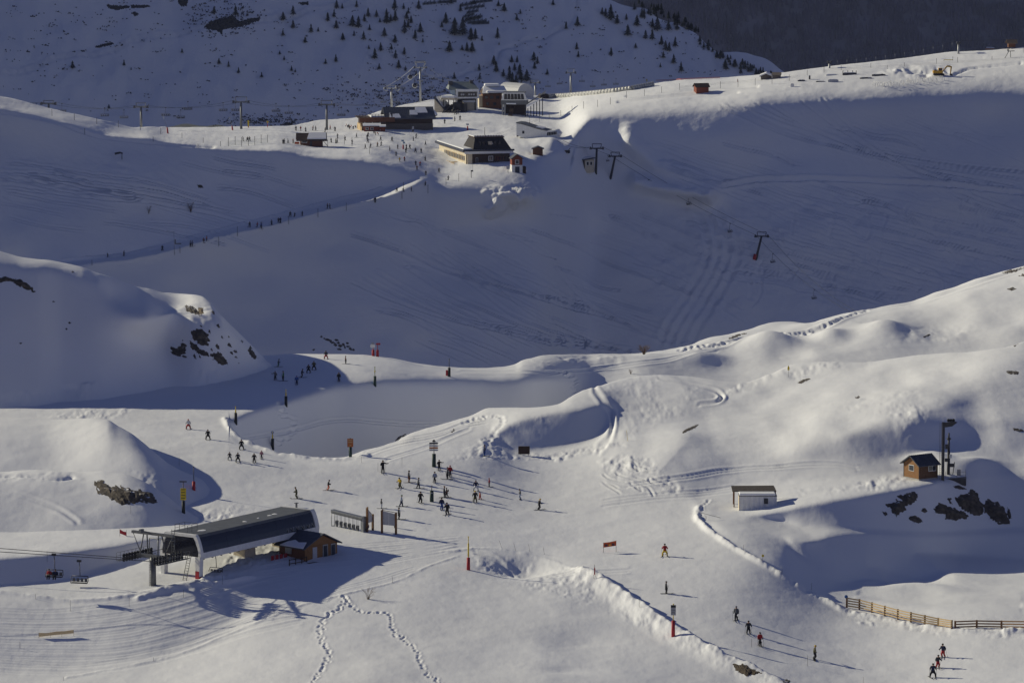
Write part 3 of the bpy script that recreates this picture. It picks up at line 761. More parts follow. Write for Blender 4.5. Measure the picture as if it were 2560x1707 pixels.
# slots: 0 boots, 1 trousers, 2 jacket, 3 face
def pose(name, knee=0.0, lean=0.0, stance=.14, arms='down', step=0.0, sit=False, bend=0.0):
    hipz = .92 - knee * .14
    J = [(0, 0, hipz)]; E = []; R = [(.185, .145)]; K = []
    def add(p, par, r, k):
        J.append(p); E.append((par, len(J) - 1)); R.append(r); K.append(k); return len(J) - 1
    ch = lean * .30
    waist = add((0, ch * .3, hipz + .17), 0, (.185, .145), 2)
    chest = add((0, ch, hipz + .43), waist, (.215, .165), 2)
    neck = add((0, ch * 1.25, hipz + .58), chest, .065, 2)
    head = add((0, ch * 1.4 + .015, hipz + .70), neck, (.092, .105), 3)
    add((0, ch * 1.45 + .01, hipz + .80), head, (.07, .08), 3)
    for s in (-1, 1):
        sh = add((s * .20, ch, hipz + .49), chest, .10, 2)
        if arms == 'down': el, ha = (s * .27, ch - .02, hipz + .22), (s * .27, ch + .10, hipz + .0)
        elif arms == 'poles': el, ha = (s * .30, ch - .02, hipz + .23), (s * .33, ch + .24, hipz + .16)
        elif arms == 'out' and s > 0: el, ha = (s * .42, ch + .05, hipz + .38), (s * .66, ch + .08, hipz + .40)
        elif arms == 'wide': el, ha = (s * .40, ch, hipz + .30), (s * .55, ch + .12, hipz + .16)
        else: el, ha = (s * .27, ch, hipz + .23), (s * .24, ch + .18, hipz + .12)
        e = add(el, sh, .080, 2); h = add(ha, e, .062, 2); v = (Vector(ha) - Vector(el)).normalized() * .09
        add(tuple(Vector(ha) + v), h, .045, 0)
        st = step * s
        if sit:
            k = add((s * .13, .42, hipz + .02), 0, .115, 1); a = add((s * .13, .46, hipz - .40), k, .085, 1)
            add((s * .13, .60, hipz - .46), a, .07, 0)
        else:
            k = add((s * (stance * .85), .04 + knee * .20 + st * .5, .48 - knee * .03), 0, .112, 1)
            a = add((s * stance, -.02 + st - knee * .06, .10), k, .088, 1)
            add((s * stance, .16 + st - knee * .06, .045), a, .07, 0)
    return body_mesh('person_' + name, J, E, R, K)
POSE = dict(stand=pose('stand', .1, .05, .12, 'down'), ski=pose('ski', .8, .5, .17, 'poles'), plough=pose('plough', .6, .35, .30, 'poles'),
            reach=pose('reach', .1, .1, .14, 'out'), walk=pose('walk', .2, .2, .12, 'down', .22), board=pose('board', .8, .3, .30, 'wide'), sit=pose('sit', sit=True, arms='fold'))
def helmet_mesh():
    b = MB(); n = 10
    for (z0, r0, z1, r1) in ((-.01, .115, .05, .125), (.05, .125, .11, .105), (.11, .105, .145, .055)):
        vs = [(r * math.cos(2 * math.pi * i / n), r * 1.1 * math.sin(2 * math.pi * i / n), z) for z, r in ((z0, r0), (z1, r1)) for i in range(n)]
        b.add(vs, [(i, (i + 1) % n, n + (i + 1) % n, n + i) for i in range(n)], True)
    b.add([(.055 * math.cos(2 * math.pi * i / n), .06 * math.sin(2 * math.pi * i / n), .145) for i in range(n)], [tuple(range(n))])
    b.add([(-.02, .10, -.02), (.02, .10, -.02), (0, .135, -.05), (0, .10, -.06)], [(0, 1, 2), (0, 2, 3), (1, 3, 2)])   # brim of the goggles over the nose
    return b.mesh('helmet', None)
def ski_mesh():
    b = MB(); pr = [(-.82, .0), (-.75, .012), (.55, .012), (.78, .05), (.88, .12)]
    for (y0, z0), (y1, z1) in zip(pr[:-1], pr[1:]):
        w = .045
        b.add([(-w, y0, z0), (w, y0, z0), (w, y1, z1), (-w, y1, z1), (-w, y0, z0 + .022), (w, y0, z0 + .022), (w, y1, z1 + .022), (-w, y1, z1 + .022)], [(0,3,2,1),(4,5,6,7),(0,1,5,4),(1,2,6,5),(2,3,7,6),(3,0,4,7)])
    return b.mesh('ski', None)
def board_mesh():
    b = MB(); pts = []
    for i in range(14):
        t = 2 * math.pi * i / 14; pts.append((.76 * math.copysign(abs(math.cos(t)) ** .5, math.cos(t)), .14 * math.copysign(abs(math.sin(t)) ** .7, math.sin(t)), 0))
    b.extrude(pts, (0, 0, .03)); return b.mesh('snowboard', None)
def pole_mesh():
    b = MB(); b.bar((0, 0, 0), (0, 0, 1.18), .012, .014, 5); b.disc((0, 0, .08), (0, 0, 1), .05, .01, 8); b.bar((0, 0, 1.06), (0, 0, 1.2), .02, .02, 6); return b.mesh('ski_pole', None)
def pack_mesh():
    b = MB(); b.box(-.15, .15, -.30, -.12, .0, .42); return b.mesh('backpack', None)
HELM, SKI, BOARD, STICK, PACK = helmet_mesh(), ski_mesh(), board_mesh(), pole_mesh(), pack_mesh()
CL = {}
def cloth(n):
    c = dict(black=(.014, .014, .017), dark=(.028, .03, .036), navy=(.016, .022, .06), blue=(.03, .08, .28), grey=(.12, .125, .13), olive=(.075, .07, .025), red=(.34, .02, .022), orange=(.52, .10, .02), white=(.55, .56, .58),
             yellow=(.55, .38, .03), green=(.04, .14, .06), brown=(.14, .055, .025), pink=(.42, .20, .22), pale=(.30, .34, .42), purple=(.10, .05, .13), skin=(.36, .20, .13))[n]
    if n not in CL: CL[n] = mat('cloth_' + n, c, .8, 0, .2, 9)
    return CL[n]
def objlink(o, mats):
    for i, m in enumerate(mats):
        o.material_slots[i].link = 'OBJECT'; o.material_slots[i].material = m
def sub(name, me, m, parent, loc, rot=(0, 0, 0)):
    o = bpy.data.objects.new(name, me); COL.objects.link(o); o.parent = parent; o.location = loc; o.rotation_euler = rot
    if not me.materials: me.materials.append(None)
    o.material_slots[0].link = 'OBJECT'; o.material_slots[0].material = m
    return o
WAIST = dict(stand=.92 - .014, ski=.92 - .112, plough=.92 - .084, reach=.92 - .014, walk=.92 - .028, board=.92 - .112, sit=.92)
def person(px, py, hpx, jacket, trousers, label, pos='stand', yaw=0.0, hat='black', gear='ski', group='skiers on the runs', poles=True, P=None, pack=False, lean=0):
    P = ground(px, py) if P is None else P
    P = P + Vector((0, 0, .0))
    o = bpy.data.objects.new('person', POSE[pos]); COL.objects.link(o)
    full = 1.75 if pos not in ('ski', 'board', 'plough') else 1.66
    s = max(.6, min(1.25, hpx * mpp(P) / full)) if hpx else 1.0
    o.location = P; o.rotation_euler = (0, 0, yaw); o.scale = (s * 1.14, s * 1.14, s * 1.04)
    objlink(o, [cloth('black'), cloth(trousers), cloth(jacket), cloth('skin')])
    tag(o, label, 'person', group)
    h = WAIST[pos]; l = dict(ski=.5, plough=.35, board=.3, walk=.2, reach=.1).get(pos, .05) * .30
    if pos != 'sit' or True:
        sub('helmet', HELM, cloth(hat), o, (0, l * 1.42 + .01, h + .735))
    if gear == 'ski':
        st = dict(stand=.12, ski=.17, plough=.30, reach=.14, walk=.12, board=.3).get(pos, .14)
        for q in (-1, 1):
            sub('ski', SKI, cloth('dark' if q else 'grey'), o, (q * st, .08, .0), (0, 0, (q * .22 if pos == 'plough' else 0)))
        if poles:
            for q in (-1, 1):
                hz = h + .14 if pos in ('ski', 'plough') else h - .02
                sub('ski_pole', STICK, cloth('dark'), o, (q * .36, (-.30 if pos == 'ski' else .12), 0), ((-.5 if pos == 'ski' else -.12), 0, 0))
    elif gear == 'board':
        sub('snowboard', BOARD, cloth('dark'), o, (0, .06, .0))
    if pack: sub('backpack', PACK, cloth('dark'), o, (0, 0, h + .14))
    return o
PI = math.pi
# ------------------------------------------------------------------ chairlift terminal (local x along the building, y across to the far side, z up)
def frame_at(px, py, yaw, dz=0): p = ground(px, py); p.z += dz; return p, yaw
P0 = ground(500, 1444)
YT = math.radians(56)
ux, uy = Vector((math.cos(YT), math.sin(YT), 0)), Vector((math.sin(YT), -math.cos(YT), 0))   # along, towards the viewer's right
TO = P0 - ux * 1.0 - uy * 2.9
term = thing('lift_terminal', 'long grey-roofed chairlift terminal with dark glass flank and white rounded ends', 'lift station', TO, YT)
LT = 27.8
prof = [(3.5, 3.15), (3.55, 3.6), (3.36, 4.35), (3.12, 5.05), (2.86, 5.66), (2.6, 6.0), (-2.6, 6.0), (-2.86, 5.66), (-3.12, 5.05), (-3.36, 4.35), (-3.55, 3.6), (-3.5, 3.15)]
def slab(b, pr, x0, x1, t):
    """thin shell over part of the cross-section (y is mirrored: viewer side is -y)"""
    for (a, z0), (c, z1) in zip(pr[:-1], pr[1:]):
        n = Vector((0, -(z1 - z0), (c - a))).normalized(); n = Vector((0, z1 - z0, -(c - a))).normalized()
        o1, o2 = Vector((0, -a, z0)), Vector((0, -c, z1)); nn = Vector((0, -(z0 - z1), a - c)).normalized() * -t
        vs = []
        for x in (x0, x1):
            for o in (o1, o2): vs += [Vector((x, 0, 0)) + o, Vector((x, 0, 0)) + o + Vector((0, -n.y * 0, 0)) + Vector((0, (a + c) / 2 and -math.copysign(0, a), 0))]
        b.add([Vector((x0, -a, z0)), Vector((x1, -a, z0)), Vector((x1, -c, z1)), Vector((x0, -c, z1)), Vector((x0, -a * .97, z0 - t)), Vector((x1, -a * .97, z0 - t)), Vector((x1, -c * .97, z1 - t)), Vector((x0, -c * .97, z1 - t))],
              [(0,1,2,3), (7,6,5,4), (0,4,5,1), (1,5,6,2), (2,6,7,3), (3,7,4,0)])
part('roof_panel', GREYROOF, term, lambda b: slab(b, prof[5:7], .9, LT - .9, .12))
for k in (0, 1): part('roof_edge', GREYROOF, term, lambda b, k=k: slab(b, [prof[4:6], prof[6:8]][k], .9, LT - .9, .12))
for i in range(9):
    x0 = .95 + i * (LT - 1.9) / 9; x1 = x0 + (LT - 1.9) / 9 - .04
    part('glass_panel', GLASSD, term, lambda b: slab(b, prof[1:5], x0, x1, .06))
part('rear_cladding', WHITEP, term, lambda b: slab(b, prof[7:12], .9, LT - .9, .1))
part('lower_band', WHITEP, term, lambda b: b.box(.9, LT - .9, -3.62, -3.3, 2.75, 3.6))
part('rear_band', WHITEP, term, lambda b: b.box(.9, LT - .9, 3.3, 3.62, 2.75, 3.6))
part('underside', DARKM, term, lambda b: b.box(.9, LT - .9, -3.28, 3.28, 2.9, 3.05))
def arch(x0, x1):
    def f(b):
        out = [(y * 1.03, z + .08 if z > 5 else z) for y, z in prof]; inn = [(y * .90, (z - .3) if z > 4.6 else z) for y, z in prof]
        out = [(3.6, 2.4)] + out + [(-3.6, 2.4)]; inn = [(3.15, 2.4)] + inn + [(-3.15, 2.4)]
        for i in range(len(out) - 1):
            q = [out[i], out[i + 1], inn[i + 1], inn[i]]
            b.extrude([(x0, -y, z) for y, z in q], (x1 - x0, 0, 0))
    return f
part('end_arch', WHITEP, term, arch(.3, .9)); part('end_arch', WHITEP, term, arch(LT - .9, LT))
part('end_glass', GLASSD, term, lambda b: b.extrude([(.35, -y * .86, z - (.4 if z > 4.6 else 0)) for y, z in prof], (.1, 0, 0)))
part('end_glass', GLASSD, term, lambda b: b.extrude([(LT - .45, -y * .86, z - (.4 if z > 4.6 else 0)) for y, z in prof], (.1, 0, 0)))
for i in range(5):   # crossed bracing showing pale through the last glass panels
    x = LT - 7.4 + i * 1.25
    part('brace', GALV, term, lambda b: b.bar((x, -3.62, 3.75), (x + 1.2, -2.5, 5.72), .06).bar((x + 1.2, -3.62, 3.75), (x, -2.5, 5.72), .06))
part('support_leg', WHITEP, term, lambda b: b.extrude([(.2, -3.55, 3.0), (.2, -2.7, 3.0), (.2, -2.8, -1), (.2, -3.3, -1)], (.8, 0, 0)))
part('support_leg', WHITEP, term, lambda b: b.extrude([(.2, 3.55, 3.0), (.2, 2.7, 3.0), (.2, 2.8, -1), (.2, 3.3, -1)], (.8, 0, 0)))
part('leg_pad', REDP, term, lambda b: b.box(.14, 1.06, -3.38, -2.74, -.5, 1.05))
part('pillar', CREAM, term, lambda b: b.extrude([(13.2, -1.0, -3), (16.6, -1.0, -3), (16.0, -1.0, 3.0), (13.8, -1.0, 3.0)], (0, 2.0, 0)))
part('pillar', CREAM, term, lambda b: b.extrude([(22.4, -1.0, -3), (24.6, -1.0, -3), (24.2, -1.0, 3.0), (22.8, -1.0, 3.0)], (0, 2.0, 0)))
part('ladder', GALVD, term, lambda b: [b.bar((-1.2, -1.5, -.6), (.1, -1.5, 3.2), .05), b.bar((-1.2, -2.1, -.6), (.1, -2.1, 3.2), .05)] + [b.bar((-1.2 + 1.3 * t / 11, -1.5, -.6 + 3.8 * t / 11), (-1.2 + 1.3 * t / 11, -2.1, -.6 + 3.8 * t / 11), .035) for t in range(12)])
part('guard_rail', GALVD, term, lambda b: [b.bar((x, y, 6.05), (x, y, 7.1), .035, n=4) for x in (1.2, 2.2, 3.4) for y in (-.6, 1.6)] + [b.bar((1.2, y, z), (3.4, y, z), .03, n=4) for y in (-.6, 1.6) for z in (6.6, 7.1)] + [b.bar((x, -.6, 7.1), (x, 1.6, 7.1), .03, n=4) for x in (1.2, 3.4)])
part('roof_ladder', GALVD, term, lambda b: [b.bar((-.15, y, 3), (-.15, y, 6.6), .04, n=4) for y in (.6, 1.1)] + [b.bar((-.15, .6, 3.2 + .35 * i), (-.15, 1.1, 3.2 + .35 * i), .03, n=4) for i in range(10)])
for (x, y, w, d) in ((4.3, -.7, 1.6, .5), (13.6, -1.1, .6, .4), (19.8, -.8, .8, .35), (21.2, -.6, .9, .4), (17.0, -.9, .5, .2)):
    part('snow_patch', SNOWO, term, lambda b: b.add([(x + w * .5 * math.cos(t) * (1 + .2 * math.sin(3 * t)), y + d * math.sin(t), 6.01) for t in np.arange(0, 6.28, .7)] + [(x, y, 6.12)], [(i, (i + 1) % 9, 9) for i in range(9)], True))
part('vent', GALVD, term, lambda b: b.box(27.1, 27.3, -.1, .1, 6.0, 6.7).box(26.9, 27.5, -.2, .2, 6.7, 6.78))
part('drive_wheel', DARKM, term, lambda b: b.disc((24, 0, 2.75), (0, 0, 1), 2.4, .16, 20))
part('guide_rail', GALVD, term, lambda b: [b.bar((0.5, s * 2.7, 2.65), (LT - .5, s * 2.7, 2.65), .09) for s in (-1, 1)] + [b.box(x, x + .2, s * 2.7 - .1, s * 2.7 + .1, 2.4, 3.0) for s in (-1, 1) for x in range(2, 28, 2)])

# ------------------------------------------------------------------ first tower with its roller batteries
tw = thing('lift_tower', 'grey lift tower with roller batteries in front of the terminal', 'lift tower', ground(383, 1462), YT)
HT = 3.9
part('pole', GALVD, tw, lambda b: b.bar((0, 0, -1), (0, 0, HT), .44, .40, 12))
part('pole_ladder', GALVD, tw, lambda b: [b.bar((-.6, y, -.4), (-.55, y, HT + .3), .03, n=4) for y in (-.2, .2)] + [b.bar((-.58, -.2, .1 + .35 * i), (-.58, .2, .1 + .35 * i), .025, n=4) for i in range(11)])
part('crossarm', GALVD, tw, lambda b: b.box(-.3, .3, -3.0, 3.0, HT - .15, HT + .35))
for s in (-1, 1):
    t = part('roller_battery', DARKM, tw, lambda b: b.box(-3.3, 3.3, s * 2.7 - .12, s * 2.7 + .12, HT + .0, HT + .18).box(-3.4, 3.4, s * 2.7 - .55, s * 2.7 - .45, HT - .15, HT - .1))
    wm = MB().disc((0, 0, 0), (0, 1, 0), .26, .12, 12).mesh('roller', RUBBER)
    for i in range(11):
        for zz in (HT - .2, HT + .42):
            o = bpy.data.objects.new('roller', wm); COL.objects.link(o); o.parent = t; o.location = (-3.0 + i * .6, s * 2.7, zz)
    part('catwalk', GALVD, tw, lambda b: [b.box(-3.5, 3.5, s * 3.4 - .3, s * 3.4 + .3, HT - .35, HT - .3)] + [b.bar((x, s * 3.7, HT - .3), (x, s * 3.7, HT + .75), .025, n=4) for x in np.arange(-3.4, 3.5, .85)] + [b.bar((-3.4, s * 3.7, HT + z), (3.4, s * 3.7, HT + z), .025, n=4) for z in (.3, .75)])
part('lifting_frame', GALVD, tw, lambda b: [b.bar((x, s * 1.6, HT + .3), (x * .4, s * 1.3, HT + 3.2), .10) for s in (-1, 1) for x in (-.9, .9)] + [b.box(-.2, .2, -3.6, 3.6, HT + 3.1, HT + 3.45), b.bar((0, -3.5, HT + 3.2), (0, -2.2, HT + .6), .06), b.bar((0, 3.5, HT + 3.2), (0, 2.2, HT + .6), .06)])
part('gantry', GALVD, tw, lambda b: [b.bar((0, 0, HT + 3.3), (4.6, 0, HT + 2.2), .14), b.bar((-1.6, .6, HT + 3.8), (5.0, .6, HT + 2.0), .12), b.cbox((-1.7, .6, HT + 3.85), .7, .35, .5), b.bar((2.0, -2.2, HT + .3), (2.0, -2.2, HT + 2.2), .07), b.bar((2, 2.2, HT + .3), (2, 2.2, HT + 2.2), .07), b.bar((2, -2.2, HT + 2.2), (2, 2.2, HT + 2.2), .07)])

# ropes leaving the picture on the left
def rope(label, pts, r=.05, group='lift ropes', name='haul_rope'):
    b = MB(); b.path(pts, r, 5); o = b.build(name, M_LINE); return tag(o, label, 'rope', group)
uT = Vector((math.cos(YT), math.sin(YT), 0)); vT = Vector((-math.sin(YT), math.cos(YT), 0))
TP = Vector(tw.location)
Lc = at_depth(-420, 1338, 600); Rc = at_depth(-420, 1352, 585)
ropeA = [Lc, TP + vT * 2.7 - uT * 3 + Vector((0, 0, HT + .1)), TP + vT * 2.7 + uT * 14 + Vector((0, 0, HT + .1))]
ropeB = [Rc, TP - vT * 2.7 - uT * 3 + Vector((0, 0, HT + .1)), TP - vT * 2.7 + uT * 14 + Vector((0, 0, HT + .1))]
rope('upper steel rope of the chairlift running left from the tower', ropeA); rope('lower steel rope of the chairlift running left past the two hanging chairs', ropeB)

def chair_parts(root, seats=4, w=2.2, hang=2.6):
    """chair hung from its grip at the local origin; facing local -y"""
    part('hanger', DARKM, root, lambda b: b.bar((0, 0, 0), (0, .25, -.7), .06).bar((0, .25, -.7), (0, .35, -hang + .9), .055).cbox((0, 0, .08), .6, .25, .3))
    part('chair_frame', DARKM, root, lambda b: b.bar((-w / 2, .35, -hang + .9), (w / 2, .35, -hang + .9), .06).path([(-w / 2, .35, -hang + .9), (-w / 2 - .12, .1, -hang + .3), (-w / 2, -.3, -hang)], .045).path([(w / 2, .35, -hang + .9), (w / 2 + .12, .1, -hang + .3), (w / 2, -.3, -hang)], .045))
    part('seat', RUBBER, root, lambda b: b.cbox((0, .0, -hang), w, .5, .09))
    for i in range(seats):
        x = -w / 2 + (i + .5) * w / seats
        part('backrest', GALVD, root, lambda b: b.cbox((x, .30, -hang + .36), w / seats * .72, .06, .5))
    part('safety_bar', DARKM, root, lambda b: b.bar((-w / 2, -.35, -hang + .30), (w / 2, -.35, -hang + .30), .035).bar((-w / 2, -.35, -hang + .30), (-w / 2, .25, -hang + .8), .03).bar((w / 2, -.35, -hang + .30), (w / 2, .25, -hang + .8), .03))
def on_rope(pts, px, drop=0):
    best = None
    for a, b in zip(pts[:-1], pts[1:]):
        for t in np.linspace(0, 1, 200):
            p = a + (b - a) * t
            q = abs(proj(p)[0] - px)
            if best is None or q < best[0]: best = (q, p)
    return best[1]
ch1 = thing('chairlift_chair', 'chair hanging from the lower rope with two riders, left of the terminal', 'lift chair', on_rope(ropeB, 133), math.radians(-12), 'chairs of the near lift')
chair_parts(ch1, hang=3.0, w=2.3)
ch2 = dup(ch1, on_rope(ropeA, 198), math.radians(-12), 'empty chair hanging from the rope between the ridden chair and the tower')
ch2.location.z -= 1.0
ch3 = dup(ch1, TO + ux * 4.6 + uy * 2.8 + Vector((0, 0, 2.65)), math.radians(-25), 'empty chair under the front corner of the terminal beside the red leg pad', scale=.85)
ch4 = dup(ch1, TO + ux * 20 + uy * 2.9 + Vector((0, 0, 2.65)), math.radians(-25), 'empty chair under the far end of the terminal by the wooden hut', scale=.8)
for dx, jk, lab in ((-.75, 'red', 'rider in a red jacket sitting on the occupied chair'), (.15, 'navy', 'rider in a navy jacket sitting on the occupied chair')):
    M = ch1.matrix_basis @ Matrix.Translation((dx, .12, -3.0 - .80)); 
    o = person(0, 0, None, jk, 'black', lab, 'sit', math.radians(168), 'black', 'none', 'riders on the chair', P=M.translation.copy())

# ------------------------------------------------------------------ ticket hut with deck
YH = math.radians(47)
HO = ground(762, 1402)
hut = thing('wooden_hut', 'orange timber ticket hut with slate roof beside the terminal', 'hut', HO, YH)
w, d, e, ap = 6.4, 5.2, 1.95, 3.45
def planks(parent, m, x0, x1, y, z0, z1, n, t=.04, axis='x', name='board'):
    for i in range(n):
        a = z0 + (z1 - z0) * i / n; c = z0 + (z1 - z0) * (i + 1) / n - .02
        part(name, m, parent, lambda b: b.box(x0, x1, y - t, y, a, c) if axis == 'x' else b.box(y - t, y, x0, x1, a, c))
part('wall', WOODB, hut, lambda b: b.extrude([(0, 0, -1.5), (w, 0, -1.5), (w, 0, e), (w * .52, 0, ap), (0, 0, e)], (0, d, 0)))
planks(hut, WOODO, 0, w, -.005, -.6, e, 8)
part('gable_board', WOODO, hut, lambda b: b.extrude([(0.1, -.045, e + .02), (w - .1, -.045, e + .02), (w * .52, -.045, ap - .1)], (0, .04, 0)))
part('roof', SLATE, hut, lambda b: b.extrude([(-.6, -.5, e - .28), (w * .52, -.5, ap + .02), (w * .52, -.5, ap + .16), (-.6, -.5, e - .12)], (0, d + 1.0, 0)))
part('roof', SLATE, hut, lambda b: b.extrude([(w + .6, -.5, e - .22), (w * .52 + .003, -.5, ap + .02), (w * .52 + .003, -.5, ap + .16), (w + .6, -.5, e - .06)], (0, d + 1.0, 0)))
for i in range(9): part('roof_seam', SLATE, hut, lambda b: b.bar((w * .52 + .1, -.4 + i * .7, ap + .16), (w + .55, -.4 + i * .7, e - .02), .03, n=4))
part('door', GREYB, hut, lambda b: b.box(1.5, 2.35, -.10, -.05, -.3, 1.75))
dd = part('door', GALV, hut, lambda b: b.box(3.5, 4.5, -.10, -.05, -.3, 1.9)); part('pane', GLASSB, dd, lambda b: b.box(3.65, 4.35, -.13, -.11, .1, 1.75))
ww = part('window', GALV, hut, lambda b: b.box(5.1, 6.0, -.10, -.05, .0, 1.85)); part('pane', GLASSB, ww, lambda b: b.box(5.2, 5.9, -.13, -.11, .15, 1.7))
part('window', GALV, hut, lambda b: b.box(-.1, -.05, 2.6, 3.9, .7, 1.6))
part('roof_snow', SNOWO, hut, lambda b: b.extrude([(-.62, -.3, e - .1), (.55, 0.2, e + .52), (.3, 1.5, e + .40), (.7, 2.6, e + .6), (.2, 3.6, e + .33), (-.62, 4.4, e - .1)], (0, 0, .14)))
part('deck', WOODD, hut, lambda b: b.box(-3.8, -.06, -.6, 4.2, -.5, -.2))
part('deck_rail', WOODD, hut, lambda b: [b.box(x, x + .1, -.7, -.6, -.6, .8) for x in (-3.7, -2.5, -1.3, -.3)] + [b.box(-3.8, -.2, -.72, -.66, z, z + .12) for z in (.1, .65)])
for i in range(4): part('red_banner', REDP, hut, lambda b: b.box(-3.6 + i * .85, -3.0 + i * .85, 3.1, 3.15, .0, .85))
part('bench', WOODD, hut, lambda b: b.box(-.8, 1.3, -1.7, -1.2, -.45, -.05))

# ------------------------------------------------------------------ lift gate, boards
def yaw_between(pA, pB): return math.atan2(pB.y - pA.y, pB.x - pA.x)
GA, GB = ground(831, 1314), ground(909, 1329)
GB.z = GA.z - .35
g = thing('lift_gate', 'grey metal lift gate with six hanging disc arms under one beam', 'gate', GA, yaw_between(GA, GB))
WG = (Vector((GB.x, GB.y, 0)) - Vector((GA.x, GA.y, 0))).length
ZB = -.35
part('beam', GALV, g, lambda b: b.extrude([(0, -.3, 1.95), (0, .3, 1.95), (0, .36, 2.45), (0, -.36, 2.45)], (WG, 0, -.55 + .0)))
part('beam_face', GALVD, g, lambda b: b.extrude([(0.1, -.37, 1.92), (0.1, -.37, 2.2), (WG - .1, -.37, 1.65), (WG - .1, -.37, 1.37)], (0, .05, 0)))
part('post', GALV, g, lambda b: b.bar((.0, -.2, -.4), (0, -.2, 2.3), .05).bar((.25, .2, -.3), (.25, .2, 2.3), .05).bar((0, -.2, .05), (.25, .2, .05), .04))
part('post', GALV, g, lambda b: b.box(WG - .3, WG + .2, -.3, .3, ZB - .6, 2.0))
for i in range(6):
    x = WG * (.14 + .132 * i); zt = 1.95 - .55 * x / WG
    u = part('gate_arm', GALVD, g, lambda b: b.cbox((x + .05, 0, .62 - .55 * x / WG), .34, .35, .72).extrude([(x - .1, -.1, .28 - .55 * x / WG), (x + .2, -.1, .28 - .55 * x / WG), (x + .12, -.1, -.02 - .55 * x / WG), (x, -.1, -.02 - .55 * x / WG)], (0, .2, 0)))
    part('rod', GALV, u, lambda b: b.bar((x - .12, 0, .8 - .55 * x / WG), (x - .12, 0, zt), .03, n=5).bar((x + .14, 0, .8 - .55 * x / WG), (x + .14, 0, zt), .03, n=5))
    part('disc', DARKM, u, lambda b: b.disc((x - .16, -.05, .72 - .55 * x / WG), (1, .6, 0), .26, .06, 14))
def board(pxL, pyL, pxR, pyR, topL, topR, px0, px1, name, label, pw=.28, z0=.35, z1=.92, panel=GREYB, mid=True):
    A, B = ground(pxL, pyL), ground(pxR, pyR); y = yaw_between(A, B); L = (Vector((B.x - A.x, B.y - A.y, 0))).length
    o = thing(name, label, 'sign board', A, y, 'information boards by the lift gate'); hA = (pyL - topL) * mpp(A); hB = (pyR - topR) * mpp(B); dzB = B.z - A.z
    part('post', WOODP, o, lambda b: b.extrude([(-pw / 2, -.14, -.4), (pw / 2, -.14, -.4), (pw / 2, -.14, hA), (-pw / 2, -.14, hA - .22)], (0, .28, 0)))
    part('post', WOODP, o, lambda b: b.extrude([(L - pw / 2, -.14, dzB - .4), (L + pw / 2, -.14, dzB - .4), (L + pw / 2, -.14, dzB + hB), (L - pw / 2, -.14, dzB + hB - .15)], (0, .28, 0)))
    def pan(b, q0, q1): b.extrude([(pw / 2 + q0 * (L - pw), -.03, hA * z0 + q0 * dzB), (pw / 2 + q1 * (L - pw), -.03, hA * z0 + q1 * dzB), (pw / 2 + q1 * (L - pw), -.03, hA * z1 + q1 * (dzB + hB - hA)), (pw / 2 + q0 * (L - pw), -.03, hA * z1 + q0 * (dzB + hB - hA))], (0, .06, 0))
    part('panel', panel, o, lambda b: pan(b, .0, .48 if mid else 1.0))
    if mid: part('panel', panel, o, lambda b: pan(b, .495, 1.0))
    part('rail', GALVD, o, lambda b: b.bar((0, .1, hA * z1 + .1), (L, .1, hB + dzB - .1), .05))
    return o
board(955, 1332, 990, 1335, 1271, 1279, 0, 0, 'map_board', 'large blank pale board between two brown posts right of the lift gate')
board(918, 1329, 932, 1325, 1266, 1284, 0, 0, 'notice_board', 'narrow grey board with one tall brown post beside the lift gate', pw=.24, mid=False)

# ------------------------------------------------------------------ container, cabin, mast
C0, C1 = ground(1848, 1276), ground(1945, 1276)
con = thing('shipping_container', 'white corrugated container half under snow on the bench', 'container', C0, 0.0)
cw = (C1 - C0).x; chh = 36 * mpp(C0)
def corr(b):
    n = int(cw / .185); pts = []
    for i in range(n + 1):
        x = cw * i / n; pts.append((x, 0.0 if (i // 2) % 2 else .10))
    for (x0, y0), (x1, y1) in zip(pts[:-1], pts[1:]): b.add([(x0, y0, -.8), (x1, y1, -.8), (x1, y1, chh), (x0, y0, chh)], [(0, 1, 2, 3)])
part('front_panel', WHITEP, con, corr)
part('side_panel', CREAM, con, lambda b: b.box(-.03, .02, .07, 2.5, -.8, chh)); part('side_panel', WHITEP, con, lambda b: b.box(cw - .02, cw + .03, .07, 2.5, -.8, chh))
part('rear_panel', WHITEP, con, lambda b: b.box(0, cw, 2.5, 2.55, -.8, chh))
part('roof', GREYROOF, con, lambda b: b.box(-.05, cw + .05, -.02, 2.6, chh, chh + .1))
wn_ = part('window', DARKM, con, lambda b: b.box(cw * .66, cw * .77, -.04, -.005, chh * .48, chh * .86)); part('pane', GLASSB, wn_, lambda b: b.box(cw * .675, cw * .755, -.06, -.045, chh * .52, chh * .82))
part('roof_snow', SNOWO, con, lambda b: b.box(0.0, cw * .97, -.08, 2.2, chh + .1, chh + .42), bevel=.12)
part('canopy', mat('old_roof_board', (.085, .073, .062), .85, 0, .3, 4), con, lambda b: b.extrude([(-.9, 2.4, chh + .30), (cw + .1, 2.4, chh + .34), (cw - .15, 5.0, chh + .75), (-.95, 5.0, chh + .7)], (0, 0, .12)))
for x in (-.7, cw - .1):
    part('canopy_post', WOODB, con, lambda b: b.box(x, x + .15, 2.6, 2.75, -.8, chh + .33).box(x, x + .15, 4.7, 4.85, -.8, chh + .6))
YC = math.radians(34)
cab = thing('wooden_cabin', 'small orange-brown cabin with ribbed dark roof beside the lift mast', 'cabin', ground(2297.8, 1201), YC)
w, d, e, ap = 3.5, 3.6, 2.35, 3.5
part('base', CONC, cab, lambda b: b.box(-.12, w + .12, -.12, d + .12, -1.5, .22))
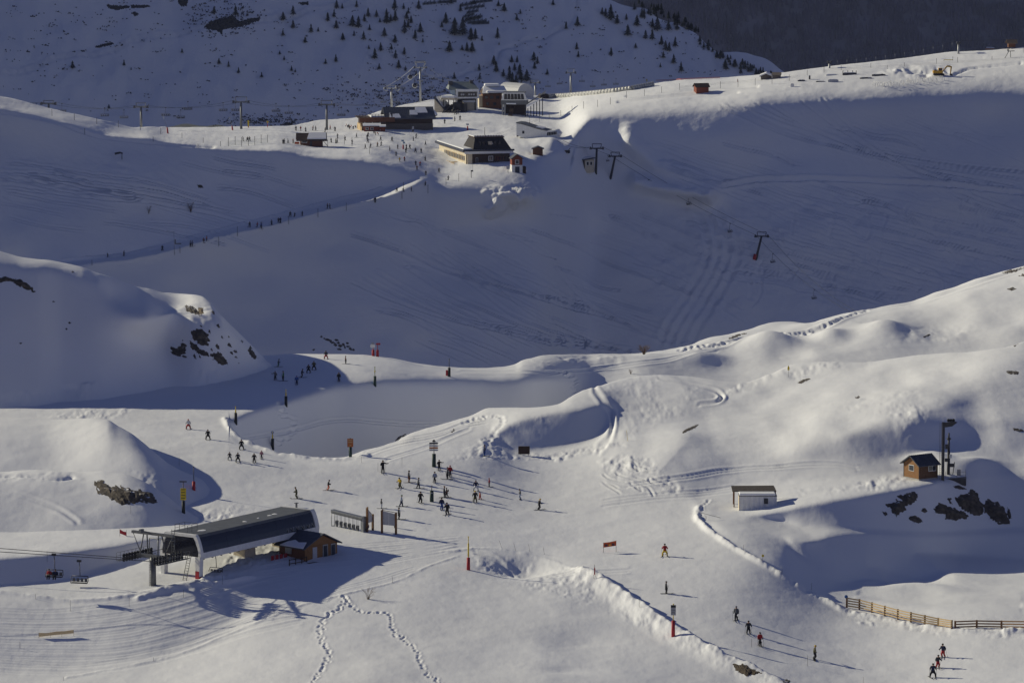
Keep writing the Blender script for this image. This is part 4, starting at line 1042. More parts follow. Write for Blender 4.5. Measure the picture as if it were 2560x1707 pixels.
part('wall', WOODB, cab, lambda b: b.extrude([(0, 0, .22), (0, d, .22), (0, d, e), (0, d / 2, ap), (0, 0, e)], (w, 0, 0)))
planks(cab, mat('red_brown_board', (.12, .066, .036), .8, 0, .25, 6), 0.05, w - .05, -.004, .24, e, 11)
for i in range(11):
    z0 = .24 + (e - .24) * i / 11; part('board', WOODO, cab, lambda b: b.box(-.045, -.004, .05, d - .05, z0, z0 + (e - .24) / 11 - .02))
part('gable_board', WOODO, cab, lambda b: b.extrude([(-.045, .1, e), (-.045, d - .1, e), (-.045, d / 2, ap - .12)], (.04, 0, 0)))
for (x, y) in ((-.06, -.06), (w - .06, -.06), (-.06, d - .06)): part('corner_post', WOODD, cab, lambda b: b.box(x, x + .14, y, y + .14, .2, e))
for s in (0, 1):
    ya, yb = (-.45, d / 2) if s == 0 else (d + .45, d / 2)
    part('roof', SLATE, cab, lambda b: b.extrude([(-.5, ya, e - .22), (-.5, yb + (-.002 if s == 0 else .002), ap + .04), (-.5, yb + (-.002 if s == 0 else .002), ap + .16), (-.5, ya, e - .10)], (w + .9, 0, 0)))
    for i in range(12): part('roof_rib', SLATE, cab, lambda b: b.bar((-.45 + i * .385, ya, e - .08), (-.45 + i * .385, yb, ap + .18), .035, n=4))
wi = part('window', WHITEP, cab, lambda b: b.box(w * .5, w * .92, -.075, -.045, 1.25, 2.1)); part('pane', GLASSB, wi, lambda b: b.box(w * .52, w * .70, -.095, -.077, 1.32, 2.03).box(w * .72, w * .90, -.095, -.077, 1.32, 2.03))
wi = part('window', WHITEP, cab, lambda b: b.box(-.075, -.045, 1.2, 2.4, 1.25, 2.2)); part('pane', GLASSB, wi, lambda b: b.box(-.095, -.077, 1.28, 2.32, 1.32, 2.12))
mP = ground(2357, 1200)
mast = thing('lift_mast', 'tall dark steel lift mast with ladder and overhanging roller arm', 'mast', mP, 0)
mh = 146 * mpp(mP)
part('column', DARKM, mast, lambda b: b.box(-.2, .2, -.2, .2, -2, mh))
part('ladder', DARKM, mast, lambda b: [b.bar((x, -.2, 0), (x, -.2, mh), .03, n=4) for x in (-.55, -.3)] + [b.bar((-.55, -.2, .3 + i * .32), (-.3, -.2, .3 + i * .32), .02, n=4) for i in range(int(mh / .32) - 1)])
part('arm', DARKM, mast, lambda b: b.extrude([(-.2, -.15, mh - .5), (.3, -.15, mh - .75), (1.3, -.15, mh - .6), (2.1, -.15, mh + .02), (1.7, -.15, mh + .12), (.3, -.15, mh - .02), (-.2, -.15, mh + .05)], (0, .3, 0)))
for x in (.75, 1.1, 1.5): part('roller', RUBBER, mast, lambda b: b.disc((x, 0, mh + .3), (0, 1, 0), .24, .2, 10))
part('bracket', DARKM, mast, lambda b: b.cbox((.5, 0, mh * .58), .4, .3, .7).cbox((.5, 0, mh * .35), .45, .35, .5))
m2P = ground(2371, 1185)
mast2 = thing('lift_mast', 'shorter dark mast with white lamp box behind the taller mast', 'mast', m2P, 0)
m2h = 104 * mpp(m2P)
part('column', DARKM, mast2, lambda b: b.bar((0, 0, -2), (0, 0, m2h * .55), .26, .22).bar((0, 0, m2h * .55), (0, 0, m2h * .86), .2, .16).bar((0, 0, m2h * .86), (0, 0, m2h), .15, .12))
part('collar', DARKM, mast2, lambda b: b.disc((0, 0, m2h * .86), (0, 0, 1), .34, .2))
part('lamp_box', WHITEP, mast2, lambda b: b.cbox((.28, -.2, m2h * .44), .38, .25, .55))
part('bracket', DARKM, mast2, lambda b: b.cbox((.5, -.1, m2h * .22), .8, .4, .5).bar((.6, 0, -.5), (.9, -.2, m2h * .3), .06))
plP = ground(2389, 1196)
plat = thing('steel_platform', 'dark steel platform with railings at the foot of the masts', 'platform', plP, math.radians(-6))
part('deck', DARKM, plat, lambda b: b.box(-1.6, 1.6, -.8, 2.2, -.9, .1))
part('railing', GALVD, plat, lambda b: [b.bar((x, y, .1), (x, y, 1.15), .03, n=4) for x, y in ((-1.5, -.7), (-.7, -.7), (0.2, -.7), (1.5, -.7), (1.5, .4), (1.5, 1.4), (1.5, 2.1), (.6, 2.1))] + [b.bar((0.2, -.7, z), (1.5, -.7, z), .025, n=4) for z in (.6, 1.15)] + [b.bar((1.5, -.7, z), (1.5, 2.1, z), .025, n=4) for z in (.6, 1.15)])
part('control_box', GALV, plat, lambda b: b.box(.2, .75, 1.2, 1.6, .1, 1.2)); part('leg', DARKM, plat, lambda b: [b.box(x, x + .15, -.7, -.55, -3, -.9) for x in (-1.5, 0, 1.35)])

# ------------------------------------------------------------------ wooden fence along the run
posts = [((1127,1057),985),((1212,1069),998),((1297,1090),1020),((1384,1114),1043),((1472,1137),1066),((1560,1155),1086),((1654,1170),1106),((1745,1182),1125),((1836,1198),1140)]
Pp = [(ground(1700 + x / 2.703, 1127 + y / 2.703), (y - t) / 2.703) for (x, y), t in posts]
fen = thing('wooden_fence', 'pale-railed wooden fence stepping down along the ploughed bank', 'fence', Pp[0][0], 0)
def fence_build(root, Pp, nr, rm):
    o = Vector(root.location)
    for k, (p, h) in enumerate(Pp):
        q = p - o; H = h * mpp(p)
        part('post', WOODP, root, lambda b: b.box(q.x - .13, q.x + .13, q.y - .1, q.y + .1, q.z - .6, q.z + H))
        if k + 1 < len(Pp):
            q2 = Pp[k + 1][0] - o; H2 = Pp[k + 1][1] * mpp(Pp[k + 1][0])
            for r in range(nr):
                f = .2 + .72 * r / (nr - 1)
                a = q + Vector((.02, -.16 - .01 * r, H * f)); c = q2 + Vector((-.02, -.16 - .01 * r, H2 * f)); yw = math.atan2(c.y - a.y, c.x - a.x)
                dx = Vector((-math.sin(yw), math.cos(yw), 0)) * .025
                part('rail', rm, root, lambda b: b.add([a - dx + Vector((0,0,-.09)), c - dx + Vector((0,0,-.09)), c + dx + Vector((0,0,-.09)), a + dx + Vector((0,0,-.09)), a - dx + Vector((0,0,.09)), c - dx + Vector((0,0,.09)), c + dx + Vector((0,0,.09)), a + dx + Vector((0,0,.09))], [(0,3,2,1),(4,5,6,7),(0,1,5,4),(1,2,6,5),(2,3,7,6),(3,0,4,7)]))
fence_build(fen, Pp, 4, WOODL)
part('round_sign', BLUES, fen, lambda b: b.disc((-.12, -.2, Pp[0][1] * mpp(Pp[0][0]) + .1), (0, 1, 0), .24, .05, 14))
Pq = [(ground(1700 + x / 2.703, 1127 + y / 2.703), 52 / 2.703) for x, y in ((1842,1197),(2005,1192),(2172,1195),(2335,1197),(2500,1200))]
Pq[0][0].x += .35
fen2 = thing('wooden_fence', 'low brown-railed fence continuing to the right from the pale fence', 'fence', Pq[0][0], 0)
fence_build(fen2, Pq, 3, mat('weathered_rail', (.22, .13, .07), .85, 0, .25, 5))

# ------------------------------------------------------------------ padded marker poles and signs
def pad_pole(px, base, padtop, poletop, pad, label, pole=DARKM, sleeve=None, name='piste_marker', rpad=.26, extra=None):
    P = ground(px, base); m = mpp(P); o = thing(name, label, 'marker pole', P, 0, 'padded marker poles beside the runs')
    hp, ht = (base - padtop) * m, (base - poletop) * m
    part('padding', pad, o, lambda b: b.bar((0, 0, -.3), (0, 0, hp), rpad, rpad * .94, 12))
    part('pole', pole, o, lambda b: b.bar((0, 0, hp), (0, 0, ht), .06, .055, 8))
    part('cap', pole, o, lambda b: b.disc((0, 0, ht), (0, 0, 1), .1, .08, 8))
    if sleeve: part('sleeve', sleeve[0], o, lambda b: b.bar((0, 0, (base - sleeve[1]) * m), (0, 0, (base - sleeve[2]) * m), .11, .11, 8))
    if extra: extra(o, m, base)
    return o
pad_pole(1171, 1424, 1393, 1340, REDP, 'tall red-padded pole with yellow sleeve at the edge of the pit', YELLOW, (YELLOW, 1390, 1357))
def white_sign(o, m, base):
    z0, z1 = (base - 1536) * m, (base - 1510) * m
    p = part('sign_panel', GREYB, o, lambda b: b.box(-.34, .34, -.12, -.08, z0, z1)); part('sign_header', BLACKP, p, lambda b: b.box(-.34, .34, -.14, -.122, z1 - .34, z1))
    for k in range(4): part('text_line', DARKM, p, lambda b: b.box(-.27, .27 - .08 * (k % 2), -.14, -.122, z0 + .18 + .22 * k, z0 + .24 + .22 * k))
pad_pole(1683, 1589.5, 1550.6, 1508, REDP, 'red-padded pole carrying a white notice near the bottom bank', YELLOW, None, extra=white_sign)
pad_pole(484.6, 1224, 1203, 1166, REDP, 'red-padded pole with bare dark top in the knoll shadow')
def yellow_sign(o, m, base):
    z0, z1 = (base - 1249) * m, (base - 1219) * m
    p = part('sign_panel', YELLOW, o, lambda b: b.box(-.42, .42, -.14, -.08, z0, z1)); part('text_line', BLACKP, p, lambda b: [b.box(-.3, .3, -.155, -.142, z0 + .25 + .42 * k, z0 + .36 + .42 * k) for k in range(4)])
    part('crossbar', DARKM, o, lambda b: b.box(-.55, .5, -.06, .06, (base - 1204) * m, (base - 1201) * m))
pad_pole(458.7, 1282, 1251, 1203, BLACKP, 'black-padded pole with tall yellow panel behind the terminal', extra=yellow_sign)
def orange_sign(o, m, base):
    z0, z1 = (base - 1116) * m, (base - 1095) * m
    p = part('sign_panel', ORANGEB, o, lambda b: b.box(-.46, .46, -.32, -.27, z0, z1)); part('text_line', WOODL, p, lambda b: [b.box(-.34, .34, -.335, -.322, z1 - .32 - .3 * k, z1 - .2 - .3 * k) for k in range(2)]); part('arrow', WOODL, p, lambda b: b.extrude([(-.12, -.335, z0 + .18), (.12, -.335, z0 + .18), (0, -.335, z0 + .38)], (0, .012, 0)))
pad_pole(876, 1142, 1116, 1095, GREENP, 'dark green padded pole with orange board at the hollow edge', extra=orange_sign)
def arrows(o, m, base):
    for k, (mm, y) in enumerate(((NAVY, 1107), (GREYB, 1113), (ORANGEB, 1118.5), (GREYB, 1124))):
        z = (base - y) * m
        part('arrow_board', mm, o, lambda b: b.extrude([(-.72, -.1, z - .13), (.55, -.1, z - .13), (.68, -.1, z), (.55, -.1, z + .13), (-.72, -.1, z + .13)], (0, .05, 0)))
    part('finial', DARKM, o, lambda b: b.extrude([(-.35, -.1, (base - 1103) * m), (.35, -.1, (base - 1103) * m), (0, -.1, (base - 1097) * m)], (0, .1, 0)))
pad_pole(1085, 1166, 1134, 1103, GREENP, 'green padded signpost with four direction boards above the crowd', extra=arrows, rpad=.32)
def letters(o, m, base): part('lettering', GREYB, o, lambda b: b.box(-.16, .16, -.335, -.31, (base - 1232) * m, (base - 1230) * m))
pad_pole(1079.4, 1253.5, 1225.5, 1213.5, GREENP, 'dark green padded post in the middle of the crowd', extra=letters, rpad=.31)
pad_pole(589.4, 1057.6, 1031.7, 1016, BLACKP, 'black padded pole with yellow top on the bend of the bank', YELLOW, (YELLOW, 1031, 1024))
pad_pole(715, 1013, 990, 974, BLACKP, 'black padded pole with yellow top in the shaded hollow rim', YELLOW, (YELLOW, 988, 982))
def ring(o, m, base): part('ring_sign', BLUES, o, lambda b: b.ring((0, -.1, (base - 1080) * m), (0, 1, 0), .2, .05, 12))
pad_pole(681.5, 1120.5, 1095.7, 1080, BLACKP, 'black padded pole with yellow collar and ring sign inside the hollow bank', YELLOW, (YELLOW, 1095, 1087), extra=ring)
pad_pole(937.3, 963, 940, 917, GREENP, 'dark green padded pole with yellow-green tip left of centre on the upper loop', mat('lime_pole', (.20, .24, .03), .6), (YELLOW, 930, 926))
def redbit(o, m, base): part('red_cover', REDP, o, lambda b: b.cbox((-.42, .1, (base - 932) * m), .35, .3, .95))
pad_pole(1123, 941, 919, 897, BLACKP, 'black padded pole with a red cover behind it on the upper loop', extra=redbit)
def wsign(o, m, base):
    part('sign_panel', WHITEP, o, lambda b: b.box(-.5, .35, -.1, -.05, (base - 869) * m, (base - 861) * m)); part('lamp', GALV, o, lambda b: b.cbox((-.1, 0, (base - 858) * m), .4, .3, .25))
pad_pole(933, 890, 874.5, 858, REDP, 'red padded pole with small white sign on the far rim', ORANGE, extra=wsign)
def tsign(o, m, base): part('arrow_board', REDP, o, lambda b: b.extrude([(-.3, -.1, (base - 861) * m), (.5, -.1, (base - 862) * m), (.5, -.1, (base - 857) * m), (-.3, -.1, (base - 858) * m)], (0, .08, 0)))
pad_pole(943.8, 891.5, 874.5, 858, REDP, 'red padded pole with red arrow board on the far rim', REDP, extra=tsign)
def stick(px, base, top, label, m=GALVD, flag=None, lean=(0, 0), name='marker_stick', r=.028):
    P = ground(px, base); h = (base - top) * mpp(P); o = thing(name, label, 'marker', P, 0, 'thin marker sticks in the snow')
    part('stick', m, o, lambda b: b.bar((0, 0, -.2), (lean[0], lean[1], h), r, r, 5))
    if flag: part('flag', flag, o, lambda b: b.extrude([(-.16, -.04, h * .62), (.16, -.04, h * .62), (.18, -.04, h * .85), (.0, -.04, h * 1.05), (-.16, -.04, h * .88)], (0, .03, 0)))
stick(1971, 943, 914, 'stick with yellow panel beside the trodden trail on the right hill', flag=YELLOW)
stick(1569.6, 1102, 1075, 'leaning yellow-tipped stick below the hump', YELLOW, lean=(-.2, 0))
stick(1907, 1401, 1385, 'stick with yellow triangle behind the ploughed bank', flag=YELLOW)
for i, (x, y, h) in enumerate([(1859,1376,16),(1955,1434,16),(2029,1474,18),(1879,1617,22),(2019,1664,28),(1598,1517,26),(981,1456,16),(89,1497,14),(176,1527,28),(323,1516,24),(459,1493,20),(556,1460,22),(685,1539,22),(384,1652,10),(50,1619,16),(159,1700,10),(327,1284,20),(448,1164,22),(118,1404,28),(904,1157,18),(1005,1164,22),(2158,1706,16),(945,1178,22)]):
    stick(x, y, y - h, 'thin plain marker stick standing in the snow', DARKM, r=.02)
for x, y, l in ((1256, 1370, -.45), (1290, 1376, -.35), (1325, 1379, -.2), (1362, 1386, -.25)):
    stick(x, y, y - 20, 'thin marker stick leaning left on the rim of the pit', GALVD, lean=(l, 0), r=.02)
P = ground(1484.5, 1446)
fl = thing('warning_flag', 'red net flag furled on two crossed sticks beside the pit', 'flag', P, 0)
part('stick', DARKM, fl, lambda b: b.bar((0, 0, -.2), (.12, 0, 2.0), .03).bar((.35, 0, -.1), (.05, .1, 1.5), .025))
part('net', REDP, fl, lambda b: b.extrude([(-.05, -.05, .4), (.2, -.05, .7), (.22, -.05, 1.3), (.12, -.05, 1.75), (.02, -.05, 1.4), (.08, -.05, .95)], (0, .06, 0)))
A_, B_ = ground(1508.5, 1381), ground(1541, 1377)
ban = thing('warning_banner', 'orange warning banner with yellow triangle stretched across the run', 'banner', A_, math.atan2(B_.y - A_.y, B_.x - A_.x) * .3)
bw = 32 * mpp(A_)
part('stick', GALVD, ban, lambda b: b.bar((0, 0, -.3), (0, 0, 1.5), .03)); part('stick', GALVD, ban, lambda b: b.bar((bw, 0, -.3), (bw, 0, 1.75), .03))
cl_ = part('cloth', ORANGE, ban, lambda b: b.extrude([(0, -.03, .75), (bw, -.03, 1.0), (bw, -.03, 1.72), (bw * .5, -.03, 1.54), (0, -.03, 1.45)], (0, .03, 0)))
part('emblem', YELLOW, cl_, lambda b: b.extrude([(bw * .42, -.045, 1.0), (bw * .58, -.045, 1.03), (bw * .5, -.045, 1.32)], (0, .012, 0)))
part('text_line', NAVY, cl_, lambda b: [b.box(bw * q, bw * q + .42, -.045, -.032, z, z + .14) for q, z in ((.1, 1.08), (.66, 1.2), (.1, .92), (.66, 1.02))])
P = ground(303, 1340); nf = thing('warning_flag', 'red net banner on two sticks behind the lift tower', 'flag', P, 0)
part('stick', GALVD, nf, lambda b: b.bar((-.2, 0, -.2), (-.2, 0, 1.1), .025).bar((.75, 0, -.4), (.75, 0, .9), .025))
part('net', REDP, nf, lambda b: b.extrude([(-.2, -.03, .45), (.75, -.03, .05), (.75, -.03, .62), (.3, -.03, .72), (-.2, -.03, 1.05)], (0, .03, 0)))
A_, B_ = ground(97, 1594), ground(183, 1584)
nt = thing('safety_net', 'low yellow-orange safety net across the groomed run at bottom left', 'net', A_, math.atan2(B_.y - A_.y, B_.x - A_.x) * .25)
nw = 87 * mpp(A_)
part('net', mat('orange_net', (.72, .55, .30), .8, 0, .3, 20), nt, lambda b: b.extrude([(0, -.02, .18), (nw * .5, -.02, .42), (nw, -.02, .62), (nw, -.02, 1.08), (nw * .75, -.02, .92), (nw * .5, -.02, .88), (nw * .25, -.02, .68), (0, -.02, .72)], (0, .04, 0)))
part('stick', DARKM, nt, lambda b: [b.bar((nw * q, 0, -.2), (nw * q, 0, .75 + .3 * q), .02, n=4) for q in (0, .33, .66, 1)])
P = ground(1310, 1137); bb = thing('blank_board', 'dark brown blank board standing low below the hump', 'sign board', P, 0)
part('panel', WOODD, bb, lambda b: b.box(-.9, .9, -.05, .05, .15, 1.4)); part('leg', WOODD, bb, lambda b: b.box(-.7, -.6, -.04, .04, -.3, .15)); part('leg', WOODD, bb, lambda b: b.box(.6, .7, -.04, .04, -.3, .15))
P = ground(1758, 1300); fr = thing('pipe_frame', 'bent thin pipe frame beside the snow bank below the container', 'frame', P, 0)
part('pipe', GALVD, fr, lambda b: b.path([(-.35, .1, -.3), (-.3, .1, 1.1), (2.6, .0, .35)], .03).bar((.4, 0, -.6), (.4, 0, .75), .03))
# ------------------------------------------------------------------ rock outcrops: rough shells standing out of the snow, one thing each
def rock_patch(poly, label, h=.5, step=None, seed=0, m=ROCK, name='rock_outcrop', group='rock outcrops', cat='rock'):
    rg = np.random.default_rng(seed); P = np.array(poly, float); P = P.mean(0) + (P - P.mean(0)) * (1.12 if name == 'rock_outcrop' else 1.0); poly = [tuple(q) for q in P]
    x0, y0 = P.min(0); x1, y1 = P.max(0)
    st = step or max(1.6, min((x1 - x0), (y1 - y0)) / 9.0)
    X, Y = np.meshgrid(np.arange(x0 - st, x1 + st * 1.5, st), np.arange(y0 - st, y1 + st * 1.5, st))
    X = X + rg.uniform(-.3, .3, X.shape) * st; Y = Y + rg.uniform(-.3, .3, Y.shape) * st
    c = inpoly(X, Y, poly)
    d, _, _ = pdist(X, Y, np.vstack([P, P[:1]]), 1.0); d = np.where(c, abs(d), -abs(d)) + st * .35 * rg.normal(size=X.shape)
    G = ground((x0 + x1) / 2, (y0 + y1) / 2); mp = mpp(G); cen = G
    idx = {}; vs = []; ins = d > -st * 1.3
    base = []
    for j in range(X.shape[0]):
        for i in range(X.shape[1]):
            if not ins[j, i]: continue
            p = ground(float(X[j, i]), float(Y[j, i])); n = Vector((p.x - cen.x, p.y - cen.y, p.z - cen.z))
            dd = d[j, i] * mp
            lift = h * min(1, max(0, dd / (h * 1.2))) * (.45 + .55 * rg.random() + .35 * float(vnoise(np.array(p.x * .8 + seed), np.array(p.z * 1.1), 3)))
            if d[j, i] <= -.35 * st: lift = -.1
            elif d[j, i] <= 0: lift = .12 * h
            q = n + Vector((0, -.75, .45)) * lift
            idx[j, i] = len(vs); vs.append(q)
    fs = []
    for j in range(X.shape[0] - 1):
        for i in range(X.shape[1] - 1):
            k = [(j, i), (j, i + 1), (j + 1, i + 1), (j + 1, i)]
            if all(t in idx for t in k):
                q = [idx[t] for t in k]
                # quads that stretch across a hidden gap are dropped
                if max((vs[q[a]] - vs[q[(a + 1) % 4]]).length for a in range(4)) < 40 * st * mp: fs += [(q[0], q[1], q[2]), (q[0], q[2], q[3])]
    if not fs: return
    up = list(range(len(vs)))                                     # keep the largest connected piece
    def root(i):
        while up[i] != i: up[i] = up[up[i]]; i = up[i]
        return i
    for f in fs: up[root(f[1])] = root(f[0]); up[root(f[2])] = root(f[0])
    cnt = {}
    for f in fs: cnt[root(f[0])] = cnt.get(root(f[0]), 0) + 1
    big = max(cnt, key=cnt.get); fs = [f for f in fs if root(f[0]) == big]
    us = sorted({i for f in fs for i in f}); mp_ = {k: i for i, k in enumerate(us)}; vs = [vs[k] for k in us]; fs = [tuple(mp_[i] for i in f) for f in fs]
    b = MB(); b.add(vs, fs); o = b.build(name, m); o.location = cen
    return tag(o, label, cat, group)
def zz(ox, oy, s, pts): return [(ox + x / s, oy + y / s) for x, y in pts]
K = 2.703
rock_patch(zz(0, 1127, K, [(652,225),(700,212),(760,250),(790,242),(860,258),(905,268),(1000,285),(1035,345),(940,335),(890,345),(830,350),(770,325),(740,300),(690,288),(670,250)]), 'long dark rock outcrop on the near left knoll', .7, seed=1)
rock_patch(zz(0, 560, K, [(0,365),(40,358),(90,375),(85,388),(40,385),(0,398)]), 'dark rock band at the left edge of the big hill', .6, seed=2)
rock_patch(zz(0, 560, K, [(95,372),(150,385),(195,415),(225,452),(180,438),(130,420),(100,392)]), 'slanting dark rock right of the band at the hill edge', .6, seed=3)
rock_patch(zz(0, 560, K, [(1255,555),(1300,560),(1330,580),(1345,615),(1300,600),(1265,585)]), 'rock just under the lit nose of the hill', .7, seed=4)
rock_patch(zz(0, 560, K, [(1340,568),(1370,570),(1375,600),(1355,618),(1342,595)]), 'tan rock beside the one under the lit nose', .7, seed=5, m=mat('tan_rock', (.19, .15, .10), .95, 0, .4, 1.5, .2))
rock_patch(zz(0, 560, K, [(1300,725),(1350,715),(1395,745),(1408,790),(1390,822),(1345,800),(1320,775),(1298,770)]), 'largest rock block on the rocky nose face', 1.0, seed=6)
rock_patch(zz(0, 560, K, [(1290,800),(1310,810),(1350,845),(1400,868),(1405,888),(1350,880),(1310,845),(1290,830)]), 'rock ledge below the largest block on the nose', .9, seed=7)
rock_patch(zz(0, 560, K, [(1155,835),(1210,842),(1235,790),(1250,830),(1250,870),(1215,890),(1180,870)]), 'pale-topped rock at the left foot of the nose', .9, seed=8)
rock_patch(zz(0, 560, K, [(1425,880),(1480,875),(1510,905),(1535,945),(1490,945),(1450,915)]), 'dark rock at the right foot of the nose', .9, seed=9)
rock_patch(zz(0, 560, K, [(1675,850),(1695,830),(1715,870),(1735,905),(1715,910),(1690,880)]), 'rock on the skyline toe of the rocky hill', .8, seed=10)
for i, (x, y, a, b2) in enumerate([(1440,600,12,18),(1475,690,12,20),(1500,765,8,10),(1470,830,16,22),(1415,730,8,16),(1550,820,16,18),(1590,862,16,12),(1565,872,12,14),(1430,850,8,14),(1545,763,6,8),(1635,795,8,10),(1315,895,10,22),(1350,895,8,12),(1245,897,18,10),(1360,690,8,8),(1490,883,14,14),(1595,900,10,8),(1613,938,5,5)]):
    rock_patch(zz(0, 560, K, [(x - a, y - b2 * .3), (x - a * .2, y - b2), (x + a * .7, y - b2 * .2), (x + a, y + b2 * .8), (x, y + b2 * .6)]), 'small rock scattered on the rocky nose face', .5, step=1.6, seed=20 + i, name='small_rock', group='small rocks on the nose')
R7 = lambda pts: zz(2160, 1020, 4.9, pts)
for lab, pts, sd in [('split block of rock under the cabin, upper piece', [(420,1080),(500,1068),(610,1030),(648,1048),(630,1130),(560,1180),(490,1185),(480,1120)], 41),
    ('split block of rock under the cabin, lower piece', [(272,1178),(340,1185),(420,1130),(480,1165),(500,1240),(455,1260),(405,1312),(350,1260),(320,1215)], 42),
    ('tall cracked rock under the steel platform', [(1150,1085),(1215,1062),(1300,1045),(1330,1005),(1370,1050),(1415,1090),(1390,1115),(1440,1165),(1490,1175),(1440,1200),(1448,1270),(1380,1295),(1260,1240),(1180,1190),(1135,1135)], 43),
    ('broad flat rock below the masts', [(878,1240),(930,1185),(1000,1205),(1080,1225),(1180,1270),(1258,1300),(1250,1330),(1120,1352),(1010,1345),(1000,1300),(920,1285)], 44),
    ('steep dark rock at the right of the rock face', [(1510,1140),(1600,1150),(1660,1185),(1720,1240),(1740,1290),(1770,1400),(1690,1410),(1590,1350),(1520,1280),(1485,1220)], 45),
    ('thin upright rock beside the steep dark rock', [(1760,1225),(1785,1240),(1800,1340),(1775,1350),(1755,1290)], 46),
    ('round rock on the lower snow of the rock face', [(560,1330),(620,1318),(680,1345),(705,1385),(660,1405),(600,1385),(550,1360)], 47),
    ('small wedge rock between the split block and flat rock', [(715,1235),(745,1222),(778,1268),(740,1278),(708,1258)], 48),
    ('little rock at the left foot of the split block', [(228,1270),(265,1272),(288,1300),(262,1315),(232,1290)], 49),
    ('dark ledge just below the platform', [(1100,960),(1170,948),(1220,975),(1248,992),(1190,995),(1120,975)], 50),
    ('small double rock above the broad flat rock', [(1022,1105),(1075,1108),(1060,1140),(1080,1170),(1055,1165),(1030,1130)], 51)]:
    rock_patch(R7(pts), lab, .8, seed=sd, group='rock outcrops on the right')
R6 = lambda pts: zz(1700, 560, K, pts)
for lab, pts, sd in [('thin rock streak at left of the big right hill', [(22,1400),(60,1375),(120,1355),(110,1370),(60,1395),(25,1410)], 61),
    ('thin rock on the brow below the trodden trail', [(798,1070),(830,1050),(890,1040),(860,1058),(820,1075)], 62),
    ('small dark stone on the sunlit hill', [(1185,1172),(1210,1160),(1222,1165),(1200,1180)], 63),
    ('rock crest at the top right skyline', [(2180,330),(2240,300),(2290,300),(2325,290),(2325,305),(2270,318),(2210,335)], 64),
    ('dark rock under the skyline crest', [(2215,440),(2240,430),(2275,440),(2240,450)], 65), ('rock ledge at the right edge below the crest', [(2290,350),(2325,335),(2325,355)], 66),
    ('rock scar on the hill behind the trail', [(330,770),(390,745),(450,738),(400,755),(350,775)], 67),
    ('rock scar in the middle of the pitted slope', [(1645,760),(1680,745),(1690,752),(1660,765)], 68),
    ('dark rock in the right-hand shade', [(2205,995),(2240,990),(2290,1000),(2280,1015),(2230,1012)], 69), ('dark rock low at the right edge in shade', [(2250,1378),(2300,1385),(2325,1400),(2300,1402),(2260,1392)], 70),
    ('stone on the skyline right end', [(2255,820),(2290,800),(2290,808),(2262,828)], 71)]:
    rock_patch(R6(pts), lab, .45, step=2.0, seed=sd, group='rocks on the right hills')
rock_patch(zz(850, 560, K, [(370,1470),(400,1435),(455,1418),(440,1432),(400,1462)]), 'rock at the crest of the hump', .5, step=2.0, seed=72, group='rocks near the hump')
rock_patch(zz(850, 560, K, [(750,1405),(770,1380),(775,1390),(760,1405)]), 'small stone on the sunlit hump', .3, step=1.6, seed=73, group='rocks near the hump')
rock_patch(zz(1700, 1127, K, [(365,1440),(400,1445),(430,1440),(470,1465),(540,1495),(500,1505),(450,1515),(410,1495),(380,1475)]), 'brown grassy rock near the bottom edge', .3, seed=74, m=mat('heath', (.075, .058, .04), .95, 0, .5, 5, .2), group='rocks near the bottom')
rock_patch(zz(1700, 1127, K, [(690,1545),(720,1540),(750,1555),(730,1567),(700,1562)]), 'tiny brown rock at the bottom edge', .2, step=1.6, seed=75, group='rocks near the bottom')
for i_, (x, y) in enumerate([(803,842),(811,846),(818,849),(826,852),(832,856),(838,862),(845,857),(850,864),(858,861),(862,868),(870,866),(876,872),(884,874),(848,873),(841,850),(868,858)]):
    w_, h_ = RNG.uniform(3, 7), RNG.uniform(2, 4)
    rock_patch([(x - w_, y - h_ * .2), (x - w_ * .2, y - h_), (x + w_ * .8, y - h_ * .4), (x + w_, y + h_ * .7), (x - w_ * .1, y + h_)], 'small dark rock in the broken line behind the upper loop, ' + ('left end' if x < 822 else 'middle' if x < 855 else 'right end'), .6, step=1.6, seed=300 + i_, name='small_rock', group='rocks behind the upper loop')
rock_patch(zz(0, 0, K, [(1335,1250),(1365,1255),(1370,1270),(1345,1268)]), 'lone dark rock on the shaded slope above the path', .8, step=2, seed=78, group='rocks on the shaded slope')
for x, y in ((470, 668), (448, 708), (138, 805), (490, 325), (362, 525), (2120, 850)):
    rock_patch(zz(0, 560, K, [(x - 10, y), (x, y - 7), (x + 11, y), (x + 2, y + 7)]), 'small stone on the shaded hillside', .3, step=1.5, seed=int(x), name='small_rock', group='small stones on the shaded hill')

# ------------------------------------------------------------------ leafless shrubs
def shrub(px, py, wpx, hpx, n, label, seed):
    rg = random.Random(seed); P = ground(px, py); m = mpp(P); o = thing('bare_shrub', label, 'shrub', P, 0, 'leafless shrubs')
    b = MB()
    for i in range(n):
        a = rg.uniform(0, 6.28); r = rg.uniform(.2, 1) * wpx * m / 2; h = rg.uniform(.4, 1) * hpx * m
        p1 = Vector((math.cos(a) * r * .4, math.sin(a) * r * .4, h * .6)); p2 = Vector((math.cos(a) * r, math.sin(a) * r, h))
        b.bar((rg.uniform(-.1, .1), rg.uniform(-.1, .1), -.2), p1, .022, .016, 4); b.bar(p1, p2, .016, .008, 3)
        for k in range(3): b.bar(p1.lerp(p2, rg.random()), p2 + Vector((rg.uniform(-.3, .3), rg.uniform(-.3, .3), rg.uniform(-.1, .3))) * r, .010, .006, 3)
    b.build('twigs', TWIG, o)
shrub(920, 1497, 40, 30, 16, 'sparse pale bare shrub beside the footprints', 1)
shrub(1610, 886, 40, 24, 70, 'dense brown bare shrub on the rim of the far bank', 2)
shrub(477, 531, 24, 26, 50, 'round dark bare shrub on the shaded slope above the path', 3)
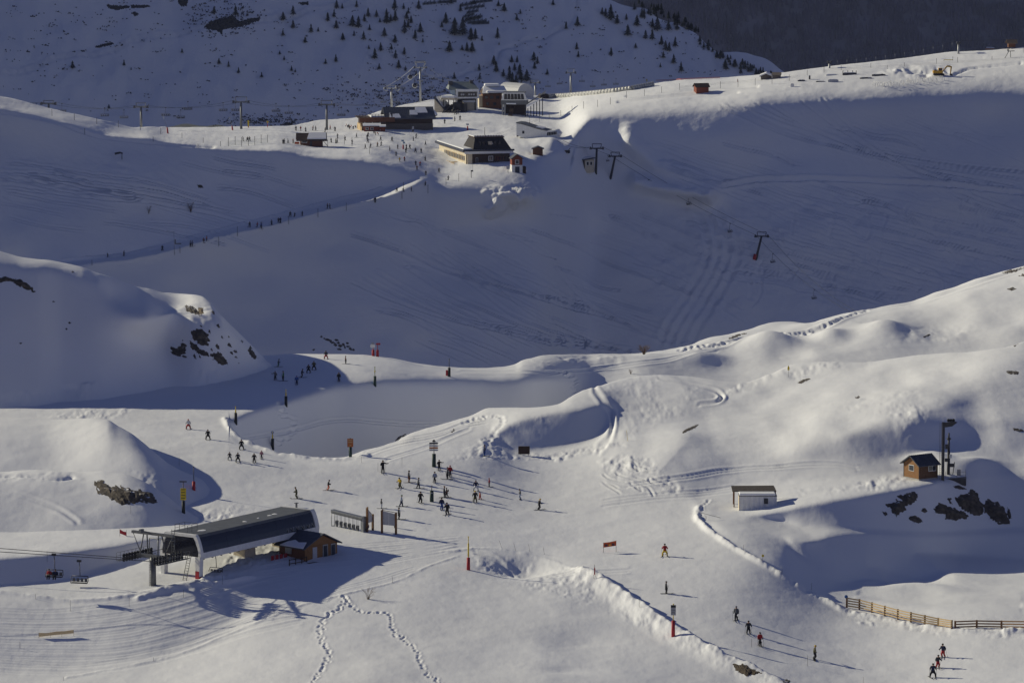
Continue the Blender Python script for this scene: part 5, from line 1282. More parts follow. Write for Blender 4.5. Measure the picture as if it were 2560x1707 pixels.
shrub(372, 534, 18, 20, 26, 'smaller faint bare shrub left of the round one', 4)
shrub(1577, 935, 14, 12, 16, 'tiny bare shrub on the sunlit slope behind the hump', 5)
# ------------------------------------------------------------------ skiers on the near runs
AW, CAMW, LEFT, RIGHT = 0.0, PI, PI / 2, -PI / 2
near = [
 (1840.6,1549.5,34,'grey','black','skier in grey jacket, uppermost of three near the lower fence','stand',CAMW-.3,'grey','ski'),
 (1871,1582.8,32,'dark','black','dark skier with poles, middle of three gliding near the lower fence','ski',CAMW,'black','ski'),
 (1899.8,1613.5,33,'red','black','skier in dark red jacket and black trousers, lowest of three','stand',CAMW+.3,'black','ski'),
 (2034.8,1648,35,'olive','black','snowboarder in olive coat and yellow hat near the bottom edge','board',RIGHT,'yellow','board'),
 (2358.5,1642,34,'navy','red','skier in navy jacket and red trousers, highest of the bottom right trio','ski',CAMW-.5,'black','ski'),
 (2343.7,1668.3,32,'dark','red','skier in dark jacket and red trousers, middle of the bottom right trio','ski',CAMW+.3,'black','ski'),
 (2332,1692.3,34,'navy','black','skier all in navy, lowest of the bottom right trio','plough',CAMW,'black','ski'),
 (1662,1390.4,30,'red','yellow','skier in red jacket and yellow trousers right of the orange banner','plough',AW,'black','ski'),
 (1665,1483.3,30,'black','black','skier all in black alone on the lower run','stand',RIGHT,'black','ski'),
 (957.3,1181.4,30,'black','black','skier in black holding poles left of the crowd','reach',AW,'black','ski'),
 (1022,1205.8,29,'dark','brown','skier in dark jacket and rust brown trousers','stand',RIGHT,'black','ski'),
 (1001,1219.5,26,'yellow','olive','skier in mustard jacket and olive trousers','ski',CAMW-.7,'olive','ski'),
 (1045.3,1220.2,26,'grey','dark','skier in grey striding left of the white-jacketed one','walk',RIGHT,'black','ski'),
 (1086.8,1205.4,26,'pale','dark','skier in pale blue-white jacket below the signpost','stand',CAMW,'black','ski'),
 (1097.9,1175.1,25,'black','black','skier in black with one arm out beside the signpost','reach',AW,'black','ski'),
 (1119.3,1197.3,29,'dark','black','dark skier in front of the red-jacketed one below the signpost','stand',LEFT,'grey','ski'),
 (1125.5,1191,27,'red','dark','skier in red jacket behind the dark one below the signpost','stand',CAMW,'red','ski'),
 (1189.6,1226.9,26,'navy','white','skier in navy jacket with white thighs in a wide stance','plough',CAMW,'navy','ski'),
 (1223.7,1216.5,21,'red','dark','skier in slim red jacket reaching left with a pole','reach',LEFT,'red','ski'),
 (1187.8,1254.6,28,'dark','olive','skier in dark jacket and yellow hat beside the child','ski',CAMW,'yellow','ski'),
 (1200.7,1248.3,20,'orange','red','small child in orange and red beside the yellow-hatted skier','walk',LEFT,'black','ski'),
 (1301.3,1247.2,25,'grey','pale','snowboarder in light grey right of the crowd','board',LEFT,'grey','board'),
 (1346.5,1274.2,27,'black','black','skier in black carving with yellow ski tips right of the crowd','ski',RIGHT+.4,'yellow','ski'),
 (1050.5,1256.5,28,'black','black','skier in black left of the green padded post','ski',CAMW+.3,'black','ski'),
 (1110.5,1243.5,28,'dark','dark','taller dark skier of the pair right of the padded post','stand',RIGHT,'brown','ski'),
 (1117.5,1242.6,23,'brown','dark','dark skier with backpack, right one of the pair by the padded post','walk',LEFT,'black','ski'),
 (1104.2,1273.5,29,'navy','blue','skier in navy jacket and bright blue trousers','stand',AW,'black','ski'),
 (1119,1286,30,'black','black','skier in black just below the one in blue trousers','ski',CAMW-.4,'black','ski'),
 (1002.8,1265.7,28,'pale','navy','skier in pale blue and green jacket striding above the map board','walk',RIGHT,'green','ski'),
 (952.8,1270.5,23,'black','white','skier in black jacket and white trousers behind the map board post','reach',RIGHT,'black','ski'),
 (996.9,1297.9,29,'black','black','skier in black right behind the map board','stand',RIGHT,'black','ski'),
 (987,1319,20,'dark','black','person half hidden behind the right post of the map board','stand',LEFT,'black','none'),
 (922,1330,14,'purple','dark','person in purple crouching in front of the narrow notice board','sit',LEFT,'pink','none'),
 (1212,1140,27,'navy','blue','skier in navy and blue standing at the foot of the hump','stand',LEFT,'black','ski'),
 (819.5,1225,25,'black','orange','skier in black jacket and bright orange trousers on the dark shadow patch','ski',RIGHT,'black','ski'),
 (742.9,1246,28,'olive','olive','skier in olive behind the terminal roof','ski',LEFT,'olive','ski'),
 (574.2,1149,19,'dark','grey','skier in dark jacket and grey trousers, leftmost below the hollow bank','plough',CAMW,'black','ski'),
 (594.9,1154.8,23,'dark','black','dark skier second from left below the hollow bank','plough',CAMW,'black','ski'),
 (635.6,1155.9,23,'black','black','black-clad skier third from left below the hollow bank','ski',CAMW,'black','ski'),
 (654,1146.2,20,'pink','dark','skier in pink jacket below the hollow bank','stand',CAMW,'pink','ski'),
 (471,1072.4,24,'white','red','skier in white jacket and red trousers beside the left knoll','plough',CAMW,'red','ski'),
 (520,1098.3,24,'black','black','skier in black between the left knoll and the hollow','plough',CAMW,'black','ski'),
 (603.8,1123,24,'black','black','skier in black beside the hollow bank','plough',CAMW,'black','ski'),
 (694.8,917,19,'grey','green','skier in grey-green leaning into a turn at the toe of the rocky hill','ski',RIGHT,'black','ski'),
 (771.4,931.8,20,'dark','black','dark skier on the edge of the hill shadow','plough',CAMW,'black','ski'),
 (785,924.4,21,'olive','dark','skier in olive just above the hill shadow','plough',CAMW,'black','ski'),
 (688,950.3,22,'grey','dark','skier in grey with one arm out in the hill shadow','reach',CAMW,'grey','ski'),
 (708.5,952.2,24,'green','dark','skier in dark green in the hill shadow','stand',LEFT,'black','ski'),
 (741.8,961.4,22,'blue','navy','skier in blue jacket in the hill shadow','stand',AW,'blue','ski'),
 (753.6,943.6,21,'black','black','black-clad skier leaning right in the hill shadow','ski',RIGHT,'black','ski'),
 (815,897.4,20,'dark','red','skier in dark jacket and red trousers on the far rim','plough',CAMW,'black','ski'),
 (847.2,953.3,22,'black','dark','skier in black at the right end of the hill shadow','stand',CAMW,'black','ski'),
 (863.8,909.4,19,'brown','dark','skier in rust jacket near the two red poles','stand',RIGHT,'black','ski')]
for r in near:
    x, y, h, j, t, lab, po, yw, hat, gear = r
    person(x, y, h, j, t, lab, po, yw, hat, gear, pack=('backpack' in lab))
# the path: small figures in shade
for i, (x, y, h, j) in enumerate([(269,643,10,'olive'),(309,640,13,'dark'),(406,626.6,13,'dark'),(475.5,617,15,'dark'),(479.5,616,14,'navy'),(510,608,13,'brown'),(517,603,13,'orange'),(625,568.6,14,'dark'),(642,568.6,13,'red'),(653,571.6,15,'blue'),(680,563,13,'dark'),(696.6,556.8,12,'dark'),(701,558,14,'navy'),(725,542,13,'dark'),(736,542,11,'dark'),(756,540,12,'dark'),(817.6,521.6,13,'dark'),(825.7,522.8,13,'dark'),(937.7,506.8,14,'navy'),(992.4,480,11,'navy'),(1008.7,480,10,'dark'),(1028.7,479,12,'navy'),(1062.7,464.3,11,'dark')]):
    spot = ['at the low left end of the shaded path', 'on the shaded path by the snow gun pole', 'midway along the shaded path', 'on the shaded path below the plateau', 'at the top of the shaded path'][0 if x < 350 else 1 if x < 530 else 2 if x < 770 else 3 if x < 950 else 4]
    person(x, y, h * 1.0, j, 'black', 'small skier in %s %s' % ({'dark': 'dark clothing', 'navy': 'navy'}.get(j, j), spot), ['stand', 'plough', 'ski'][i % 3], rg.uniform(-2, 2), 'black', 'ski', 'skiers on the shaded path')
# the plateau around the upper station
far = [(1064.6,438.4,'dark'),(1120,451,'grey'),(1096.8,431.7,'dark'),(1042.4,425.5,'brown'),(1039.4,413.6,'dark'),(1049.4,415,'red'),(1063.8,402.5,'dark'),(999.5,405,'yellow'),(1011,403,'red'),(990.6,390,'grey'),(1038.7,382,'dark'),(1053,382,'dark'),(1014.6,382,'dark'),(1016.9,372.6,'dark'),(1023.9,372.6,'navy'),(994,372.6,'dark'),(974,377.4,'grey'),(952,365.5,'dark'),(942.9,367.4,'brown'),(1063.5,363.7,'dark'),(1033,353,'grey'),(1039.4,346,'dark'),(979.5,354,'dark'),(951.4,351.5,'dark'),(917.7,348.5,'dark'),(919.5,342,'grey'),(919.5,358,'grey'),(891,344.8,'dark'),(880,360.7,'dark'),(863.7,351.5,'dark'),(925.8,370,'dark'),(913.6,372,'dark'),(1136.7,303.6,'navy'),(1149.7,300.6,'dark'),(1138.6,287,'dark'),(1144.5,285.5,'navy'),(1111.6,309.5,'grey'),
 (707.4,359.6,'dark'),(710,359,'grey'),(720.3,358.9,'dark'),(732.5,358.6,'brown'),(828.7,357,'dark'),(839,358.9,'olive'),(843,358,'grey'),(844.2,346,'dark'),(838,328.5,'dark'),(812,331,'dark'),(825.8,324.5,'red'),(789,327,'dark'),(781.4,326.5,'brown'),(765,330,'dark'),(752,327.5,'red'),(740,327,'dark'),(608.6,353.3,'grey'),(618.6,354.4,'dark'),(624.5,353.3,'dark')]
for i, (x, y, j) in enumerate(far):
    spot = 'in the shadow of the conveyor shed' if x > 1110 and y < 310 else 'below the dark-roofed restaurant' if y > 395 else 'near the blue direction sign on the plateau' if x > 930 and y > 340 else 'below the terrace building' if x > 855 else 'near the snow-roofed kiosk on the plateau' if x > 690 else 'behind the net fence on the left plateau'
    person(x, y, 11.5, j, 'black' if i % 3 else 'dark', 'tiny skier in %s %s' % ({'dark': 'dark clothing'}.get(j, j), spot), ['stand', 'ski', 'plough', 'walk'][i % 4], rg.uniform(-3, 3), 'black', 'ski', 'skiers on the upper plateau', poles=(i % 2 == 0))
for i, (x, y) in enumerate([(869,322),(874,323.5),(878,322),(883,324),(888,322.5),(893,321.5),(866,319.5),(898,324),(935,337),(939,338.5),(944,339.5),(872,320)]):
    person(x, y, 9, ['dark', 'brown', 'red', 'black'][i % 4], 'black', 'person resting in the group on the snow by the terrace building' if i < 8 or i == 11 else 'person sitting in the trio on the snow below the terrace building', 'stand' if i % 2 else 'sit', rg.uniform(-3, 3), 'black', 'none', 'people resting by the terrace' if i < 8 or i == 11 else 'sitting trio')
print('near things', time.time() - T0)
# ------------------------------------------------------------------ the upper station
def window(parent, x0, x1, y, z0, z1, fm=None, gm=None, axis='x', t=.05):
    f = part('window', fm or WHITEP, parent, lambda b: b.box(x0, x1, y - t, y, z0, z1) if axis == 'x' else b.box(y - t, y, x0, x1, z0, z1))
    e = .12 * min(x1 - x0, z1 - z0)
    part('pane', gm or GLASSB, f, lambda b: b.box(x0 + e, x1 - e, y - t - .04, y - t, z0 + e, z1 - e) if axis == 'x' else b.box(y - t - .04, y - t, x0 + e, x1 - e, z0 + e, z1 - e))
    return f
def gable(name, label, cat, px, py, wpx, hpx, rpx, depth_m, yaw=0, wall=WOODB, roof=SLATE, ridge='x', over=.5, snow=False, wins=(), group=None, base=None, P=None, door=None):
    """house with a pitched roof; its front left foot at a photo pixel, sizes of the front in photo pixels"""
    P = ground(px, py) if P is None else P; m = mpp(P); o = thing(name, label, cat, P, yaw, group)
    w, e, a = wpx * m / math.cos(yaw), hpx * m, (hpx + rpx) * m; d = depth_m
    if ridge == 'x': part('wall', wall, o, lambda b: b.extrude([(0, 0, -3), (0, d, -3), (0, d, e), (0, d / 2, a), (0, 0, e)], (w, 0, 0)))
    else: part('wall', wall, o, lambda b: b.extrude([(0, 0, -3), (w, 0, -3), (w, 0, e), (w / 2, 0, a), (0, 0, e)], (0, d, 0)))
    k = (a - e) / (d / 2 if ridge == 'x' else w / 2)
    for s in (0, 1):
        if ridge == 'x':
            ya, yb = (-over, d / 2 - .003) if s == 0 else (d + over, d / 2 + .003)
            sh = [(-over, ya, e - k * over + .05), (-over, yb, a + .05), (-over, yb, a + .3), (-over, ya, e - k * over + .3)]; v = (w + 2 * over, 0, 0)
        else:
            xa, xb = (-over, w / 2 - .003) if s == 0 else (w + over, w / 2 + .003)
            sh = [(xa, -over, e - k * over + .05), (xb, -over, a + .05), (xb, -over, a + .3), (xa, -over, e - k * over + .3)]; v = (0, d + 2 * over, 0)
        r = part('roof', roof, o, lambda b: b.extrude(sh, v))
        if snow: part('roof_snow', SNOWO, r, lambda b: b.extrude([tuple(Vector(q) + Vector((0, 0, .26 + .25 * (i in (2, 3))))) for i, q in enumerate(sh)], v))
    for (u0, u1, v0, v1) in wins: window(o, u0 * w, u1 * w, -.01, v0 * e, v1 * e)
    if door: part('door', DARKM, o, lambda b: b.box(door[0] * w, door[1] * w, -.1, -.02, -.5, door[2] * e))
    return o
def block(parent, name, m, x0, x1, y0, y1, z0, z1): return part(name, m, parent, lambda b: b.box(x0, x1, y0, y1, z0, z1))

# --- main restaurant with the dark mansard block
YR = math.radians(14)
RP = ground(1167, 411); m = mpp(RP)
res = thing('restaurant', 'long restaurant with snow-covered flat wing and dark mansard roof block', 'restaurant', RP, YR)
WF, DW, HE = 108 * m / math.cos(YR), 46.0, 33 * m
part('wall', WOODD, res, lambda b: b.box(0, WF, .3, 12, -5, HE))
part('wing_wall', CREAM, res, lambda b: b.box(-.2, WF - 1, .5, DW, -4, HE - .1))
part('fascia', WHITEP, res, lambda b: b.box(-1.2, WF + 1.0, -1.3, -.9, HE - 1.05, HE - .1))
part('roof_edge', NAVY, res, lambda b: b.box(-1.4, WF + 1.4, -1.5, -.88, HE - .08, HE + .55))
part('roof_edge', NAVY, res, lambda b: b.box(-1.75, -1.22, -1.4, DW + 1, HE - .25, HE + .55))
part('soffit', CREAM, res, lambda b: b.box(-1.2, -.25, -.85, DW, HE - .55, HE - .3))
part('roof', GREYROOF, res, lambda b: b.box(-1.2, WF + 1.2, -.87, DW + .8, HE + .0, HE + .3))
part('roof_snow', SNOWO, res, lambda b: b.box(-1.0, WF + .6, 1.5, DW + .6, HE + .31, HE + .85), bevel=.25)
part('mansard', mat('tarred_boards', (.03, .026, .026), .85, 0, .3, 3), res, lambda b: b.add([(2.3, -.8, HE + .56), (WF + .3, -.8, HE + .56), (WF - 1.6, 4.2, HE + 4.6), (4.2, 4.2, HE + 4.6), (2.3, 16, HE + .56), (WF + .3, 16, HE + .56), (WF - 1.6, 14, HE + 4.6), (4.2, 14, HE + 4.6)], [(0,1,2,3), (1,5,6,2), (5,4,7,6), (4,0,3,7), (3,2,6,7), (0,4,5,1)]))
part('mansard_cap', WOODD, res, lambda b: b.box(3.9, WF - 1.3, 3.8, 14.3, HE + 4.62, HE + 5.0))
part('roof_snow', SNOWO, res, lambda b: b.box(4.1, WF - 1.5, 5.2, 14, HE + 5.02, HE + 5.3))
for i in range(11): part('parapet_post', WOODD, res, lambda b: b.box(4.1 + i * (WF - 6) / 10.5, 4.25 + i * (WF - 6) / 10.5, 3.85, 4.0, HE + 5, HE + 5.7))
part('parapet_rail', WOODD, res, lambda b: b.box(4.0, WF - 1.4, 3.85, 3.95, HE + 5.4, HE + 5.5))
for x in (5.2, 6.6, 8.8, 11.0, 12.8): part('mansard_window', GLASSD if x != 8.8 else CREAM, res, lambda b: b.box(x, x + (1.5 if x == 8.8 else .7), 1.2, 2.5, HE + 2.0, HE + 3.4))
for x, z in ((5.0, 1.6), (10.4, 2.6), (11.2, 2.6)): part('lamp', WHITEP, res, lambda b: b.cbox((x, .6 + z * .3, HE + z), .35, .3, .35))
part('pillar', CREAM, res, lambda b: b.box(.2, 2.1, -.15, .28, -3, HE - .1))
window(res, 8.6, 10.4, .28, 1.0, 3.0); part('mullion', WHITEP, res, lambda b: b.box(9.45, 9.55, .12, .2, 1.0, 3.0)); window(res, 3.6, 4.5, .28, .2, 2.4, GREYB)
for i in range(4): window(res, 11.3 + i * 1.1, 12.2 + i * 1.1, .28, 1.2, 2.8, WOODB, GLASSD)
part('balcony', WOODD, res, lambda b: b.box(5.2, 13.5, -1.1, .28, -.15, .1)); part('balcony_rail', WOODD, res, lambda b: [b.box(5.2, 13.5, -1.1, -1.0, z, z + .1) for z in (.5, .95)] + [b.box(5.2 + i * .83, 5.3 + i * .83, -1.1, -1.0, .1, 1.0) for i in range(11)])
for i in range(13): window(res, 2.2 + i * 2.7, 4.4 + i * 2.7, -.22, .9, 3.1, WOODL if i % 4 else CREAM, GLASSB, 'y', .06)
part('terrace', WOODL, res, lambda b: b.box(-4.2, -.4, 3, DW - 3, -2.5, -.6)); part('terrace_rail', WOODL, res, lambda b: [b.box(-4.3, -4.2, 3, DW - 3, z, z + .1) for z in (-.1, .3)] + [b.box(-4.3, -4.18, 3 + i * 2.4, 3.12 + i * 2.4, -.6, .4) for i in range(14)])
for i in range(5): part('table', WOODL, res, lambda b: b.box(-3.6, -1.6, 9 + i * 4.5, 11 + i * 4.5, -.6, .25))
part('mast', GALVD, res, lambda b: b.bar((9.0, 8, HE + 5), (9.0, 8, HE + 8.4), .12))
# --- little red and white house at the restaurant's corner
rh = gable('small_house', 'little house with white ground floor and red-brown upper floor by the restaurant', 'house', 1280, 430, 26, 33, 10, 5, math.radians(8), WOODR, SLATE, 'y', .4)
mm = mpp(Vector(rh.location)); w_ = 26 * mm / math.cos(math.radians(8))
block(rh, 'plinth', WHITEP, -.06, w_ + .06, -.08, 4.9, -3, 17 * mm); block(rh, 'door', NAVY, w_ * .3, w_ * .72, -.16, -.09, -.6, 13 * mm)
window(rh, w_ * .3, w_ * .68, -.02, 19 * mm, 30 * mm); block(rh, 'lean_to', WOODD, w_ + .07, w_ + 1.5, .8, 4.5, -3, 12 * mm)
nb = ground(1270, 432); nbd = thing('notice_board', 'tiny pale notice board before the restaurant corner', 'sign board', nb, 0); block(nbd, 'panel', GREYB, -.6, .6, -.05, .05, 1.3, 2.6); block(nbd, 'leg', DARKM, -.1, .1, -.04, .04, -.3, 1.3)
# --- white side station with glass nose
YS = math.radians(-16)
SPn = ground(1291, 346); m = mpp(SPn); SPn.z += .7
st = thing('lift_station', 'white tub-shaped lift station with glazed nose right behind the restaurant', 'lift station', SPn, YS)
WS = 100 * m
part('side_wall', WHITEP, st, lambda b: b.extrude([(0, 0, .6), (2.2, 0, -.3), (5.2, 0, -.9), (WS * .78, 0, -1.0), (WS * .80, 0, 2.4), (WS * .55, 0, 3.1), (WS * .3, 0, 4.2), (1.8, 0, 5.0), (0, 0, 5.2)], (0, 7, 0)))
part('roof', GREYROOF, st, lambda b: b.extrude([(-.1, -.15, 5.25), (1.8, -.15, 5.05), (WS * .3, -.15, 4.25), (WS * .55, -.15, 3.15), (WS * .8, -.15, 2.45), (WS * .8, -.15, 2.7), (WS * .55, -.15, 3.5), (WS * .3, -.15, 4.7), (1.8, -.15, 5.5), (-.1, -.15, 5.7)], (0, 7.4, 0)))
part('roof_snow', SNOWO, st, lambda b: b.extrude([(WS * .5, .8, 3.75), (WS * .66, .8, 3.2), (WS * .66, .8, 3.6), (WS * .5, .8, 4.2)], (0, 5, 0)))
part('nose', WHITEP, st, lambda b: b.extrude([(WS * .72, -.3, -1.0), (WS * 1.02, -.3, -.4), (WS * 1.09, -.3, 1.4), (WS * 1.0, -.3, 2.9), (WS * .78, -.3, 2.5)], (0, 6.6, 0)))
for i in range(6): part('nose_pane', GLASSD, st, lambda b: b.extrude([(WS * (.80 + .042 * i), -.36, .55 + .1 * i + .1), (WS * (.80 + .042 * i) + .55, -.36, .6 + .1 * i + .1), (WS * (.80 + .042 * i) + .65, -.36, 1.55 + .08 * i + .45), (WS * (.80 + .042 * i) + .1, -.36, 1.5 + .08 * i + .45)], (0, .05, 0)))
block(st, 'rear_door', WOODD, -.12, -.02, .8, 5, -.2, 4.2); window(st, 2.4, 3.3, -.01, 1.2, 2.3, DARKM)
part('underframe', DARKM, st, lambda b: [b.bar((WS * .72, 1, -2.5), (WS * 1.22, .5, -1.2), .35), b.bar((WS * .72, 5, -2.5), (WS * 1.22, 5, -1.0), .3), b.bar((WS * .86, 1, -2.2), (WS * .78, 1, -6.5), .4), b.bar((WS * 1.06, 1, -1.8), (WS * 1.12, 1, -5.0), .35), b.cbox((WS * 1.2, 2, -1), 1.6, 4, .7), b.cbox((WS * .98, 1, -6), 5, 3, .5)])
part('mast', DARKM, st, lambda b: b.bar((4.6, 3, 4), (4.6, 3, 7.6), .07).bar((4.3, 3, 5.4), (4.9, 3, 5.4), .05))
gable('shed', 'red-brown shed under the glazed nose of the white lift station', 'shed', 1332, 387, 25, 14, 5, 4, 0, WOODB, SLATE, 'y', .5)
sg = thing('dumped_gear', 'dark machine left on the snow right of the red-brown shed', 'machine', ground(1418, 383), 0)
part('body', DARKM, sg, lambda b: b.cbox((0, 0, .6), 2.2, 1.4, 1.0)); part('arm', DARKM, sg, lambda b: b.bar((.4, 0, 1), (1.2, 0, 2.0), .14)); part('wheel', RUBBER, sg, lambda b: b.disc((-.6, -.8, .3), (0, 1, 0), .4, .3)); part('wheel', RUBBER, sg, lambda b: b.disc((.6, -.8, .3), (0, 1, 0), .4, .3))
# --- pylon shed
ps = thing('shed', 'cream shed with two dark windows and snowy roof beside the lift pylons', 'shed', ground(1462, 424), math.radians(30)); m = mpp(Vector(ps.location))
part('wall', CREAM, ps, lambda b: b.box(0, 4.4, 0, 5, -1.4, 3.9)); part('side_wall', WOODD, ps, lambda b: b.box(-.1, -.02, 0.05, 5, -1.4, 3.8)); part('roof', SLATE, ps, lambda b: b.extrude([(-.7, -.5, 3.6), (4.9, -.5, 4.3), (4.9, -.5, 4.55), (-.7, -.5, 3.85)], (0, 6.2, 0))); part('roof_snow', SNOWO, ps, lambda b: b.extrude([(.2, 1.2, 4.02), (4.8, 1.2, 4.58), (4.8, 1.2, 4.9), (.2, 1.2, 4.3)], (0, 3.8, 0)))
window(ps, .7, 1.9, -.01, 1.5, 3.1, WHITEP, GLASSD); window(ps, 2.3, 3.5, -.01, 1.5, 3.1, WHITEP, GLASSD)
# --- terrace building on the left
tb = thing('terrace_building', 'dark timber mountain restaurant with railed roof terrace and long sloping roof', 'restaurant', ground(906, 327), math.radians(9)); m = mpp(Vector(tb.location))
W1, W2, H1 = 62 * m, 178 * m, 30 * m
part('wall', WOODD, tb, lambda b: b.box(0, W1 + 2, 0, 14, -3, H1)); part('base', STONE, tb, lambda b: b.box(W1 * .8, W2, -.3, 1, -3, H1 * .55))
part('end_wall', WOODL, tb, lambda b: b.box(-.4, -.05, -.2, 14, -2, H1 * .5)); part('wall', WOODD, tb, lambda b: b.box(W1 + 1.9, W2, .6, 12, -2, H1 * .9))
part('terrace_deck', WOODD, tb, lambda b: b.box(-1.4, W1 + 3, -1.6, 14, H1, H1 + .3)); part('terrace_snow', SNOWO, tb, lambda b: b.extrude([(4, 3, H1 + .3), (W1 + 2.8, 2, H1 + .3), (W1 + 2.8, 12, H1 + .3), (4, 12, H1 + .3)], (0, 0, .6)))
for i in range(11): part('rail_post', WOODD, tb, lambda b: b.box(-1.4 + i * 1.3, -1.27 + i * 1.3, -1.6, -1.48, H1, H1 + 1.9))
part('top_rail', WOODD, tb, lambda b: b.box(-1.4, W1 + 3, -1.6, -1.5, H1 + 1.75, H1 + 1.9)); part('balustrade', WOODB, tb, lambda b: b.box(-1.4, W1 + 3, -1.62, -1.54, H1 - 1.3, H1 + .5)); part('brace', WOODP, tb, lambda b: b.bar((-1.3, -1.5, H1), (0, -.3, H1 * .35), .18, n=4))
for i in range(9): window(tb, .6 + i * 1.05, 1.3 + i * 1.05, -.05, H1 * .58, H1 * .8, WOODB, GLASSB if i % 3 else GREYB)
for a, c in ((1.2, 2.6), (3.8, 6.6)): window(tb, a, c, -.05, H1 * .18, H1 * .42, WHITEP, GREYB)
part('roof', SLATE, tb, lambda b: b.extrude([(W1 - 1, -1.2, H1 - .3), (W1 - 1, 7, H1 + 3.9), (W1 - 1, 7, H1 + 4.15), (W1 - 1, -1.2, H1 - .05)], (W2 - W1 + 2, 0, 0))); part('roof', SLATE, tb, lambda b: b.extrude([(W1 - 1, 15, H1 - .3), (W1 - 1, 7.003, H1 + 3.9), (W1 - 1, 7.003, H1 + 4.15), (W1 - 1, 15, H1 - .05)], (W2 - W1 + 2, 0, 0)))
for i in range(22): part('roof_rib', SLATE, tb, lambda b: b.bar((W1 - .6 + i * .8, -1.1, H1 + .0), (W1 - .6 + i * .8, 6.9, H1 + 4.12), .05, n=4))
for (x0, x1, y0, y1) in ((1.0, 2.0, -1.0, 2.2), (2.2, 5.6, -.9, 1.6), (9.5, 12.8, 1.2, 4.0), (12.0, 17.0, 2.5, 6.0)): part('roof_snow', SNOWO, tb, lambda b: b.extrude([(W1 + x0, y0, H1 + .1 + (y0 + 1.1) * .512), (W1 + x1, y0, H1 + .1 + (y0 + 1.1) * .512), (W1 + x1 - .5, y1, H1 + .1 + (y1 + 1.1) * .512), (W1 + x0 + .3, y1, H1 + .1 + (y1 + 1.1) * .512)], (0, 0, .3)))
gable('chalet', 'small dark chalet with snow-laden gable at the end of the terrace building', 'chalet', 1063, 299, 23, 12, 12, 6, math.radians(-4), WOODD, WOODD, 'y', .7, True, wins=((.15,.35,.35,.7),(.62,.85,.3,.75)))
gable('kiosk', 'low red-brown kiosk with snow roof in front of the terrace building', 'kiosk', 910, 329, 40, 12, 3, 4, math.radians(3), WOODR, WOODD, 'x', .4, True, wins=((.1,.3,.3,.8),(.4,.6,.3,.8)))
gable('kiosk', 'lower extension kiosk to the right of the red-brown one', 'kiosk', 951, 329, 12, 10, 2, 3, math.radians(3), WOODR, WOODD, 'x', .3, True)
# --- timber snack hut on the left plateau
kh = gable('snack_hut', 'timber snack hut with overhanging snowy roof on the left plateau', 'hut', 751, 362, 56, 15, 11, 6, math.radians(4), WOODB, WOODD, 'x', 1.6, False, wins=((.05,.3,.25,.85),), door=(.42, .52, .7))
mk = mpp(Vector(kh.location)); part('roof_snow', SNOWO, kh, lambda b: b.extrude([(2.6, -1.2, 15 * mk - .15), (56 * mk + 1.3, -1.2, 15 * mk - .15), (56 * mk + 1.3, 2.8, 25 * mk + .1), (3.4, 2.8, 25 * mk + .1)], (0, 0, .5)))
part('stair', WOODD, kh, lambda b: [b.bar((56 * mk + .2, -.3, 9 * mk), (56 * mk + 1.9, -.3, -.6), .12, n=4), b.box(56 * mk + .1, 56 * mk + 2.0, -.5, 2.5, 8.6 * mk, 9 * mk), b.box(56 * mk + 1.8, 56 * mk + 1.95, -.5, -.35, -1, 14 * mk)])
A_ = ground(737, 361); f_ = thing('crowd_barrier', 'low orange net barrier left of the snack hut', 'barrier', A_, 0); part('net', ORANGE, f_, lambda b: b.box(0, 1.7, -.03, .03, .1, .9)); part('post', DARKM, f_, lambda b: b.box(-.05, .05, -.05, .05, -.2, 1.0))
# --- upper lift terminals
us = thing('loading_shed', 'cream boarded loading shed with snow-roofed canopy and dark conveyors', 'shed', ground(1086, 281), math.radians(-20)); m = mpp(Vector(us.location))
part('wall', CREAM, us, lambda b: b.extrude([(0, 0, -2), (29 * m, 0, -2), (26 * m, 0, .8), (0, 0, 36 * m)], (0, 9, 0))); part('roof', SLATE, us, lambda b: b.extrude([(-.4, -.5, 36 * m + .1), (30 * m, -.5, .6), (30 * m, -.5, .9), (-.4, -.5, 36 * m + .45)], (0, 10, 0)))
part('roof_snow', SNOWO, us, lambda b: b.extrude([(.6, .5, 33 * m + .6), (22 * m, .5, 9 * m + .6), (22 * m, .5, 9 * m + 1.0), (.6, .5, 33 * m + 1.0)], (0, 7, 0)))
part('canopy', CREAM, us, lambda b: b.box(16 * m, 52 * m, 1, 8, 31 * m, 36 * m)); part('canopy_snow', SNOWO, us, lambda b: b.box(16 * m, 52 * m, .9, 8.2, 36 * m, 42 * m), bevel=.3)
for x in (20, 34, 48): part('post', DARKM, us, lambda b: b.box(x * m, (x + 2) * m, 1.2, 1.5, -2, 31 * m))
for x in (28, 40, 52): part('conveyor', DARKM, us, lambda b: b.extrude([(x * m, -4, -.8), (x * m + 1.4, -4, -.8), (x * m + .2, 5, 16 * m), (x * m - 1.2, 5, 16 * m)], (0, 0, .5)))
part('machinery', DARKM, us, lambda b: [b.cbox((62 * m, 4, 14 * m), 3.5, 3, 2.6), b.cbox((50 * m, 5, 17 * m), 3, 3, 2.4), b.cbox((70 * m, 4, 10 * m), 2, 3, 4)])
ut = thing('upper_terminal', 'blue-grey hip-roofed upper terminal with wide white-framed window band', 'lift station', ground(1140, 280), math.radians(6)); m = mpp(Vector(ut.location))
part('frame', WHITEP, ut, lambda b: [b.box(0, 58 * m, 0, .8, 50 * m, 56 * m), b.box(0, 58 * m, 0, .8, 33 * m, 37 * m), b.box(0, 5 * m, 0, .8, 37 * m, 50 * m), b.box(53 * m, 58 * m, 0, .8, 37 * m, 50 * m)])
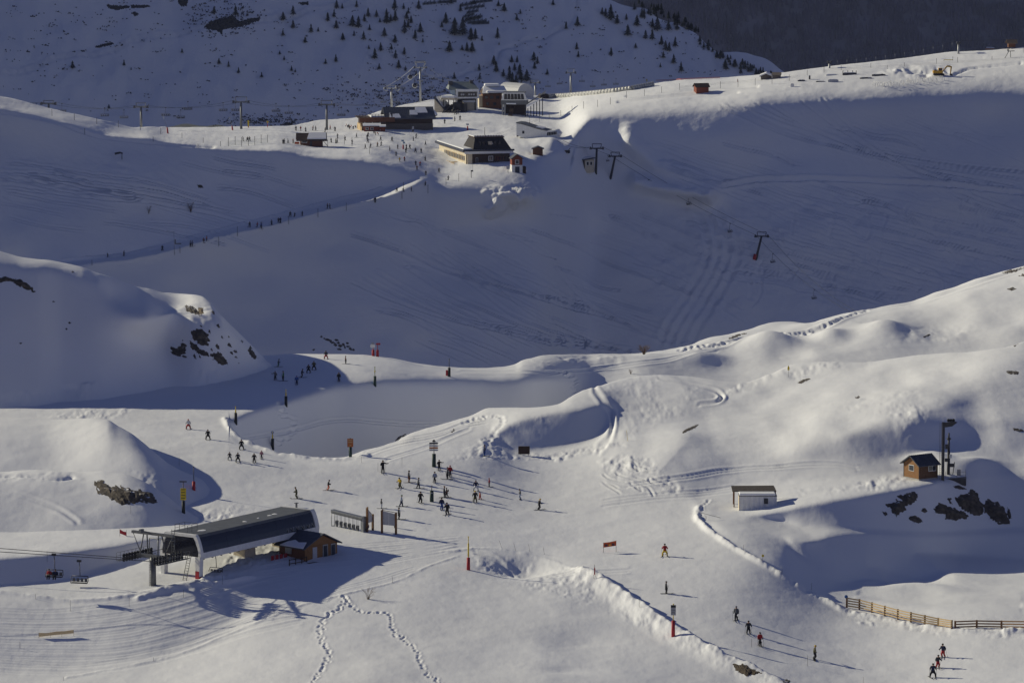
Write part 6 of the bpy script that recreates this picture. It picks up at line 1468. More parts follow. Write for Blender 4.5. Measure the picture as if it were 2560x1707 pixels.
for i in range(5): part('pane', GLASSD if i != 1 else GLASSB, ut, lambda b: b.box(5 * m + i * 9.6 * m + .05, 5 * m + (i + 1) * 9.6 * m - .05, .3, .4, 37 * m, 50 * m))
part('sign_lettering', GREYB, ut, lambda b: [b.box(q * m, (q + 4) * m, .22, .28, 41 * m, 45 * m) for q in (12, 17, 31, 37, 43)])
part('body', mat('blue_grey_clad', (.22, .26, .29), .6, 0, .1, 1), ut, lambda b: b.extrude([(-2 * m, .9, 33 * m), (58 * m, .9, 33 * m), (58 * m, .9, 55 * m), (-2 * m, .9, 55 * m)], (0, 12, 0)))
part('roof', mat('green_grey_roof', (.16, .19, .19), .6, 0, .15, 1), ut, lambda b: b.add([(-18 * m, .8, 55 * m), (58 * m, .8, 56 * m), (46 * m, 7, 73 * m), (-12 * m, 7, 73 * m), (-18 * m, 14, 55 * m), (58 * m, 14, 56 * m)], [(0,1,2,3), (1,5,2), (0,3,4), (3,2,5,4), (0,4,5,1)]))
part('side_glass', mat('pale_glass', (.30, .38, .44), .3), ut, lambda b: b.extrude([(-17 * m, .4, 54 * m), (-2 * m, .4, 54 * m), (-1 * m, .4, 33 * m), (-6 * m, .4, 36 * m)], (0, .3, 0)))
block(ut, 'roof_box', DARKM, 38 * m, 46 * m, 5, 8, 70 * m, 76 * m); block(ut, 'roof_box', DARKM, -16 * m, -6 * m, 4, 7, 66 * m, 75 * m)
part('column', WHITEP, ut, lambda b: b.box(1 * m, 4 * m, 1, 2, -2, 33 * m)); part('column', WHITEP, ut, lambda b: b.box(52 * m, 55 * m, 1, 2, -2, 33 * m)); part('hall', CREAM, ut, lambda b: b.box(20 * m, 48 * m, 3, 9, -2, 22 * m)); part('hall_snow', SNOWO, ut, lambda b: b.box(18 * m, 50 * m, 2.2, 9, 22 * m, 28 * m), bevel=.3); part('underside', DARKM, ut, lambda b: b.box(4 * m, 54 * m, 6, 11, 0, 33 * m))
uw = thing('timber_house', 'brown timber house with thick snow on its roof between the two terminals', 'house', ground(1207, 270), math.radians(5)); m = mpp(Vector(uw.location))
part('wall', WOODB, uw, lambda b: b.box(0, 48 * m, 0, 10, -3, 36 * m)); part('annex', CREAM, uw, lambda b: b.box(-9 * m, -.05, 1, 8, -2, 30 * m)); part('roof', WOODD, uw, lambda b: b.add([(-3 * m, -1, 35 * m), (62 * m, -1, 36 * m), (56 * m, 6, 50 * m), (4 * m, 6, 50 * m), (-3 * m, 12, 35 * m), (62 * m, 12, 36 * m)], [(0,1,2,3), (1,5,2), (0,3,4), (3,2,5,4), (0,4,5,1)]))
part('roof_snow', SNOWO, uw, lambda b: b.add([(-1 * m, -1.1, 36.5 * m), (62 * m, -1.1, 37.5 * m), (56 * m, 6, 53 * m), (5 * m, 6, 53 * m), (-1 * m, 11, 38 * m), (62 * m, 11, 39 * m)], [(0,1,2,3), (1,5,2), (0,3,4), (3,2,5,4), (0,4,5,1)])); part('roof_snow', SNOWO, uw, lambda b: b.box(7 * m, 44 * m, 4, 9, 52 * m, 58 * m), bevel=.35)
part('snow_lip', SNOWO, uw, lambda b: b.box(10 * m, 60 * m, -1.3, 1.5, 38 * m, 43 * m), bevel=.35)
for u in (4, 18, 33): window(uw, u * m, (u + 9) * m, -.01, 22 * m, 30 * m, WOODD, GLASSB)
for u in (8, 26): window(uw, u * m, (u + 8) * m, -.01, 6 * m, 14 * m, WOODD, GLASSD)
ur = thing('upper_terminal', 'dark open lift terminal with slanted glass front at the right of the station group', 'lift station', ground(1256, 288), math.radians(-4)); m = mpp(Vector(ur.location))
part('frame', WHITEP, ur, lambda b: b.extrude([(-3 * m, 0, 37 * m), (62 * m, 0, 37 * m), (55 * m, 0, 56 * m), (3 * m, 0, 56 * m)], (0, .25, 0)))
for i in range(6): part('pane', GLASSD, ur, lambda b: b.extrude([((4 + i * 8.6) * m, -.1, 39 * m), ((11.8 + i * 8.6) * m, -.1, 39 * m), ((11.4 + i * 8.2) * m, -.1, 53 * m), ((5 + i * 8.2) * m, -.1, 53 * m)], (0, .08, 0)))
part('roof', GREYROOF, ur, lambda b: b.box(2 * m, 56 * m, .3, 8, 54 * m, 57 * m)); part('girder', GALVD, ur, lambda b: b.box(-4 * m, 62 * m, .3, 8, 26 * m, 36 * m)); part('back_wall', WOODD, ur, lambda b: b.box(0, 54 * m, 7, 9, -2, 26 * m)); part('ramp', WOODD, ur, lambda b: b.extrude([(14 * m, -3, -1.5), (24 * m, -3, -1.5), (30 * m, 5, 24 * m), (20 * m, 5, 24 * m)], (0, 0, .6)))
for x in (-2, 4, 56): part('column', GALV if x < 5 else DARKM, ur, lambda b: b.box(x * m, (x + 3.5) * m, .4, 1.2, -2, 27 * m))
part('beam_snow', SNOWO, ur, lambda b: b.box(10 * m, 34 * m, -.2, .28, 27 * m, 30 * m))
for i in range(6):
    q = 62 + i * 6.5; part('gantry_post', DARKM, ur, lambda b: b.box(q * m, (q + 2) * m, 2 + i * 2.2, 2.4 + i * 2.2, -2, (16 + i * 4.6) * m))
part('gantry', SLATE, ur, lambda b: b.extrude([(58 * m, 1, 24 * m), (100 * m, 14, 50 * m), (104 * m, 14, 56 * m), (62 * m, 1, 30 * m)], (0, 3, 0))); part('gantry_snow', SNOWO, ur, lambda b: b.extrude([(60 * m, .9, 20 * m), (94 * m, 13, 35 * m), (94 * m, 13, 38 * m), (60 * m, .9, 24 * m)], (0, 2, 0)))
uq = thing('curved_hall', 'pale barrel-roofed hall behind the open lift terminal', 'hall', ground(1294, 245), math.radians(38)); m = mpp(Vector(uq.location))
part('roof', mat('pale_sheet', (.45, .46, .48), .6, 0, .08, 1), uq, lambda b: b.extrude([(0, 0, -3), (0, 0, 2)] + [(4.5 - 4.5 * math.cos(t), 0, 2 + 4.2 * math.sin(t)) for t in np.linspace(.2, PI - .2, 9)] + [(9, 0, 2), (9, 0, -3)], (0, 14, 0)))
# --- covered conveyor (ribbed tube)
tbp = [(1368, 243), (1390, 241), (1420, 239.5), (1460, 236), (1500, 232), (1540, 227.5), (1580, 222), (1610, 216.5), (1638, 211)]
q0 = ground(*tbp[0]); tube = thing('covered_conveyor', 'long ribbed transparent tube gallery of a moving carpet along the ridge', 'conveyor', q0, 0)
TP_ = [ground(x, y + 3) for x, y in tbp]; pts = []
for a, b_ in zip(TP_[:-1], TP_[1:]):
    for t in np.arange(0, 1, .2): pts.append(a.lerp(b_, t) - q0 + Vector((0, 0, .75)))
tubem = mat('cloudy_tube', (.42, .42, .40), .35, 0, .25, 1.2)
b = MB()
for a, c in zip(pts[:-1], pts[1:]): b.bar(a, c, 1.02, 1.02, 12)
b.build('tube', tubem, tube)
rm_ = MB().ring((0, 0, 0), (1, .1, 0), 1.1, .09, 12, 4).mesh('hoop', GALVD)
for p in pts[::1]:
    o = bpy.data.objects.new('hoop', rm_); COL.objects.link(o); o.parent = tube; o.location = p
part('entrance', WOODD, tube, lambda b: b.bar(pts[0] - (pts[1] - pts[0]).normalized() * 4.2, pts[0], 1.5, 1.25, 12))
for i in range(3): part('entrance_hoop', DARKM, tube, lambda b: b.ring(pts[0] - (pts[1] - pts[0]).normalized() * (1 + 1.4 * i), pts[1] - pts[0], 1.55, .12, 12, 4))
# --- huts along the right ridge
gable('shed', 'dark brown wooden shed alone on the sunlit ridge', 'shed', 1741, 235, 31, 17, 7, 4.5, math.radians(12), WOODR, WOODD, 'x', .5, wins=())
gable('stone_hut', 'stone hut half under snow where the ridge meets the wood', 'hut', 1902, 200, 26, 8, 5, 7, math.radians(-5), STONE, WOODD, 'y', .5, True)
gable('stone_hut', 'grey stone annex right of the half-snowed hut', 'hut', 1931, 198, 20, 9, 5, 6, math.radians(-5), STONE, STONE, 'x', .3)
tall = thing('start_tower', 'wooden start hut on tall legs at the top right skyline', 'hut', ground(2520, 124), math.radians(4)); m = mpp(Vector(tall.location))
for x in (2, 17): part('leg', WOODD, tall, lambda b: b.box(x * m, (x + 1.6) * m, 0, .3, -1, 14 * m))
part('cabin', WOODB, tall, lambda b: b.box(1 * m, 19 * m, -.1, 2.4, 5 * m, 16 * m)); part('roof', mat('shingle', (.19, .14, .09), .85, 0, .3, 4), tall, lambda b: b.extrude([(-4 * m, -.9, 14.5 * m), (-3 * m, 1.2, 23 * m), (-3 * m, 1.2, 24.5 * m), (-4 * m, -.9, 16 * m)], (27 * m, 0, 0))); part('roof', WOODD, tall, lambda b: b.extrude([(-4 * m, 3.3, 14.5 * m), (-3 * m, 1.203, 23 * m), (-3 * m, 1.203, 24.5 * m), (-4 * m, 3.3, 16 * m)], (27 * m, 0, 0)))
rb = thing('buried_shed', 'orange-red shed roof nearly buried in snow on the skyline', 'shed', ground(2457, 127), 0); m = mpp(Vector(rb.location))
part('wall', WOODR, rb, lambda b: b.box(0, 26 * m, 0, 3, -1, 4 * m)); part('roof', ORANGEB, rb, lambda b: b.extrude([(-3 * m, -1, 1 * m), (8 * m, -1, 6 * m), (28 * m, -1, 6 * m), (30 * m, -1, 4 * m)], (0, 4, 0))); part('roof_snow', SNOWO, rb, lambda b: b.extrude([(8 * m, -.9, 6.1 * m), (30 * m, -.9, 6.1 * m), (26 * m, -.9, 8.5 * m), (10 * m, -.9, 9 * m)], (0, 4, 0)))
# --- excavator
EX = ground(2347, 189); m = mpp(EX)
ex = thing('excavator', 'yellow tracked excavator with raised boom on the right ridge', 'excavator', EX, 0)
for y in (-1.1, 1.1): part('track', RUBBER, ex, lambda b: b.extrude([(-2.3, y - .3, .25), (-1.9, y - .3, 0), (1.9, y - .3, 0), (2.3, y - .3, .3), (2.1, y - .3, .8), (-2.1, y - .3, .8)], (0, .6, 0)))
part('body', DIGY, ex, lambda b: b.extrude([(-2.5, -1.3, .9), (1.6, -1.3, .9), (1.6, -1.3, 1.7), (.3, -1.3, 1.8), (-2.0, -1.3, 2.1), (-2.5, -1.3, 1.9)], (0, 2.6, 0)), bevel=.1)
cb = part('cab', DIGY, ex, lambda b: b.box(-.3, 1.3, -1.25, .1, 1.75, 3.1), bevel=.12); part('pane', GLASSD, cb, lambda b: b.box(-.15, 1.15, -1.30, -1.26, 2.1, 2.95)); part('pane', GLASSD, cb, lambda b: b.box(1.31, 1.35, -1.1, -.05, 2.0, 2.95))
part('boom', DIGY, ex, lambda b: b.extrude([(1.2, .2, 1.5), (1.7, .2, 1.4), (3.6, .2, 3.5), (5.2, .2, 3.3), (5.2, .2, 3.8), (3.4, .2, 4.1)], (0, .45, 0)))
part('stick', DIGY, ex, lambda b: b.extrude([(4.9, .25, 3.9), (5.5, .25, 3.7), (5.1, .25, .6), (4.7, .25, .6)], (0, .35, 0))); part('ram', GALV, ex, lambda b: b.bar((1.8, .1, 2.0), (3.2, .1, 3.3), .08).bar((3.4, .42, 4.1), (4.9, .42, 4.0), .08)); part('bucket', DARKM, ex, lambda b: b.extrude([(4.6, 0, .6), (5.3, 0, .7), (5.9, 0, .1), (5.3, 0, -.3), (4.6, 0, .0)], (0, .9, 0))); part('engine_cover', DARKM, ex, lambda b: b.box(-1.9, -.4, -.9, .9, 2.1, 2.3))
# --- rows of steel hoops, stacked bits
hoopmesh = MB().ring((0, 0, 0), (1, .35, 0), 1.15, .10, 14, 4).mesh('hoop', WHITEP)
for i in range(30):
    t = i / 29.0; x = 2186 + 172 * t + RNG.uniform(-2, 2); y = 217 - 15 * t + RNG.uniform(-3.5, 3.5)
    o = bpy.data.objects.new('steel_hoop', hoopmesh); COL.objects.link(o); o.location = ground(x, y) + Vector((0, 0, .6)); o.rotation_euler = (0, RNG.uniform(-.2, .2), RNG.uniform(-.7, .7))
    tag(o, 'bright steel hoop standing in the rows on the right ridge', 'hoop', 'rows of steel hoops')
hz = [(2107,189,35,6,'snowed-over dark trailer bed with posts on the ridge',DARKM),(2070,206,26,6,'low pale crate pair left of the hoops',GREYB),(1976,218,9,7,'small white box standing on the ridge',WHITEP),(2065,190,28,3,'flat white tank lid in the snow',WHITEP),(2040,206,22,2,'dark slab lying in the snow left of the crates',DARKM),(1995,204,18,3,'dark pipe pile left of the hoops',DARKM),(2150,198,30,3,'dark pipes piled above the hoops, left',DARKM),(2180,191,34,4,'dark pipes piled above the hoops, right',DARKM),(2022,199,4,9,'dark upright stump on the ridge',DARKM)]
for x, y, w, h, lab, mm_ in hz:
    P = ground(x, y); m = mpp(P); o = thing('stored_gear', lab, 'gear', P, RNG.uniform(-.1, .1))
    part('body', mm_, o, lambda b: b.cbox((w * m / 2, .6, h * m / 2), w * m, 1.2, h * m)); part('snow_cap', SNOWO, o, lambda b: b.cbox((w * m / 2, .7, h * m + .12), w * m * .8, 1.0, .25))
    if 'posts' in lab: part('post', DARKM, o, lambda b: [b.box(q * w * m, q * w * m + .25, .4, .7, h * m, h * m + 1.0) for q in (0, .35, .7, .95)])
    elif w > 17 and mm_ is DARKM: part('pipe', DARKM, o, lambda b: [b.bar((RNG.uniform(0, w * m * .4), RNG.uniform(0, 1), h * m * RNG.uniform(.5, 1.2)), (RNG.uniform(w * m * .6, w * m), RNG.uniform(0, 1), h * m * RNG.uniform(.5, 1.4)), .12) for _ in range(7)])
A_ = ground(2365, 153); f_ = thing('yellow_barrier', 'long yellow barrier bar on the right ridge', 'barrier', A_, 0); part('bar', YELLOW, f_, lambda b: b.box(-1, 3, -.05, .05, .35, .6)); part('post', DARKM, f_, lambda b: b.bar((2.9, 0, -.3), (2.9, 0, 1.9), .08)); part('post', DARKM, f_, lambda b: b.bar((-.9, 0, -.3), (-.9, 0, .6), .06))
A_ = ground(2521, 145); f_ = thing('lift_trestle', 'grey two-legged trestle of a drag lift on the right ridge', 'trestle', A_, 0); part('leg', GALVD, f_, lambda b: b.bar((-1.6, 0, -.3), (.2, 0, 2.9), .14)); part('leg', GALVD, f_, lambda b: b.bar((1.0, 0, -.3), (.8, 0, 2.9), .14)); part('crossbar', GALVD, f_, lambda b: b.bar((-.4, 0, 2.8), (2.6, 0, 2.9), .16)); part('head', DARKM, f_, lambda b: b.cbox((-.2, 0, 3.2), .5, .4, 1.0))
print('station', time.time() - T0)
# ------------------------------------------------------------------ lift towers and ropes in the distance
def ttower(name, label, px, base, top, armpx, cat='lift tower', lean=0.0, pad=False, D=None, mm_=GALVD, frame=True, group='distant lift towers', yaw=0.0):
    P = ground(px, base) if D is None else at_depth(px, base, D); m = mpp(P); o = thing(name, label, cat, P, yaw, group)
    h, a = (base - top) * m, armpx * m / 2
    part('pole', mm_, o, lambda b: b.bar((0, 0, -3), (lean * h, 0, h * .86), .55, .38, 8))
    part('crossarm', mm_, o, lambda b: b.cbox((lean * h, 0, h * .84), 2 * a * .8, .5, .45))
    for s in (-1, 1): part('roller_battery', DARKM, o, lambda b: b.cbox((lean * h + s * a * .82, 0, h * .84 + .3), .55, 3.4, .5).cbox((lean * h + s * a * .82, 0, h * .84 - .25), .9, 4.0, .12))
    if frame: part('lifting_frame', mm_, o, lambda b: b.bar((lean * h - a * .5, 0, h * .84), (lean * h - a * .62, 0, h), .13, n=5).bar((lean * h + a * .5, 0, h * .84), (lean * h + a * .62, 0, h), .13, n=5).bar((lean * h - a * .62, 0, h), (lean * h + a * .62, 0, h), .15, n=5))
    if pad: part('padding', REDP, o, lambda b: b.bar((0, 0, -.5), (lean * h * .16, 0, h * .16), .75, .75, 10))
    o['top'] = 0; del o['top']
    return o, P, h, a
L1 = [ttower('lift_tower', 'lift tower whose top shows above the left ridge', 122, 300, 252, 42, D=1640), ttower('lift_tower', 'second lift tower from the left on the plateau line', 353, 321, 258, 40, D=1690), ttower('lift_tower', 'lift tower with pale pole right of the yellow panel line', 603, 320, 243, 47, D=1720), ttower('lift_tower', 'lift tower standing beside the snack hut', 817, 317, 252, 46, D=1740)]
def tops(T, s): 
    o, P, h, a = T; return P + Vector((s * a * .82, 0, h * .84 + .55))
for s, nm in ((-1, 'rear'), (1, 'front')):
    pts = [tops(L1[0], s) + Vector((-60, -60, 6))] + [tops(t, s) for t in L1] + [at_depth(1090 + 20 * s, 246, 1850)]
    full = []
    for a, c in zip(pts[:-1], pts[1:]):
        for t in np.linspace(0, 1, 7)[:-1]: full.append(a.lerp(c, t) - Vector((0, 0, 1.8 * 4 * t * (1 - t))))
    rope('thin %s rope of the plateau chairlift' % nm, full + [pts[-1]], .05, 'plateau lift ropes')
chA = thing('chairlift_chair', 'tmp', 'lift chair', (0, 0, 0), 0, 'chairs on the plateau lift'); chair_parts(chA, 4, 3.2, 3.2)
firstc = True
def far_chair(px, py, D, label, group, yaw=0, s=1.0):
    global firstc
    p = at_depth(px, py, D) + Vector((0, 0, 3.2 * s))
    if firstc: o = chA; o.location = p; o['label'] = label; o['group'] = group; o.rotation_euler = (0, 0, yaw); firstc = False; o.scale = (s, s, s)
    else: o = dup(chA, p, yaw, label, s, group)
    return o
landm = [(155,'behind the left ridge crest'),(290,'left of the second tower'),(420,'between the second tower and the first snow gun'),(500,'left of the second snow gun'),(620,'around the pale pole tower'),(760,'between the pale pole tower and the snack hut'),(900,'above the resting crowd')]
for i, (x, y) in enumerate([(155,280),(262,291),(310,296),(414,290),(452,296),(470,275),(558,278),(589,278),(690,280),(722,285),(853,290)]):
    lab = next((l for q, l in landm if x <= q), 'above the terrace building'); far_chair(x, y, 1700, ('laden dark' if x in (310, 452, 589, 722, 853) else 'empty pale') + ' chair on the plateau lift ' + lab, 'chairs on the plateau lift', .1)
for i, (x, y, l) in enumerate([(1005,222,'pale chair left of the tall gondola tower'),(1013,236,'red-seated chair below the pale one left of the tall tower'),(1087,200,'dark chair right of the tall gondola tower top'),(1079,220,'pale chair right of the tall tower pole'),(959,257,'pale chair above the terrace roof, left'),(992,257,'red-seated chair above the terrace roof'),(1105,232,'cream chair above the loading shed'),(1063,193,'dark chair just right of the tall tower head')]):
    far_chair(x, y, 1880, l, 'chairs near the gondola tower', .2, .8)
for i, (x, y, l) in enumerate([(1370,218,'chair left of the ridge lift tower, first from the open terminal'),(1399,211,'chair just left of the ridge lift tower'),(1455,205,'chair just right of the ridge lift tower'),(1482,218,'lower chair right of the ridge lift tower'),(1510,214,'faint chair near the tube gallery'),(1540,212,'small dark chair above the tube gallery')]):
    far_chair(x, y, 1960, l, 'chairs on the ridge lift', .3, .8)
g1 = ttower('gondola_tower', 'tall pale gondola tower with wide double head above the terrace roof', 1051, 257, 153, 36, D=1900, mm_=GALV, group=None)
part('second_head', GALV, g1[0], lambda b: b.cbox((0, 0, g1[2] * .97), 5.2, 1.2, .5).cbox((-2, 0, g1[2] * .93), .5, 3, .9).cbox((2, 0, g1[2] * .93), .5, 3, .9)); part('platform', GALV, g1[0], lambda b: b.cbox((0, -.6, g1[2] * .53), 2.6, 1.2, .2))
g2 = ttower('gondola_tower', 'shorter gondola tower with lattice roller head at the left of the tall one', 979, 258, 214, 38, D=1905, mm_=GALV, group=None)
for s in (-1, 1): part('roller_wheel', GALV, g2[0], lambda b: b.ring((s * 2.6, -.2, g2[2] * .8), (0, 1, 0), .9, .12, 12, 4))
for s, nm in ((-1, 'left'), (1, 'right')):
    a, c = tops(g1, s), tops(g2, s); pts = [a.lerp(c, t) - Vector((0, 0, 3 * t * (1 - t))) for t in np.linspace(0, 1, 8)]
    e = at_depth(1128 + 12 * s, 205, 1905); pts2 = [e] + [e.lerp(a, t) - Vector((0, 0, 3 * t * (1 - t))) for t in np.linspace(0, 1, 6)[1:]]
    rp = rope('pale %s gondola rope sloping over the tall tower' % nm, pts2 + pts[1:], .07, 'gondola ropes'); rp.data.materials[0] = GALV
for x, y, l in ((1025.7, 192.5, 'upper round gondola cabin left of the tall tower'), (1036.8, 213.5, 'lower round gondola cabin beside the tall tower pole')):
    p = at_depth(x, y, 1900); o = thing('gondola_cabin', l, 'gondola', p, 0, 'gondola cabins'); 
    part('shell', GREYB, o, lambda b: [b.ring((0, 0, -.2 + .0), (0, 1, 0), .95, .22, 14, 5), b.cbox((0, 0, -.85), 1.5, 1.5, .5)]); part('pane', GLASSD, o, lambda b: b.disc((0, 0, 0), (0, 1, 0), .95, 1.5, 14)); part('hanger', DARKM, o, lambda b: b.bar((0, 0, 1), (0, 0, 3.0), .09))
ttower('lift_tower', 'pale lift tower of the ridge lift left of the tube gallery', 1427, 232, 173, 28, D=1950, mm_=GALV, group=None)
ttower('lift_tower', 'lattice-headed tower right behind the open terminal', 1338, 240, 201, 28, D=1920, mm_=GALV, group=None)
# drag lift on the far right ridge
d1 = ttower('drag_lift_tower', 'pale drag lift tower standing on the right skyline', 2396, 135, 103, 8, mm_=GALV, frame=False, group='drag lift towers'); d2 = ttower('drag_lift_tower', 'shorter drag lift tower left along the skyline', 2073.5, 171, 153, 10, mm_=GALV, frame=False, group='drag lift towers')
a, c = d1[1] + Vector((0, 0, d1[2])), d2[1] + Vector((0, 0, d2[2])); e = ground(1962, 184) + Vector((0, 0, 1)); f = ground(2556, 121) + Vector((8, 0, 4))
dl = [e, c] + [c.lerp(a, t) - Vector((0, 0, 4.5 * t * (1 - t))) for t in np.linspace(0, 1, 12)[1:]] + [f]
rope('thin drag lift rope above the right skyline', dl, .04, 'drag lift rope')
for i, t in enumerate(np.linspace(.06, .95, 13)):
    p = c.lerp(a, t) - Vector((0, 0, 4.5 * t * (1 - t))); o = thing('drag_hanger', 'small drag lift hanger on the skyline rope', 'hanger', p, 0, 'drag lift hangers'); part('spring_box', GALV, o, lambda b: b.cbox((0, 0, -.5), .22, .22, .8)); part('rod', GALV, o, lambda b: b.bar((0, 0, -.9), (0, 0, -1.9), .04, n=4))
# chairlift crossing the shaded bowl
b1 = ttower('lift_tower', 'dark lift tower nearest the cream shed above the bowl', 1489, 431, 360, 38, lean=.04, group='bowl lift towers', mm_=DARKM); b2 = ttower('lift_tower', 'dark leaning lift tower right of the one by the cream shed', 1523, 443, 381, 36, lean=.24, group='bowl lift towers', mm_=DARKM); b3 = ttower('lift_tower', 'leaning lift tower with red foot alone in the shaded bowl', 1886, 646, 580, 38, lean=.27, pad=True, group='bowl lift towers', mm_=DARKM)
def btop(T, s): o, P, h, a = T; return P + Vector((o.get('x', 0), 0, h * .84 + .5))
def bt(T, lean, s): o, P, h, a = T; return P + Vector((lean * h + s * a * .82, 0, h * .84 + .55))
for s, nm in ((-1, 'left'), (1, 'right')):
    e0 = at_depth(1400 + 8 * s, 352, 1640); e1 = at_depth(2200 + 6 * s, 812, 1500)
    K_ = [e0, bt(b1, .04, s), bt(b2, .24, s), bt(b3, .27, s), e1]; full = []
    for a, c in zip(K_[:-1], K_[1:]):
        L = (c - a).length
        for t in np.linspace(0, 1, 9)[:-1]: full.append(a.lerp(c, t) - Vector((0, 0, L * .022 * 4 * t * (1 - t))))
    full.append(e1)
    rope('%s rope of the chairlift crossing the shaded bowl' % nm, full, .06, 'bowl lift ropes')
    for i, (x, y) in enumerate([(1621,447),(1723,512),(1827.6,566),(1934,632),(2037,700),(2144,768)]):
        if (i % 2 == 0) != (s < 0) and i not in (3, 4, 5): continue
        if s > 0 and i in (3, 4, 5): continue
        best = min(((abs(proj(a.lerp(c, t))[0] - x), a.lerp(c, t)) for a, c in zip(full[:-1], full[1:]) for t in np.linspace(0, 1, 12)), key=lambda q: q[0])[1]
        sp = ['high in the bowl by the leaning towers', 'above the lit spur of the bowl', 'just left of the red-footed tower', 'just right of the red-footed tower', 'halfway from the red-footed tower to the hill', 'lowest, above the sunlit hill'][i]
        o = dup(chA, best + Vector((0, 0, -.2)), math.radians(60), 'double chair ' + sp, 1.05, 'chairs over the bowl')
dup(chA, bt(b2, .24, -1) + Vector((-.6, 0, -.3)), math.radians(60), 'chair hanging at the leaning tower beside the cream shed', .7, 'chairs over the bowl')

# ------------------------------------------------------------------ snow guns, poles and fences on the plateau
for px, base, top, l, ln in ((418,334,289,'snow gun lance with red foot at the left of the plateau',-1.6),(580,326,294,'snow gun lance with red foot by the pale pole tower',-1.0)):
    P = ground(px, base); h = (base - top) * mpp(P); o = thing('snow_gun', l, 'snow gun', P, 0, 'snow gun lances'); part('lance', GALV, o, lambda b: b.bar((0, 0, h * .3), (ln, 0, h), .08, .05, 6)); part('foot', REDP, o, lambda b: b.bar((.3, 0, -.3), (0, 0, h * .34), .32, .28, 8))
P = ground(621, 319.5); o = thing('yellow_marker', 'tall yellow panel on the edge of the plateau', 'sign', P, 0); part('panel', YELLOW, o, lambda b: b.box(-.35, .35, -.1, .1, .6, 2.9)); part('foot', REDP, o, lambda b: b.box(-.2, .2, -.1, .1, -.3, .6))
P = ground(669, 319); o = thing('signpost', 'small yellow and red signpost on the edge of the plateau', 'sign', P, 0); part('panel', YELLOW, o, lambda b: b.box(-.4, .4, -.1, .0, 1.9, 2.6)); part('post', REDP, o, lambda b: b.bar((0, 0, -.3), (0, 0, 2.4), .12))
P = ground(1032.5, 330); o = thing('piste_post', 'grey-blue padded post before the terrace building', 'marker pole', P, 0); part('padding', NAVY, o, lambda b: b.bar((0, 0, -.3), (0, 0, 1.0), .35)); part('panel', GREYB, o, lambda b: b.box(-.35, .35, -.1, .1, 1.0, 2.2))
P = ground(1169, 326); o = thing('signpost', 'red padded post with pale board on the slope below the timber house', 'sign', P, 0); part('padding', REDP, o, lambda b: b.bar((0, 0, -.3), (0, 0, 1.6), .3)); part('board', GREYB, o, lambda b: b.box(-.55, .55, -.1, .0, 2.0, 2.7)); part('pole', DARKM, o, lambda b: b.bar((0, 0, 1.6), (0, 0, 2.7), .07))
P = ground(1008, 373); o = thing('signpost', 'blue-white direction sign with red foot amid the plateau crowd', 'sign', P, 0); part('padding', REDP, o, lambda b: b.bar((0, 0, -.3), (0, 0, 1.6), .3)); part('board', mat('pale_blue_board', (.25, .36, .45), .5), o, lambda b: [b.box(-.7, .35, -.12, -.02, 2.9, 3.6), b.box(-.1, .8, -.12, -.02, 2.2, 2.8)]); part('pole', DARKM, o, lambda b: b.bar((0, 0, 1.6), (0, 0, 3.4), .07))
P = ground(1178, 445); o = thing('snow_gun', 'dark bent snow gun on a pole below the restaurant', 'snow gun', P, 0); part('pole', DARKM, o, lambda b: b.bar((0, 0, -.3), (0, 0, 2.6), .12)); part('lance', DARKM, o, lambda b: b.path([(0, 0, 2.4), (.6, 0, 3.2), (.62, 0, 6.0)], .05)); part('head', DARKM, o, lambda b: b.cbox((.3, 0, 2.6), .9, .4, .5))
P = ground(305, 399); o = thing('snow_gun', 'dark snow gun barrel on a post in the shaded slope', 'snow gun', P, 0); part('post', DARKM, o, lambda b: b.bar((0, 0, -.5), (0, 0, 2.2), .14)); part('barrel', DARKM, o, lambda b: b.bar((-2.6, 0, 2.1), (-.6, 0, 2.5), .42, .36, 10).bar((-.6, 0, 2.5), (.3, 0, 2.2), .36, .2, 10))
P = ground(437, 637); o = thing('snow_gun', 'pale lance pole with cross arms beside the shaded path', 'snow gun', P, 0); m = mpp(P); part('pole', GALV, o, lambda b: b.bar((0, 0, -.4), (-.3, 0, 58 * m), .09, .05, 6)); part('arm', GALVD, o, lambda b: b.bar((-2.8, 0, 60 * m), (.3, 0, 56 * m), .06, n=4)); part('box', GALVD, o, lambda b: b.cbox((1.2, 0, 28 * m), 2.2, .5, .35).cbox((.2, 0, 33 * m), .4, .3, 1.6))
plateau_posts = [(386,291,17),(560,305,17),(654,310,16),(800,317,16),(949,322,16),(1086,330,16),(1230,342,16),(1372,352,15),(1543,358,24),(1590,360,24),(1632,365,24),(1680,364,18),(1722,362,24),(1766,358,22),(1808,355,22)]
fp = [(130,291,18),(186,301,17),(242,311,16),(296,319,17),(351,326,12),(402,336,16),(455,346,14),(508,358,14),(212,337,16),(383,354,12),(495,370,10),(551,366,13)]
for x, y, h in fp: stick(x, y, y - h, 'dark piste pole along the left ridge crest', DARKM, r=.09, name='piste_pole')
for x, y, h in [(571,366,22),(588,363,22),(604,367,24),(621,365,22),(637,363,22),(653,359,22),(669,357,20)]: stick(x, y, y - h, 'dark pole of the net fence on the left plateau', DARKM, r=.09, name='fence_pole')
gn = mat('green_net', (.16, .26, .22), .8, 0, .2, 3)
A_, B_ = ground(569, 366), ground(669, 358); o = thing('net_fence', 'faint green net strung between poles on the left plateau', 'fence', A_, 0)
part('net', gn, o, lambda b: [b.bar(Vector((0, 0, z)), (B_ - A_) + Vector((0, 0, z)), .04, n=4) for z in (.3, .8, 1.3, 1.8)])
